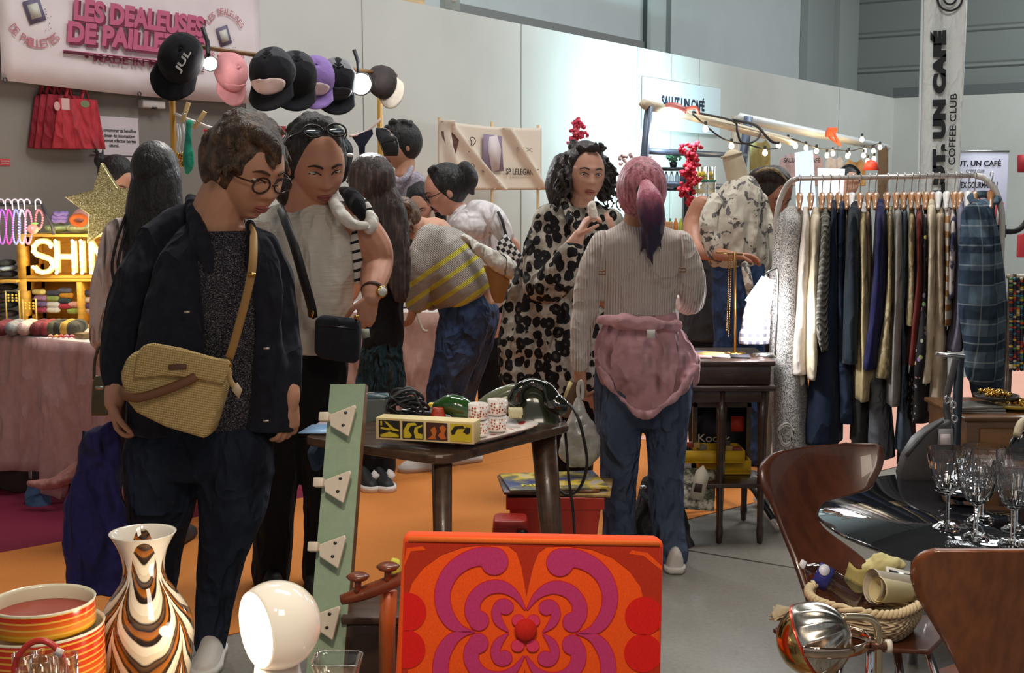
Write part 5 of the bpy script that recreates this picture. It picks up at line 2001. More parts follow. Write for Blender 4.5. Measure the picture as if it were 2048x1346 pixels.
def cap(label,px,py,Y,col,size=.105,ax=(0.2,-1,.15),bill=(0,-.1,-1),panel=None,mesh=None,under=None,letters=None,roll=0):
	"""cap hanging from the rod; ax: where the crown points, bill: where the peak points"""
	C=at(px,py,Y)
	z=Vector(ax).normalized()
	y=Vector(bill)
	y=(y-z*y.dot(z)).normalized()
	x=y.cross(z)
	R=Matrix((x,y,z)).transposed()
	r=thing('cap',C,label,'cap','caps on the rod')
	q=MB()
	s=size
	n=40
	rings=[]
	for (rr,zz) in ((1.0,-.02),(1.0,.12),(.97,.40),(.86,.70),(.62,.93),(.3,1.03),(.03,1.05)):
		rings.append([C+R@Vector((s*.86*rr*cos(2*pi*k/n),s*rr*sin(2*pi*k/n)*1.0,s*zz*.95)) for k in range(n)])
	inner=[]
	for (rr,zz) in ((.03,.98),(.58,.86),(.80,.64),(.91,.38),(.95,.1),(.95,-.02)):
		inner.append([C+R@Vector((s*.86*rr*cos(2*pi*k/n),s*rr*sin(2*pi*k/n),s*zz*.95)) for k in range(n)])
	mats=[cloth(col,.08,.3,.9,.1)]
	if mesh:
		mats.append(cloth(mesh,.15,.6,.9,.1,9,800.0))
		q.loft(rings+inner)
		for i,f in enumerate(q.f):
			c=sum((q.v[j] for j in f),Vector())/len(f)-C
			l=R.transposed()@c
			q.m[i]=1 if l.y<-s*.1 and abs(l.x)>s*.10 else 0
	else:
		q.loft(rings+inner)
	q.build('crown',mats,r)
	b=MB()
	g=[]
	for i in range(15):
		a=-1.15+2.3*i/14
		row=[]
		for j in range(6):
			t=j/5
			bx,by=s*.86*sin(a),s*cos(a)
			row.append(C+R@Vector((bx*(1+.10*t),by*(1+.12*t)+s*.62*t*cos(a*.75)**.6,s*(.02-.16*(sin(a)**2)*t-.03*t))))
		g.append(row)
	b.sheet(g,.004)
	b.build('peak',cloth(under or col,.08,.3,.9,.1),r)
	q=MB()
	q.ell(C+R@Vector((0,0,s*1.0)),(.008,.008,.006))
	q.build('button',cloth(col),r)
	q=MB()
	q.tube([C+R@Vector((s*.5*cos(a),-s*.80-s*.22*sin(a),.01)) for a in [pi*k/8 for k in range(9)]],.007,6,1,flat=.4)
	q.build('strap',cloth(col),r)
	if panel:
		q=MB()
		g=[]
		for i in range(13):
			a=-.85+1.7*i/12
			row=[]
			for j in range(8):
				t=.10+.62*j/7
				w=sqrt(max(0,1-((j-3)/4.2)**2))
				aa=a*w
				rr=1.03-.42*max(0,t-.35)**1.6*1.9
				row.append(C+R@Vector((s*.86*rr*sin(aa)*1.0,s*rr*cos(aa),s*.95*t*1.08)))
			g.append(row)
		q.sheet(g,.003)
		q.build('front_panel',cloth(panel,.05,.3,.9,.1),r)
	if letters:
		for i,(ch,dx,w) in enumerate(letters):
			pass
	return r,C,R
def cap_rail():
	P0,P1=at(362,88,5.5),at(792,151,7.0)
	r=thing('cap_rail',(P0.x,P0.y,.77),'wooden rod between two upright poles, hung with caps and swimwear','rail')
	q=MB()
	q.tube([P0,P1],.011,12)
	q.build('rod',wood((140,104,66),.6,(4,4,4)),r)
	for (px,Y,z0,c,zt) in ((348,5.5,.775,(176,128,48),P0.z),(761,7.0,.775,(226,170,60),P1.z)):
		x=at(px,300,Y).x
		q=MB()
		q.tube([(x,Y,z0),(x,Y,zt)],.014 if px<400 else.016,12)
		q.build('pole',wood(c,.7,(40,40,3)),r)
	q=MB()
	q.tube([at(362,88,5.5),at(348,100,5.5)],.013,8)
	q.build('joint',plain((200,90,40),.5),r)
	def rodY(px):
		t=(px-362)/(792-362)
		# depth along the rod under that photo column
		a,b=P0.x/P0.y,P1.x/P1.y
		g=a+(b-a)*t
		# solve for the point on the rod with x / y = g
		k=(g*P0.y-P0.x)/((P1.x-P0.x)-g*(P1.y-P0.y))
		return P0.y+(P1.y-P0.y)*k
	bk=(28,28,33)
	r1,C,R=cap('black cap with white lettering at the near end of the rod',362,120,rodY(372)-.05,bk,.112,(.25,-1,.35),(-.35,-.25,-1))
	# lettering across the crown
	lm=plain((225,225,225),.6)
	P=at(362,148,rodY(372)-.19)
	text('lettering','JUL',lm,P,(.55,-.05,.85),(-.85,-.15,.5),.10,.034,r1,.02,.002,.1)
	cap('pink cap lit by the small spotlight',458,146,rodY(455)-.05,(226,156,160),.088,(.75,-.8,.25),(.15,-.1,-1),panel=(226,156,160))
	r3,C,R=cap('black mesh-backed cap with a big white oval front panel',548,152,rodY(545)-.09,bk,.125,(-.15,-.75,.60),(-.05,-.6,-.8),panel=(232,206,200),mesh=(74,74,80))
	cap('black mesh-backed cap with a small yellow logo beside the white-fronted one',590,156,rodY(592)-.04,bk,.122,(.20,-.75,.60),(.05,-.6,-.8),mesh=(70,70,76))
	cap('lilac cap with a white front panel',630,160,rodY(630)-.05,(150,122,190),.112,(.2,-.72,.60),(.0,-.6,-.8),panel=(226,206,210))
	cap('black cap with grey mesh and white edging next to the big spotlight',672,166,rodY(672)-.05,bk,.118,(.2,-.75,.55),(.05,-.6,-.8),panel=(52,52,58),mesh=(140,140,144))
	cap('dark brown cap with a cream peak at the far end of the rod',770,166,rodY(768)-.04,(58,50,50),.098,(-.6,-.8,.2),(.55,-.5,-.75),under=(226,214,196))
	# yellow tag / green strip on the black caps
	q=MB()
	q.box(at(578,167,rodY(592)-.17),(.010,.004,.045),Matrix.Rotation(radians(-22),3,'Y'))
	tag(q.build('price_tag',plain((120,196,130),.5)),'thin green tag dangling between the two black mesh caps','tag')
	# spotlights clamped to the rod
	def spot(label,px,py,Y,rad,power,tgt):
		C=at(px,py,Y)
		r=thing('clamp_lamp',C,label,'lamp')
		d=(Vector(tgt)-C).normalized()
		R=d.to_track_quat('Z','Y').to_matrix()
		q=MB()
		q.lathe([(rad*.35,-rad*1.3),(rad*.5,-rad*1.2),(rad*.8,-rad*.5),(rad*1.05,.0),(rad*1.02,.004),(rad*.76,-rad*.48),(rad*.3,-rad*1.1)],24,C,R)
		q.build('reflector',plain((60,60,62),.4,.3),r)
		q=MB()
		q.lathe([(.001,-.006),(rad*.9,-.006),(rad*.9,-.002),(.001,-.002)],24,C,R)
		q.build('lamp_face',glow((255,250,240),power),r)
		q=MB()
		up=at(px-6,py-45,Y+.02)
		q.tube([C-d*rad*1.1,up,up+Vector((-.02,0,.06))],.010,8)
		q.build('clamp',plain((40,42,48),.5),r)
		return C,d
	C,d=spot('small bright clamp spotlight between the black lettered cap and the pink cap',421,128,rodY(425)-.16,.032,30,(.0,3.0,1.0))
	spot_light('spot',C+d*.03,C+d,10,120,(1,.95,.88),.9,.03)
	point_light('spot_spill',C+Vector((.03,-.06,-.02)),1.0,(1,.95,.9),.03)
	C,d=spot('big glaring clamp spotlight near the far end of the cap rod',722,168,rodY(722)-.12,.058,60,(.5,2.0,1.2))
	spot_light('spot',C+d*.05,C+d,34,150,(.95,.97,1.0),.9,.05)
	point_light('spot_spill',C+d*.10+Vector((.05,.1,.1)),2.0,(.93,.97,1.0),.05)
	# clothes line with pegs and swimwear
	def peg(px,py,Y,ang,label):
		C=at(px,py,Y)
		r=thing('clothes_peg',C,label,'clothes peg','clothes pegs')
		R=Matrix.Rotation(radians(ang),3,'Y')
		for s in (-1,1):
			q=MB()
			q.box(C+R@Vector((0,s*.006,.035*0)),(.016,.007,.085),R)
			q.build('jaw',wood((214,184,130),.85,(30,30,4),.6,0),r,bev=.001)
		q=MB()
		q.tube([C+R@Vector((-.008,-.01,-.008)),C+R@Vector((.008,-.01,-.008))],.003,6)
		q.build('spring',METAL,r)
	q=MB()
	q.tube([at(347,226,5.5),at(375,238,5.45),at(400,247,5.4),at(425,256,5.4),at(470,262,5.45)],.006,8,4)
	tag(q.build('clothes_line',plain((232,226,224),.7)),'white cord with clothes pegs beside the near pole of the cap rod','cord')
	peg(371,224,5.42,20,'clothes peg on the white cord next to the near pole')
	peg(399,240,5.38,35,'clothes peg on the white cord above the green pouch')
	q=MB()
	px_limb(q,[(379,246,5.4,6),(377,270,5.4,6),(376,290,5.4,7),(377,312,5.4,11),(377,332,5.4,10),(375,344,5.4,5)])
	tag(q.build('green_sock',cloth((46,150,124)),wr=(.006,.03)),'green sock-like pouch pegged on the white cord','pouch')
	q=MB()
	for i,(x0,x1,c) in enumerate(((358,362,0),(366,374,0),(354,358,0))):
		q.tube([at(x0,248,5.42),at(x0+3,275,5.40),at(x1-4,300,5.40),at(x1+8,318,5.41)],.005,6,4)
	tag(q.build('white_lanyard',plain((214,220,222),.6)),'tangle of white cords hanging next to the near pole','cord',kind=None)
	q=MB()
	for i in range(16):
		q.ell(at(352+rnd.uniform(0,18),308+rnd.uniform(0,26),5.4),rnd.uniform(.005,.010),n=8,m=6)
	tag(q.build('gold_chain',GOLD),'clump of gold chain at the bottom of the white cords','chain')
	q=MB()
	q.prism([at(406,258,5.42),at(452,262,5.42),at(424,288,5.42),at(416,282,5.42)],(0,.012,0))
	tag(q.build('red_bikini_bottom',cloth((206,44,56)),bev=.003),'red bikini triangle pegged on the white cord behind the front woman','swimwear')
	# far end: line with black briefs and the black pouch
	q=MB()
	q.tube([at(761,238,6.97),at(742,256,6.9),at(720,268,6.85),at(700,272,6.8)],.007,8,4)
	tag(q.build('clothes_line',plain((226,200,190),.7)),'pinkish cord tied to the far pole of the cap rod','cord')
	q=MB()
	q.prism([at(703,273,6.82),at(744,258,6.86),at(746,268,6.86),at(730,292,6.84),at(729,312,6.84),at(719,312,6.84),at(716,292,6.83)],(0,.014,0))
	tag(q.build('black_briefs',cloth((34,36,52)),bev=.003),'dark navy briefs hanging from the pinkish cord','swimwear')
	r=thing('black_pouch',at(775,312,6.8),'glossy black leather pouch hanging from the far pole','bag')
	q=MB()
	q.hull([(256,752,768,6.8,.5),(270,752,788,6.8,.35),(290,760,798,6.8,.35),(312,768,796,6.8,.3)],.4,power=4)
	q.build('pouch_body',plain((22,23,26),.3,coat=.4),r)
	q=MB()
	q.prism([at(752,258,6.75),at(772,256,6.75),at(796,278,6.75),at(762,286,6.75)],(0,-.008,0))
	q.build('flap',plain((44,46,50),.22,coat=.6),r,bev=.003)
	q=MB()
	px_limb(q,[(686,282,6.4,10),(690,300,6.4,16),(684,330,6.4,18),(680,352,6.4,14)])
	q.mat(1).ell(at(700,310,6.33),(.018,.01,.009))
	tag(q.build('black_bodice',[cloth((36,40,42)),plain((200,205,205),.3)]),'black lace garment hanging behind the woman in the white blouse','garment')
	# second stall table further back
	Z=.77
	r=thing('stall_table',(at(800,615,7.3).x,7.3,0),'white-topped stall table with a pale pink cloth behind the bending shopper','table')
	xa,xb=at(690,615,7.2).x,at(880,615,7.2).x
	q=MB()
	q.box(((xa+xb)/2,7.35,Z-.012),(xb-xa,.72,.024))
	q.build('table_top',plain((240,234,232),.6),r,bev=.004)
	for x in (xa+.05,xb-.05):
		for y in (7.05,7.65):
			q=MB()
			q.box((x,y,Z/2-.012),(.035,.035,Z-.024))
			q.build('leg',plain((60,52,50),.5),r)
	g=[]
	for i in range(50):
		t=i/49
		row=[]
		for j in range(10):
			k=j/9
			row.append(Vector((xa-.01+(xb-xa+.02)*t,6.975-.015*k-.016*sin(t*26)*k,Z-.003-(Z-.06)*k)))
		g.append(row)
	q=MB()
	q.sheet(g,.004)
	tag(q.build('tablecloth',cloth((206,168,156),.07,.5,.9,.35,6.0,260.0)),'pale pink cloth on the front of the farther stall table','tablecloth')
	q=MB()
	q.tube([at(832,616,6.94),at(838,640,6.93),at(846,660,6.93),at(856,662,6.93)],.008,6,3,flat=.4)
	tag(q.build('white_ribbon',plain((214,206,180),.6)),'white ribbon hanging over the edge of the farther stall table','ribbon')
	for i,(px,c,nm) in enumerate(((800,(210,214,220),'folded white cloth'),(855,(222,226,228),'folded pale cloth'))):
		P=at(px,605,7.25)
		q=MB()
		q.ell((P.x,7.25,Z+.02),(.08,.08,.02))
		tag(q.build('folded_cloth',cloth(c)),nm+' lying on the farther stall table','cloth')
wall_things()
pink_stall()
cap_rail()
# ------------------------------------------------------------------ coffee stand, clothes rail, side table, bust
def bulb_string(root,pts,m_wire,m_bulb,bulbs,r=.016):
	q=MB()
	q.tube(pts,.006,6,4)
	q.build('wire',m_wire,root)
	proto=None
	for p in bulbs:
		if proto is None:
			b=MB()
			b.lathe([(r*.35,r*1.7),(r*.5,r*1.1),(r*.95,r*.2),(r*.9,-r*.5),(r*.5,-r),(.001,-r*1.1)],12,wloc(root))
			proto=b.build('bulb',m_bulb,root)
			s=MB()
			s.lathe([(r*.5,r*1.2),(r*.55,r*2.6),(r*.3,r*2.8)],10,wloc(root))
			sock=s.build('socket',m_wire,proto)
			proto.location=p-wloc(root)
		else:
			c=proto.copy()
			c.parent=root
			c.location=p-wloc(root)
			COL.objects.link(c)
			d=sock.copy()
			d.parent=c
			COL.objects.link(d)
def blossoms(name,label,cols,pts,r0=.012,stem=None,leafm=None,cat='flowers'):
	r=thing(name,stem[0] if stem else pts[0][0],label,cat)
	q=MB()
	for p,r1,n in pts:
		for i in range(n):
			v=Vector((rnd.gauss(0,1),rnd.gauss(0,1),rnd.gauss(0,1)))
			v=v.normalized()*(rnd.random()**.4)*r1
			c=p+v
			for k in range(3):
				d=Vector((rnd.gauss(0,1),rnd.gauss(0,1),rnd.gauss(0,1))).normalized()
				q.mat(rnd.randrange(len(cols)))
				q.ell(c+d*r0*.6,(r0,r0*.8,r0*.6),d.to_track_quat('Z','Y').to_matrix(),8,5)
	q.build('blossom',[plain(c,.7,var=.15) for c in cols],r)
	if stem:
		s=MB()
		s.tube(stem,.006,6,3)
		s.build('stem',leafm or plain((70,60,45),.7),r)
	return r
def coffee_stand():
	blue=plain((96,110,132),.4,.3)
	pale=wood((222,208,180),.9,(4,30,30),.5,.1)
	YA,YB=7.7,10.4
	A0,A1=at(1286,208,YA),at(1586,284,YB)
	r=thing('stand_frame',(A0.x,A0.y,0),'slender stand frame of blue-grey posts under a long pale beam, hung with bulbs','frame')
	q=MB()
	q.tube([A0,A1],.032,4)
	q.build('beam',pale,r)
	for px,pyt,Yt,pxb in ((1298,212,YA+.05,1287),(1497,233,9.6,1484)):
		t=at(px,pyt,Yt)
		b=at(pxb,340,Yt)
		d=(b-t)
		e=t+d*(t.z/-d.z) if False else b
		q=MB()
		q.tube([t,b,Vector((b.x,b.y,.002))],.026 if px<1400 else.034,4)
		q.build('post',blue,r)
	for y0,Yt in ((302,7.9),(366,7.9)):
		q=MB()
		q.tube([at(1290,y0,Yt),at(1492,y0+10,9.5)],.020,4)
		q.build('cross_bar',blue,r)
	B0,B1=at(1480,236,9.8),at(1775,296,13.0)
	r2=thing('stand_frame',(B0.x,B0.y,0),'second stand frame with a long white beam running to the far corner','frame')
	q=MB()
	q.tube([B0,B1],.040,4)
	q.build('beam',plain((226,230,230),.4),r2)
	for px,Yt,py,pb in ((1472,9.85,232,1472),(1764,12.9,296,1764)):
		t=at(px,py,Yt)
		q=MB()
		q.tube([t,Vector((t.x,t.y,.002))],.035,4)
		q.build('post',plain((176,164,148),.5),r2)
		# festoon lights
	warm=glow((255,214,150),30,'festoon')
	dk=plain((40,42,46),.6)
	Y=9.4
	r=thing('festoon_lights',at(1360,226,8.2),'string of warm round bulbs sagging from the pale beam','string lights')
	bp=[(1411,258,8.4),(1463,292,8.9),(1530,306,9.2)]
	bulb_string(r,[at(1385,228,8.2),at(1410,250,8.4),at(1437,272,8.6),at(1463,284,8.9),at(1492,288,9.1),at(1530,298,9.2),at(1556,296,9.5)],dk,warm,[at(*b) for b in bp],.019)
	r=thing('festoon_lights',at(1580,285,10.2),'dense cluster of warm bulbs strung along the far end of the stand','string lights')
	bp=[(1557,291,10.2),(1576,283,10.3),(1591,292,10.4),(1612,296,10.5),(1633,302,10.7),(1654,311,10.9),(1666,307,11),(1695,312,11.2),(1697,308,11.4),(1724,279,11.6),(1727,311,11.6),
(1747,302,11.8),(1729,302,11.7),(1760,295,12),(1735,322,11.6),(1748,318,11.7),(1736,330,11.6)]
	bulb_string(r,[at(1556,284,10.2),at(1580,277,10.3),at(1612,288,10.5),at(1640,297,10.8),at(1668,299,11),at(1700,302,11.3),at(1728,295,11.6),at(1762,286,12)],dk,warm,[at(*b) for b in bp],.020)
	point_light('festoon_glow',at(1700,312,10.9),9,(1,.8,.5),.2)
	r=thing('power_cable',at(1470,230,8.9),'loops of black cable hanging under the pale beam','cable')
	q=MB()
	q.tube([at(1386,224,8.2),at(1466,242,9.0),at(1474,262,9.0),at(1482,284,9.05),at(1500,286,9.1),at(1515,278,9.2),at(1521,266,9.25)],.008,6,4)
	q.build('long_loop',dk,r)
	q=MB()
	q.tube([at(1466,240,9.0),at(1510,250,9.4),at(1532,272,9.7),at(1545,284,9.8),at(1560,286,9.8)],.011,6,4)
	q.build('thick_loop',dk,r)
	# clip lamps
	C=at(1350,228,8.0)
	r=thing('clip_lamp',C,'long-shaded clip lamp glowing under the near end of the pale beam','lamp')
	q=MB()
	q.ell(C+Vector((0,0,.03)),(.075,.05,.04),Matrix.Rotation(radians(14),3,'Y'))
	q.build('shade',plain((200,110,100),.4),r)
	q=MB()
	q.ell(C+Vector((-.01,-.02,.008)),(.07,.045,.03),Matrix.Rotation(radians(14),3,'Y'))
	q.build('lamp_face',glow((240,250,255),25),r)
	q=MB()
	q.tube([C+Vector((.06,0,.03)),C+Vector((.13,0,.04)),C+Vector((.15,0,.0))],.012,8,3)
	q.build('clip_arm',plain((210,90,70),.4),r)
	spot_light('wall_flood',wall_hit(1255,262)+WN*1.3,wall_hit(1255,235),230,140,(.52,.90,1.0),.9,.06)
	point_light('clip_spill',C+Vector((0,-.06,-.08)),10,(.80,.96,1.0),.06)
	C=at(1742,336,11.2)
	r=thing('clip_lamp',C,'small red-rimmed lamp shining down at the far end of the stand','lamp')
	q=MB()
	q.lathe([(.03,.07),(.05,.05),(.075,-.02),(.07,-.02),(.03,.05)],20,C)
	q.build('shade',plain((206,70,50),.4),r)
	q=MB()
	q.lathe([(.001,-.004),(.066,-.012),(.066,-.006),(.001,.0)],20,C)
	q.build('lamp_face',glow((255,246,232),30),r)
	C=at(1664,264,11.1)
	r=thing('work_lamp',C,'orange-red clamp lamp hooked on the white beam','lamp')
	q=MB()
	q.hull([(255,1656,1674,11.1,.6),(262,1652,1674,11.1,.6),(274,1650,1668,11.1,.6)],.6,power=4)
	q.build('housing',plain((220,92,44),.45),r)
	q=MB()
	q.tube([at(1666,262,11.08),at(1672,276,11.08),at(1681,292,11.08)],.012,6)
	q.tube([at(1658,274,11.08),at(1668,282,11.08),at(1681,292,11.08)],.010,6)
	q.build('clamp',plain((206,80,40),.45),r)
	# bags and shirts hung under the beams
	def hung(name,label,x0,x1,y0,y1,Y,c,cat='bag',neck=True):
		q=MB()
		w=(x1-x0)
		if neck:
			poly=[(x0,y1),(x1,y1),(x1,y0+12),(x0+w*.78,y0),(x0+w*.62,y0+6),(x0+w*.38,y0+6),(x0+w*.22,y0),(x0,y0+12)]
		else:
			poly=[(x0,y1),(x1,y1),(x1,y0),(x0,y0)]
		q.prism([at(x,y,Y) for x,y in poly],(0,.03,0))
		o=q.build(name,cloth(c,.1,.3),bev=.008)
		return tag(o,label,cat)
	hung('tote_bag','olive cloth tote hanging at the back of the coffee stand',1500,1541,279,345,11.5,(128,116,74))
	o=hung('t_shirt','dusty pink shirt printed with the stand name behind the bulbs',1560,1646,306,372,12.0,(170,146,148),'shirt')
	P=at(1567,325,11.95)
	text('lettering','SALUT UN CAF\u00c9',plain((40,34,40),.7),P,(1,0,0),(0,0,1),(at(1640,325,11.95).x-P.x),11*pm(12),o,.015)
	hung('canvas_bag','tan paper bag hanging below the far bulbs',1690,1732,318,372,12.4,(186,146,96))
	hung('jacket','brown jacket hanging at the far corner of the coffee stand',1757,1777,290,420,12.6,(112,92,72),'jacket')
	hung('canvas_bag','cream canvas bag between the pink shirt and the tan bag',1652,1688,312,366,12.6,(206,190,176))
	q=MB()
	q.prism([at(x,y,10.0) for x,y in ((1596,440),(1634,440),(1626,300),(1592,305))],(0,.05,0))
	tag(q.build('light_box',glow((214,230,246),.75,'panel'),smooth=False),'tall pale glowing panel standing behind the clothes rail','panel')
	q=MB()
	q.prism([at(x,y,10.4) for x,y in ((1640,392),(1686,392),(1690,338),(1638,336))],(0,.05,0))
	tag(q.build('light_box',glow((236,244,250),1.0,'panel2'),smooth=False),'short bright white panel beside the tall one behind the rail','panel')
	# counter and shelves
	r=thing('counter',(at(1420,470,8.3).x,8.3,0),'pale coffee stand counter behind the dressed bust','counter')
	q=MB()
	xa,xb=at(1235,470,8.3).x,at(1600,470,8.3).x
	q.box(((xa+xb)/2,8.5,1.12),(xb-xa,.6,.03))
	q.build('worktop',plain((226,234,236),.35),r,bev=.004)
	q=MB()
	q.box(((xa+xb)/2,8.5,.55),(xb-xa-.06,.5,1.1))
	q.build('front_panel',plain((190,206,212),.5),r)
	r=thing('black_shelf',(at(1345,440,8.4).x,8.4,1.136),'small black shelf of drinks on the coffee counter','shelf')
	q=MB()
	xl,xr=at(1318,440,8.4).x,at(1374,440,8.4).x
	zt=at(1340,338,8.4).z
	zm=at(1340,378,8.4).z
	for x in (xl,xr):
		q.box((x,8.45,(1.137+zt)/2),(.035,.16,zt-1.137))
	for z in (1.145,zm,zt):
		q.box(((xl+xr)/2,8.45,z),(xr-xl,.16,.022))
	q.build('frame',plain((26,28,32),.5),r)
	for i,(px,py,c,nm) in enumerate(((1332,366,(170,186,200),'silver'),(1343,366,(200,212,220),'clear'),(1354,366,(140,156,170),'grey'),(1364,366,(60,66,76),'dark'),
(1330,406,(206,70,90),'red'),(1341,406,(90,170,100),'green'),(1352,406,(230,130,60),'orange'),(1362,406,(200,200,90),'yellow'))):
		P=at(px,py,8.42)
		zb=(zm+.012) if py<380 else 1.157
		q=MB()
		q.lathe([(.012,0),(.016,.004),(.016,.07),(.007,.09),(.007,.105)],12,(P.x,P.y,zb))
		tag(q.build('drink_bottle',plain(c,.2)),'%s bottle on the %s of the little black drinks shelf'%(nm,'upper board' if py<380 else 'lower board'),'bottle','bottles on the black shelf')
	for x,nm in ((1400,'in front of the other'),(1414,'behind the other')):
		P=at(x,440,8.35 if x<1410 else 8.6)
		r=thing('lemon_jar',(P.x,P.y,1.136),'tall clear jar of lemons with a green band, '+nm,'jar')
		q=MB()
		zj=at(x,388,P.y).z
		zk=at(x,334,P.y).z
		q.lathe([(.055,1.137),(.055,zk),(.051,zk),(.051,1.145),(.001,1.145)],20,(P.x,P.y,0))
		q.build('glass_jar',thin_glass(),r)
		q=MB()
		zg=at(x,361,P.y).z
		q.lathe([(.057,zg-.012),(.057,zg+.006),(.052,zg+.006),(.052,zg-.012)],20,(P.x,P.y,0))
		q.build('band',plain((40,96,70),.5),r)
		for i in range(16):
			lvl=i//4
			z=zj+.02+lvl*(zk-zj-.03)/4
			a=i*1.57+lvl*.7
			q=MB()
			q.ell((P.x+.026*cos(a),P.y+.026*sin(a),z),(.023,.020,.019),Matrix.Rotation(a,3,'Z'),12,8)
			q.build('lemon',plain((236,196,40),.4,var=.1),r)
	q=MB()
	P=at(1332,436,8.1)
	q.box((P.x,8.26,1.136+.055),(.12,.08,.105))
	tag(q.build('wooden_box',wood((196,140,90)),bev=.003),'plain wooden box on the coffee counter beside the drinks shelf','box')
	P=at(1348,432,8.0)
	r=thing('potted_plant',(P.x+.02,8.45,zt),'small green leafy plant on top of the drinks shelf','plant')
	q=MB()
	C=at(1347,312,8.45)
	q.tube([(C.x,C.y,zt+.012),C],.008,6)
	for i in range(150):
		v=Vector((rnd.gauss(0,1),rnd.gauss(0,1),rnd.gauss(0,1))).normalized()
		c=C+Vector((v.x*.06,v.y*.06,v.z*.045))*(.5+.5*rnd.random())
		q.ell(c,(.012,.008,.003),v.to_track_quat('Z','Y').to_matrix(),6,4)
	q.build('foliage',plain((110,186,150),.6,var=.2),r)
	q=MB()
	q.lathe([(.02,0),(.028,.035),(.024,.035),(.018,.004)],14,(C.x,C.y,zt+.012))
	q.build('pot',plain((30,34,36),.5),r)
	red=[(206,40,64),(226,66,84),(180,26,50)]
	pts=[(at(x,y,8.0),.055,n) for x,y,n in ((1376,300,14),(1386,318,22),(1378,340,24),(1384,362,22),(1372,382,18),(1380,400,16),(1394,292,8))]
	blossoms('red_blossom','tall spray of bright red flowers beside the lemon jars',red,pts,.015,[Vector((at(1386,440,8.2).x,8.2,1.137)),at(1382,400,8.05),at(1384,300,8.0)])
	pts=[(at(x,y,7.2),.030,n) for x,y,n in ((1146,282,10),(1150,268,10),(1153,254,9),(1156,245,6),(1166,256,6),(1168,270,6))]
	blossoms('red_blossom','pinkish red flower spray rising above the head of the woman in leopard print',[(226,66,100),(206,50,84),(240,110,130)],pts,.013,
[Vector((at(1150,300,7.2).x,7.2,.002)),at(1146,300,7.2),at(1156,246,7.2)])
	pts=[(at(x,y,8.1),.05,12) for x,y in ((1252,322),(1272,318),(1292,322),(1305,334))]
	blossoms('pale_blossom','pale pink flowers just above the pink-haired woman',[(214,190,186),(200,170,168)],pts,.014,[Vector((at(1280,440,8.2).x,8.2,1.137)),at(1276,340,8.1)])
	for px,py,c,nm in ((1312,420,(206,150,90),'amber'),(1308,412,(240,240,236),'white'),(1512,500,(214,222,224),'frosted')):
		P=at(px,py,8.28)
		q=MB()
		q.lathe([(.030,0),(.034,.01),(.034,.09),(.028,.10),(.028,.002),(.001,.002)],16,(P.x,8.29 if py!=412 else 8.4,1.137))
		tag(q.build('cup',plain(c,.3)),'%s cup on the coffee counter'%nm,'cup')
		# tall flag
	Y=14.5
	a,b=at(1840,350,Y),at(1918,350,Y)
	r=thing('feather_flag',(a.x,a.y,0),'tall narrow white flag with black lettering running up it','flag')
	g=[]
	x_t0,x_t1=at(1846,-40,Y).x,at(1936,-40,Y).x
	z0,z1=.5,at(1846,-40,Y).z
	for i in range(16):
		t=i/15
		row=[]
		for j in range(40):
			s=j/39
			x0=a.x+(x_t0-a.x)*((s*(z1-z0)+z0-a.z)/(z1-a.z))
			x1=b.x+(x_t1-b.x)*((s*(z1-z0)+z0-b.z)/(z1-b.z))
			row.append(Vector((x0+(x1-x0)*t,Y+.02*sin(t*9+s*3),z0+(z1-z0)*s)))
		g.append(row)
	q=MB()
	q.sheet(g,-.004)
	q.build('flag_cloth',cloth((222,220,214),.03,.1,.8,.2),r)
	q=MB()
	q.tube([(a.x,Y,.002),(a.x,Y,z0),(x_t0,Y,z1)],.018,8)
	q.tube([(a.x-.3,Y,.02),(a.x+.3,Y,.02)],.02,6)
	q.build('flag_pole',plain((210,210,208),.4),r)
	bl=plain((34,32,34),.7)
	P=at(1894,452,Y-.05)
	Q=at(1897,60,Y-.05)
	dv=(Q-P)
	dv.y=0
	text('lettering','SALUT, UN CAF\u00c9',bl,P,dv,Vector((-dv.z,0,dv.x)),dv.length,35*pm(Y),r,.085)
	P=at(1910,330,Y-.05)
	Q=at(1914,187,Y-.05)
	dv=Q-P
	dv.y=0
	text('lettering','COFFEE CLUB',bl,P,dv,Vector((-dv.z,0,dv.x)),dv.length,13*pm(Y),r,.01)
	C=at(1900,-4,Y-.05)
	for rad in (20,10):
		q=MB()
		q.tube([C+Vector((cos(t),0,sin(t)))*rad*pm(Y)*1.2 for t in [2*pi*k/28 for k in range(28)]],.012,6,1,True,flat=.4)
		q.build('logo_print',bl,r)
		# roll-up poster
	Y=15.5
	x0,x1,zt,zb=at(1880,305,Y).x,at(2017,305,Y).x,at(2017,305,Y).z,.1
	r=thing('rollup_poster',((x0+x1)/2,Y,0),'lilac roll-up poster behind the plaid jacket, with a striped cone drawn on it','poster')
	q=MB()
	q.box(((x0+x1)/2,Y,(zt+zb)/2),(x1-x0,.012,zt-zb))
	q.build('poster_sheet',plain((206,204,222),.6),r)
	q=MB()
	q.box(((x0+x1)/2,Y,.05),(x1-x0+.06,.16,.1))
	q.build('poster_base',METAL,r,bev=.01)
	q=MB()
	q.box(((x0+x1)/2,Y,zt+.012),(x1-x0+.02,.02,.022))
	q.build('top_rail',METAL,r)
	yy=Y-.008
	P=at(1890,334,yy)
	text('lettering','SALUT, UN CAF\u00c9',bl,P,(1,0,0),(0,0,1),at(2002,334,yy).x-P.x,15*pm(Y),r,.02)
	P=at(1932,345,yy)
	text('lettering','COFFEE CLUB',plain((120,116,130),.7),P,(1,0,0),(0,0,1),at(1969,345,yy).x-P.x,6*pm(Y),r,.0)
	P=at(1922,376,yy)
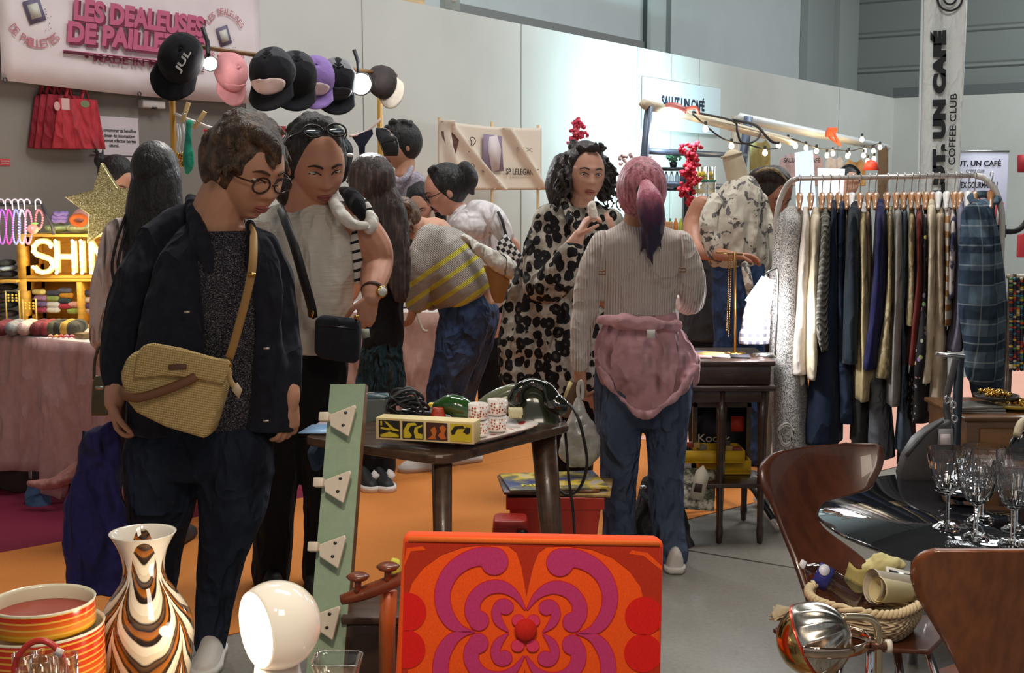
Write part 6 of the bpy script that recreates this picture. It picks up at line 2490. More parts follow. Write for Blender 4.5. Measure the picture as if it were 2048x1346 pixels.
	text('lettering','EX GOURMAND !',bl,P,(1,0,0),(0,0,1),at(1995,376,yy).x-P.x,12*pm(Y),r,.02)
	q=MB()
	n=7
	for i in range(n):
		f0,f1=i/n,(i+1)/n
		q.mat(i%2)
		q.prism([at(1974+24*f0,455,yy),at(1974+24*f1,455,yy),at(1962+46*f1,405,yy),at(1962+46*f0,405,yy)],(0,-.002,0))
	q.mat(0)
	for i in range(3):
		q.tube([at(1960+12*i+14*cos(t),398-4*i+9*sin(t),yy-.01) for t in [2*pi*k/14 for k in range(14)]],.010,6,1,True,flat=.4)
	q.build('cone_print',[plain((190,70,70),.6),plain((226,214,214),.6)],r)
	q=MB()
	q.prism([at(x,y,15) for x,y in ((2036,345),(2060,345),(2060,308),(2036,310))],(0,.02,0))
	tag(q.build('red_sign',plain((196,50,60),.6)),'red sign just entering the frame beside the roll-up poster','sign')
	q=MB()
	q.prism([at(x,y,12) for x,y in ((2036,515),(2070,515),(2070,462),(2038,470))],(0,.05,0))
	tag(q.build('red_bag',plain((186,50,62),.6),bev=.01),'red bag at the frame edge above the bead rack','bag')
def clothes_rail():
	steel=plain((206,200,194),.3,.4)
	white=plain((228,224,216),.35)
	A0,A1=at(1596,357,5.4),at(1950,351,5.05)
	d=(A1-A0).normalized()
	r=thing('clothes_rail',((A0.x+A1.x)/2,(A0.y+A1.y)/2,0),'long metal clothes rail with rounded ends, packed with hanging garments','clothes rail')
	q=MB()
	q.tube([A0,A1],.010,12)
	q.build('bar',steel,r)
	for P,s,m,px in ((A0,-1,steel,1556),(A1,1,white,1995)):
		e=P+d*(s*.02)
		X=at(px,450,P.y).x
		w=abs(X-P.x)
		q=MB()
		pts=[P]+[Vector((P.x+s*w*sin(a),P.y+d.y*s*w*sin(a),P.z-.20*(1-cos(a)))) for a in [pi/2*k/6 for k in range(1,7)]]
		pts.append(Vector((pts[-1].x+s*.01,pts[-1].y,.03)))
		q.tube(pts,.0125,12)
		q.build('end_post',m,r)
		b=pts[-1]
		q=MB()
		q.tube([(b.x,b.y-.25,.02),(b.x,b.y+.25,.02)],.014,10)
		q.build('foot_bar',m,r)
	q=MB()
	c=at(2000,462,5.03)
	q.box(c,(.035,.035,.05))
	q.tube([c,c+Vector((.06,0,.0)),c+Vector((.10,0,.03)),c+Vector((.12,.0,.09))],.012,8,4)
	q.build('side_bracket',plain((34,33,36),.5),r)
	def rail_at(px):
		g0,g1=A0.x/A0.y,A1.x/A1.y
		g=(px-1024)/F_PX*1.0
		# solve on the bar
		k=(g*1.01*A0.y-A0.x)/((A1.x-A0.x)-g*1.01*(A1.y-A0.y))
		return A0.lerp(A1,k)
	def hanger(P,label,wht=False):
		key=1 if wht else 0
		R=thing('coat_hanger',P,label,'hanger','hangers on the rail')
		hk=MB()
		hk.tube([P+Vector((0,.014*sin(a),.001+.014*cos(a)+.0)) for a in [-2.0+4.0*k/8 for k in range(9)]][::-1]+[P+Vector((0,.0,-.03)),P+Vector((0,0,-.07))],.0024,6,2)
		hk.build('hook',METAL,R)
		b=MB()
		b.limb([(P.x+k*P.x/P.y,P.y+k,P.z-dz,rr) for k,dz,rr in ((-.14,.128,.008),(-.07,.105,.011),(0,.075,.016),(.07,.105,.011),(.14,.128,.008))],8,4)
		b.build('shoulder_bar',plain((232,228,224),.4) if wht else wood((176,120,66),.7,(20,8,20),.35,.4),R)
	def garment(px,ytop,rows,m,label,name='garment',cat='garment',dep=.21,hang=True,wr=(.012,.06),htxt=None,wht=False,sleeve=None,mats2=None):
		"""rows: (py, x_left, x_right) seen edge-on below the shoulder"""
		P=rail_at(px)
		Y=P.y
		q=MB()
		rr=[(ytop,px-6,px+6,.045),(ytop+14,px-10,px+10,.13),(ytop+40,None,None,dep)]
		full=[]
		x0,x1=rows[0][1],rows[0][2]
		full.append((ytop,(x0+x1)/2-5,(x0+x1)/2+5,.05))
		full.append((ytop+10,x0+2,x1-2,.12))
		full.append((ytop+34,x0,x1,dep))
		for py,a,b in rows[1:]:
			full.append((py,a,b,dep))
		keys=[]
		for py,a,b,dd in full:
			hw=(b-a)/2*pm(Y)
			w_=(b-a)*.07
			keys.append((py,a-w_,b+w_,Y,dd/max(hw,.004)))
		q.hull(keys,.5,40,5,2.4)
		o=q.build(name,m,None,vox=0,wr=None)
		# pleats that run down the garment
		for v in o.data.vertices:
			a=v.co.y
			v.co.x+=a*P.x/P.y
			v.co.x+=.006*sin(a*46+px)*min(1,max(0,(P.z-.25-(v.co.z+o.location.z))*3))+.003*noise.noise(Vector((v.co.x*20,v.co.y*18,v.co.z*6+px)))
		tag(o,label,cat,'garments on the rail')
		if hang:
			hanger(P,'hanger carrying the '+(htxt or label.split(',')[0]),wht)
		return o,P
	def limbgar(pts,m,label,name,cat,Yo=-.16,fl=.8):
		q=MB()
		q.limb([(*at(x,y,rail_at(pts[0][0]).y+Yo),w*pm(5.2)) for x,y,w in pts],14,5)
		o=q.build(name,m,None,vox=.007,sm=2,wr=(.012,.05))
		return o
		# materials
	sp=Mat('speckled_knit')
	nz=sp.noise(sp.co((1,1,.8)),240.0,2.0,.7)
	sp.base(sp.ramp(nz,[(.42,lin((96,94,94))),(.56,lin((214,210,206)))])).pr(rough=.95,spec=.1)
	fl=Mat('dark_floral')
	v=fl.n('ShaderNodeTexVoronoi',{'Vector':fl.co(),'Scale':34.0})
	fl.base(fl.mix(fl.math('LESS_THAN',v.outputs[0],.30),lin((26,22,26)),fl.mix(.5,v.outputs['Color'],lin((190,160,140))))).pr(rough=.85)
	tie=Mat('tie_dye')
	nz=tie.noise(tie.co(),14.0,3.0,.6)
	tie.base(tie.ramp(nz,[(.46,lin((222,212,206))),(.54,lin((48,52,86)))])).pr(rough=.9)
	pat=Mat('khaki_pattern')
	nz=pat.noise(pat.co((1,1,.6)),22.0,3.0,.6)
	pat.base(pat.ramp(nz,[(.42,lin((150,132,92))),(.5,lin((196,180,140))),(.6,lin((104,92,66)))])).pr(rough=.9)
	cab=Mat('cable_knit')
	z=cab.n('ShaderNodeSeparateXYZ',{0:cab.co()}).outputs
	wv=cab.math('SINE',cab.math('ADD',cab.math('MULTIPLY',z[2],210.0),cab.math('MULTIPLY',cab.math('ABSOLUTE',cab.math('SINE',cab.math('MULTIPLY',z[1],50.0))),6.0)))
	cab.base(cab.ramp(wv,[(0,lin((112,110,100))),(1,lin((158,156,146)))])).pr(rough=.95)
	cab.bump(wv,.7,.02)
	oc=Mat('orange_check')
	z=oc.n('ShaderNodeSeparateXYZ',{0:oc.co()}).outputs
	s1=oc.math('GREATER_THAN',oc.math('SINE',oc.math('MULTIPLY',z[2],110.0)),.2)
	oc.base(oc.mix(s1,lin((214,204,190)),lin((170,120,66)))).pr(rough=.9)
	pl=Mat('blue_plaid')
	z=pl.n('ShaderNodeSeparateXYZ',{0:pl.co()}).outputs
	def band(c,f,w,ph=0.0):
		return pl.math('GREATER_THAN',pl.math('SINE',pl.math('ADD',pl.math('MULTIPLY',c,f),ph)),w)
	c=pl.mix(pl.math('MULTIPLY',band(z[2],50.0,.05),.75),lin((98,118,134)),lin((38,52,70)))
	c=pl.mix(pl.math('MULTIPLY',band(z[0],52.0,.3),.6),c,lin((52,70,92)))
	c=pl.mix(pl.math('MULTIPLY',band(z[2],84.0,.97,.8),.35),c,lin((190,204,212)))
	c=pl.mix(pl.math('MULTIPLY',band(z[0],78.0,.98,.4),.3),c,lin((186,200,208)))
	pl.base(c).pr(rough=.95,spec=.1)
	pl.bump(pl.noise(pl.co(),300.0),.4,.004)
	creases(pl,.6,6.0,.6,.05)
	navy,denimd,black=cloth((36,42,66)),denim((44,54,78),(70,84,112)),cloth((24,26,32))
	G=garment
	G(1590,412,[(440,1566,1604),(520,1558,1602),(650,1550,1600),(780,1549,1612),(905,1552,1622)],sp.mat,'long speckled grey knit coat at the near lamp end of the rail','knit_coat','coat')
	o=limbgar([(1566,440,12),(1560,540,19),(1556,640,20),(1562,720,20),(1568,760,12)],sp.mat,'','knit_sleeve','')
	tag(o,'sleeve of a speckled cardigan lit white by the clip lamp','cardigan','garments on the rail')
	G(1612,414,[(450,1604,1620),(560,1592,1622),(680,1582,1618),(735,1580,1618)],cloth((228,216,204)),'cream blouse next to the speckled coat, with a gathered cuff','blouse','blouse')
	o=limbgar([(1600,500,10),(1592,600,15),(1588,700,18),(1592,735,14),(1598,762,13)],cloth((228,216,204)),'','blouse_sleeve','')
	tag(o,'gathered cream sleeve end hanging lowest beside the navy trousers','sleeve','garments on the rail')
	G(1634,414,[(450,1622,1642),(560,1616,1640),(680,1612,1640),(745,1616,1634)],cloth((220,206,180)),'pale ecru blouse second from the lamp end of the rail','blouse','blouse')
	G(1650,415,[(450,1640,1662),(540,1632,1660),(620,1626,1656),(690,1640,1656)],cab.mat,'grey green cable knit sweater on the rail','sweater','sweater')
	G(1667,400,[(430,1661,1674),(560,1652,1676),(700,1632,1678),(800,1620,1680),(878,1613,1678)],cloth((34,44,66)),'navy flared trousers with a frayed hem reaching lowest on the rail','trousers','trousers',.15)
	G(1683,402,[(430,1676,1691),(560,1674,1692),(700,1676,1704),(834,1680,1715)],denimd,'dark denim jeans beside the navy flared trousers','jeans','jeans',.15)
	G(1693,410,[(440,1690,1697),(480,1690,1697),(640,1690,1698)],cloth((190,176,150)),'thin strip of a beige top between dark jeans and black jacket','top','top',.12,wht=True)
	G(1709,402,[(450,1696,1722),(560,1690,1724),(640,1688,1722),(714,1686,1718)],cloth((30,38,46)),'blue-black jacket in the middle of the rail','jacket','jacket')
	G(1726,424,[(450,1719,1733),(560,1719,1736),(700,1716,1742),(786,1714,1738)],cloth((190,172,128)),'straw-coloured cardigan with a ribbed cuff beside the blue-black jacket','cardigan','cardigan')
	o=limbgar([(1730,600,8),(1730,690,14),(1730,740,18),(1728,765,12),(1726,785,11)],cloth((196,180,134)),'','cardigan_sleeve','')
	tag(o,'balloon sleeve of the straw-coloured cardigan','sleeve','garments on the rail')
	G(1739,412,[(450,1731,1742),(560,1734,1744),(660,1736,1744)],cloth((150,126,100)),'narrow tan top beside the royal navy dress','top','top',.14)
	G(1762,398,[(430,1752,1772),(520,1746,1774),(620,1736,1772),(725,1724,1756)],cloth((36,36,78)),'royal navy dress with a slanted hem','dress','dress')
	G(1780,412,[(450,1774,1786),(560,1774,1788),(660,1764,1788),(740,1750,1788)],pat.mat,'khaki patterned blouse with a pointed cuff','blouse','blouse')
	o=limbgar([(1776,620,9),(1770,690,16),(1768,730,17),(1772,752,8)],pat.mat,'','blouse_sleeve','')
	tag(o,'wide patterned sleeve end hanging in front of the grey jeans','sleeve','garments on the rail')
	G(1795,408,[(440,1788,1804),(560,1786,1806),(680,1780,1802),(795,1776,1800)],cloth((150,146,142)),'mid grey shirt beside the khaki patterned blouse','shirt','shirt')
	G(1810,410,[(440,1804,1815),(600,1802,1816),(780,1800,1814),(890,1792,1824)],denim((92,104,122),(126,140,158)),'faded blue-grey jeans with a turned-up hem','jeans','jeans',.15)
	G(1758,640,[(700,1744,1772),(800,1738,1778),(905,1734,1786)],denim((110,112,118),(140,144,150)),'pale grey flared jeans below the royal navy dress','jeans','jeans',.14,hang=False)
	G(1712,700,[(740,1706,1722),(800,1706,1732),(880,1704,1738)],cloth((56,54,50)),'dark olive trousers below the straw-coloured cardigan','trousers','trousers',.12,hang=False)
	G(1823,416,[(450,1817,1830),(560,1816,1832),(640,1814,1830)],pat.mat,'khaki leaf-print top beside the rust dress','top','top')
	G(1838,410,[(440,1832,1846),(560,1830,1848),(715,1814,1842)],cloth((112,44,38)),'rust red dress near the far end of the rail','dress','dress')
	G(1850,415,[(450,1846,1856),(600,1842,1858),(740,1824,1864),(826,1820,1868)],fl.mat,'black floral dress with a ruffled hem','dress','dress')
	G(1815,800,[(850,1802,1826),(925,1798,1830)],cloth((70,30,36)),'dark red garment end hanging below the jeans hem','garment','garment',.10,hang=False)
	G(1863,398,[(430,1855,1872),(560,1854,1874),(680,1848,1870),(750,1842,1868)],cloth((222,208,180)),'cream blouse with a frilled cuff beside the black floral dress','blouse','blouse',wht=True)
	G(1879,414,[(450,1872,1888),(600,1872,1890),(720,1864,1892),(806,1856,1890)],cloth((198,180,156)),'long beige blouse between the cream blouse and the checked shirt','blouse','blouse',wht=True)
	G(1895,414,[(450,1890,1901),(520,1890,1902),(640,1888,1902)],oc.mat,'orange and white checked shirt','shirt','shirt')
	G(1905,416,[(450,1900,1914),(540,1894,1914),(588,1894,1910)],tie.mat,'navy and white tie-dyed top with a pointed hem','top','top')
	G(1921,402,[(430,1914,1929),(520,1912,1932),(620,1906,1934),(690,1894,1926)],cloth((130,128,148)),'lilac grey shirt beside the tie-dyed top','shirt','shirt',wht=True)
	G(1934,410,[(440,1929,1940),(560,1930,1942),(660,1928,1940)],cloth((206,204,160)),'pale yellow top beside the plaid jacket','top','top')
	o,P=G(1966,398,[(424,1948,1988),(500,1942,2000),(600,1938,2008),(690,1934,2014),(748,1944,2010)],pl.mat,'large blue plaid jacket at the end of the rail','plaid_jacket','jacket')
	q=MB()
	Y=P.y
	q.limb([(*at(1950,430,Y-.20),.05),(*at(1952,520,Y-.24),.065),(*at(1956,620,Y-.24),.07),(*at(1962,700,Y-.23),.065),(*at(1964,742,Y-.22),.06)],18,5)
	q.build('plaid_sleeve',pl.mat,o,vox=.008,sm=2,wr=(.014,.08))
	q=MB()
	q.tube([at(1968+26*cos(t),402+10*sin(t)-4,Y-.02-.05*sin(t)) for t in [2*pi*k/16 for k in range(16)]],.020,8,1,True,flat=.7)
	q.build('collar',pl.mat,o,vox=.007,sm=2)
	G(1985,640,[(700,1950,2000),(760,1946,2004),(806,1956,1998)],denim((58,74,92),(80,98,118)),'blue denim hem showing below the plaid jacket','denim_skirt','skirt',.12,hang=False)
	q=MB()
	q.tube([at(1578,640,5.3),at(1578,760,5.3),Vector((at(1578,900,5.3).x,5.3,.01))],.010,8)
	tag(q.build('support_pole',plain((52,52,56),.5)),'thin dark pole standing among the coats at the lamp end of the rail','pole')
	q=MB()
	c=at(1572,872,5.16)
	q.tube([c+Vector((.03*cos(t)*(1+.2*sin(3*t)),0,.045*sin(t)+.01*k)) for k in range(2) for t in [2*pi*n/14+k for n in range(14)]],.005,6,1)
	tag(q.build('white_cable',plain((206,200,192),.5)),'coil of white cable hanging beside the speckled coat','cable')
def bust_and_lamp():
	Y=6.2
	r=thing('dress_bust',(at(1470,600,Y).x,Y,0),'headless dress form wearing a white blouse with dark flowers and blue jeans','mannequin')
	q=MB()
	px_limb(q,[(1466,320,Y,21),(1474,350,Y,22),(1482,380,Y,24)])
	q.hull([(380,1448,1512,Y,.7),(420,1425,1520,Y,.7),(560,1430,1515,Y,.7),(600,1432,1518,Y,.7)],.7)
	q.build('torso',plain((214,196,168),.8),r,vox=.008,sm=2)
	q=MB()
	q.lathe([(.001,.012),(.052,.010),(.054,.0),(.001,-.002)],24,at(1463,312,Y),Matrix.Rotation(radians(-14),3,'Y'))
	q.build('neck_cap',plain((206,190,160),.7),r)
	q=MB()
	q.hull([(350,1462,1502,Y,.9),(362,1454,1514,Y,.9),(390,1434,1528,Y,.8),(440,1414,1534,Y,.75),(490,1410,1534,Y,.7),(522,1416,1532,Y,.7),(538,1430,1528,Y,.65)],.7)
	px_limb(q,[(1430,400,Y-.16,16),(1418,440,Y-.2,19),(1428,500,Y-.2,18),(1440,515,Y-.18,12)])
	px_limb(q,[(1520,400,Y+.1,16),(1532,460,Y+.05,17),(1530,520,Y,15),(1526,545,Y-.02,10)])
	m=Mat('flowered_blouse')
	co=m.co((1,1,.9))
	v=m.n('ShaderNodeTexNoise',{'Vector':co,'Scale':13.0,'Detail':3.5,'Roughness':.6,'Distortion':.8}).outputs[0]
	v2=m.noise(co,40.0,3.0)
	k=m.math('GREATER_THAN',m.math('ADD',v,m.math('MULTIPLY',m.math('SUBTRACT',v2,.5),.5)),.558)
	m.base(m.mix(k,lin((224,216,200)),m.ramp(v2,[(.35,lin((60,58,60))),(.65,lin((128,124,124)))]))).pr(rough=.8,spec=.25)
	creases(m,.6,6.0,.4,.05)
	q.build('flowered_blouse',m.mat,r,vox=.007,sm=3,wr=(.020,.09))
	q=MB()
	px_limb(q,[(1490,530,Y-.16,8),(1496,560,Y-.2,9),(1504,600,Y-.2,7)])
	q.build('blouse_tie',m.mat,r,vox=.006,sm=1)
	q=MB()
	q.hull([(526,1426,1530,Y,.7),(600,1424,1532,Y,.7),(680,1428,1530,Y,.65)],.7)
	px_limb(q,[(1456,690,Y,30),(1458,800,Y,26),(1470,915,Y,22)])
	px_limb(q,[(1502,690,Y,28),(1504,800,Y,24),(1504,915,Y,20)])
	q.build('jeans',denim((52,76,120),(86,112,158)),r,vox=.009,sm=3,wr=(.012,.1))
	q=MB()
	x=at(1480,600,Y).x
	q.tube([(x,Y,.02),(x,Y,.6)],.018,10)
	q.lathe([(.16,.002),(.16,.016),(.02,.03),(.001,.03)],24,(x,Y,0))
	q.build('stand',DARKMETAL,r)
	# side table
	C0,C1=on_floor(1440,1090),on_floor(1538,1078)
	zt=.765
	dk=wood((66,46,38),.6,(5,40,40),.35,.3)
	fr=C0.lerp(C1,.5)
	r=thing('side_table',(fr.x-.05,fr.y+.2,0),'slim dark wooden side table with a box top and tapering legs','table')
	xa,xb=at(1376,700,5.05).x,at(1541,700,5.05).x
	ya,yb=5.0,5.42
	q=MB()
	q.box(((xa+xb)/2,(ya+yb)/2,zt-.010),(xb-xa+.02,yb-ya+.02,.02))
	q.build('table_top',dk,r,bev=.004)
	q=MB()
	q.box(((xa+xb)/2,(ya+yb)/2,zt-.06),(xb-xa-.01,yb-ya-.02,.08))
	q.build('box_body',dk,r,bev=.004)
	q=MB()
	q.box(((xa+xb)/2,(ya+yb)/2,zt-.112),(xb-xa+.03,yb-ya+.03,.022))
	q.build('moulding',dk,r,bev=.006)
	q=MB()
	q.box(((xa+xb)/2,(ya+yb)/2,zt-.148),(xb-xa-.03,yb-ya-.03,.05))
	q.build('apron',dk,r,bev=.003)
	xs=((C0.x,ya+.03),(xb-.03,ya+.03),(C0.x-.02-.10,yb-.03),(xb-.03,yb-.03))
	for x,y in xs:
		q=MB()
		q.tube([(x,y,.001),(x,y,.05),(x,y,.08),(x,y,.5),(x,y,zt-.125)],[.011,.016,.013,.020,.026],4)
		q.build('leg',dk,r)
	q=MB()
	q.box(((xa+xb)/2,(ya+yb)/2,.245),(xb-xa-.04,yb-ya-.03,.018))
	q.build('lower_shelf',dk,r,bev=.003)
	for px,py,c,nm,w in ((1398,688,(206,150,150),'pink',.10),(1420,684,(226,196,120),'yellow',.09),(1440,686,(226,206,204),'white',.12),(1395,680,(110,96,120),'purple',.1),(1480,688,(60,56,66),'dark',.08)):
		P=at(px,py,5.1+.05*(690-py)/4)
		q=MB()
		q.box((P.x,P.y,zt+.003+.004*rnd.random()),(w,.11,.004),Matrix.Rotation(rnd.uniform(-.5,.5),3,'Z'))
		tag(q.build('paper',plain(c,.7)),'%s leaflet spread on the top of the slim dark side table'%nm,'leaflet','leaflets on the side table')
		# brass necklace stand
	P=at(1470,690,5.2)
	r=thing('necklace_stand',(P.x,5.2,zt),'brass T-shaped necklace stand with hanging gold chains on the side table','stand')
	top=at(1470,504,5.2)
	BR=plain((150,112,66),.35,.9)
	q=MB()
	q.tube([(P.x,5.2,zt+.01),top],.006,8)
	q.build('upright',BR,r)
	q=MB()
	q.tube([at(1433,505,5.16),at(1484,509,5.24)],.005,8)
	q.build('cross_bar',BR,r)
	q=MB()
	q.lathe([(.045,.0),(.045,.008),(.01,.012),(.001,.012)],20,(P.x,5.2,zt))
	q.build('base',GOLD,r)
	for px,y1 in ((1463,672),(1459,660)):
		q=MB()
		c0,c1=at(px,508,5.18),at(px-6,y1,5.18)
		for i in range(34):
			q.ell(c0.lerp(c1,i/33),(.003,.003,.005),None,6,5)
		q.build('chain',BR,r)
		# glowing lamp with checked cloth
	C=at(1521,596,5.05)
	r=thing('table_lamp',(C.x,C.y+.02,zt),'small lamp with a glowing white cone shade beside the speckled coat','lamp')
	R=Matrix.Rotation(radians(20),3,'Y')
	q=MB()
	q.lathe([(.026,.085),(.055,-.03),(.053,-.03),(.024,.083)],28,C,R,False)
	sm=glow((255,255,252),9.0,'lampshade')
	q.build('shade',sm,r)
	q=MB()
	q.tube([C+R@Vector((0,0,.085)),at(1532,548,5.05),at(1546,540,5.06),at(1556,552,5.08),Vector((at(1552,640,5.1).x,5.1,zt+.01))],.005,8,4)
	q.build('gooseneck',METAL,r)
	q=MB()
	q.lathe([(.05,.0),(.05,.012),(.01,.018),(.001,.018)],20,(at(1530,690,5.13).x,5.13,zt))
	q.build('base',METAL,r)
	point_light('lamp_glow',C+Vector((.0,-.03,-.07)),6,(.97,.98,1.0),.04)
	q=MB()
	m=Mat('checked_cloth')
	z=m.n('ShaderNodeSeparateXYZ',{0:m.co()}).outputs
	s1=m.math('GREATER_THAN',m.math('SINE',m.math('MULTIPLY',z[0],200.0)),.1)
	s2=m.math('GREATER_THAN',m.math('SINE',m.math('MULTIPLY',z[2],200.0)),.1)
	m.base(m.mix(m.math('MULTIPLY',m.math('ADD',s1,s2),.45),lin((222,218,220)),lin((84,80,108)))).pr(rough=.9)
	q.hull([(600,1494,1540,5.2,.4),(640,1484,1542,5.2,.5),(688,1476,1540,5.2,.5)],.5)
	tag(q.build('checked_cloth',m.mat,None,vox=.007,sm=2,wr=(.016,.05)),'checked cloth piled under the glowing cone lamp','cloth')
	# under the table: framed print, yellow boxes, newspaper, stool base
	Yk=5.3
	x0,x1=at(1384,900,Yk).x,at(1500,900,Yk).x
	z1=at(1440,805,Yk).z
	r=thing('framed_print',((x0+x1)/2,Yk,.256),'framed black print with white lettering and a red block, standing on the lower shelf','picture')
	z0=.257
	q=MB()
	for cx,cz,w,h in (((x0+x1)/2,z1-.01,x1-x0,.02),((x0+x1)/2,z0+.01,x1-x0,.02),(x0+.01,(z0+z1)/2,.02,z1-z0),(x1-.01,(z0+z1)/2,.02,z1-z0)):
		q.box((cx,Yk,cz),(w,.03,h))
	q.build('frame',wood((96,80,62)),r,bev=.002)
	q=MB()
	q.box(((x0+x1)/2,Yk+.008,(z0+z1)/2),(x1-x0-.03,.01,z1-z0-.03))
	q.build('print',plain((24,26,34),.4),r)
	q=MB()
	xm=at(1448,860,Yk).x
	q.box(((xm+x1)/2,Yk+.001,(z0+z1)/2+.05),(x1-xm-.06,.004,z1-z0-.22))
	q.build('red_block',plain((206,56,40),.5),r)
	P=at(1396,884,Yk-.005)
	text('lettering','Kodak',plain((216,206,190),.6),P,(1,0,0),(0,0,1),.14,16*pm(Yk),r,.01)
	yb_=plain((226,182,36),.5,var=.08)
	for x0p,x1p,py0,py1,Yb,nm in ((1400,1500,930,968,5.18,'lower yellow cardboard box on the side table shelf'),(1358,1488,905,938,5.12,'open yellow cardboard tray on top of the other yellow box')):
		q=MB()
		a,b=at(x0p,py1,Yb),at(x1p,py1,Yb)
		zb=.256 if py1>950 else.256+.062
		h=.060 if py1>950 else.052
		cx=(a.x+b.x)/2
		w=b.x-a.x
		r=thing('yellow_box',(cx,Yb+.08,zb),nm,'box')
		q.box((cx,Yb+.08,zb+.004),(w,.17,.006))
		for yy in (Yb,Yb+.16):
			q.box((cx,yy,zb+h/2),(w,.006,h))
		for xx in (cx-w/2,cx+w/2):
			q.box((xx,Yb+.08,zb+h/2),(.006,.16,h))
		q.build('box_body',yb_,r)
		if py1<950:
			for i in range(12):
				s=MB()
				s.box((cx-w*.42+w*.84*rnd.random(),Yb+.03+.1*rnd.random(),zb+.03+.02*(i%3)),(.035,.03,.02),Matrix.Rotation(rnd.random()*3,3,'Z'))
				c=((70,66,66),(160,150,140),(140,60,50),(190,160,90))[i%4]
				tag(s.build('slide_box',plain(c,.5),bev=.002),'%s slide case in the open yellow tray'%('dark','pale','red','tan')[i%4],'case','slide cases in the yellow tray')
	r=thing('newspaper',at(1395,1015,5.02),'newspaper page drooping over the front of the side table shelf','newspaper')
	g=[]
	for i in range(12):
		t=i/11
		row=[]
		for j in range(16):
			s=j/15
			x=1346+86*t-4*s
			y=934+82*s+6*t
			row.append(at(x,y,5.12-.14*sin(s*1.6)-.03*t+.05*t*t))
		g.append(row)
	m=Mat('newsprint')
	nz=m.noise(m.co((30,30,30)),1.0,4.0,.65)
	m.base(m.ramp(nz,[(.42,lin((70,72,60))),(.5,lin((150,146,128))),(.6,lin((206,200,184)))])).pr(rough=.8)
	q=MB()
	q.sheet(g,-.002)
	q.build('page',m.mat,r)
	q=MB()
	c=at(1396,966,4.985)
	q.prism([c+Vector((x,0,z)) for x,z in ((-.035,-.06),(.02,-.075),(.045,.03),(.02,.075),(-.01,.05))],(0,-.002,0))
	q.mat(1).prism([c+Vector((x,-.003,z)) for x,z in ((-.018,-.035),(.014,-.04),(.018,-.005),(-.012,.0))],(0,-.002,0))
	q.build('printed_star',[plain((206,196,176),.8),plain((60,44,40),.8)],r)
	r=thing('swivel_stool_base',(at(1475,1000,5.5).x,5.55,0),'dark four-star swivel chair base behind the side table','chair')
	x=at(1480,1000,5.5).x
	for a in (20,110,200,290):
		q=MB()
		d=Vector((cos(radians(a)),sin(radians(a)),0))
		c=Vector((x,5.6,.16))
		q.tube([c,c+d*.15-Vector((0,0,.03)),c+d*.32-Vector((0,0,.13))],[.02,.018,.014],6)
		q.build('leg',plain((44,48,52),.4,.5),r)
	q=MB()
	q.tube([(x,5.6,.12),(x,5.6,.24)],.03,12)
	q.build('column',plain((44,48,52),.4,.5),r)
coffee_stand()
clothes_rail()
bust_and_lamp()
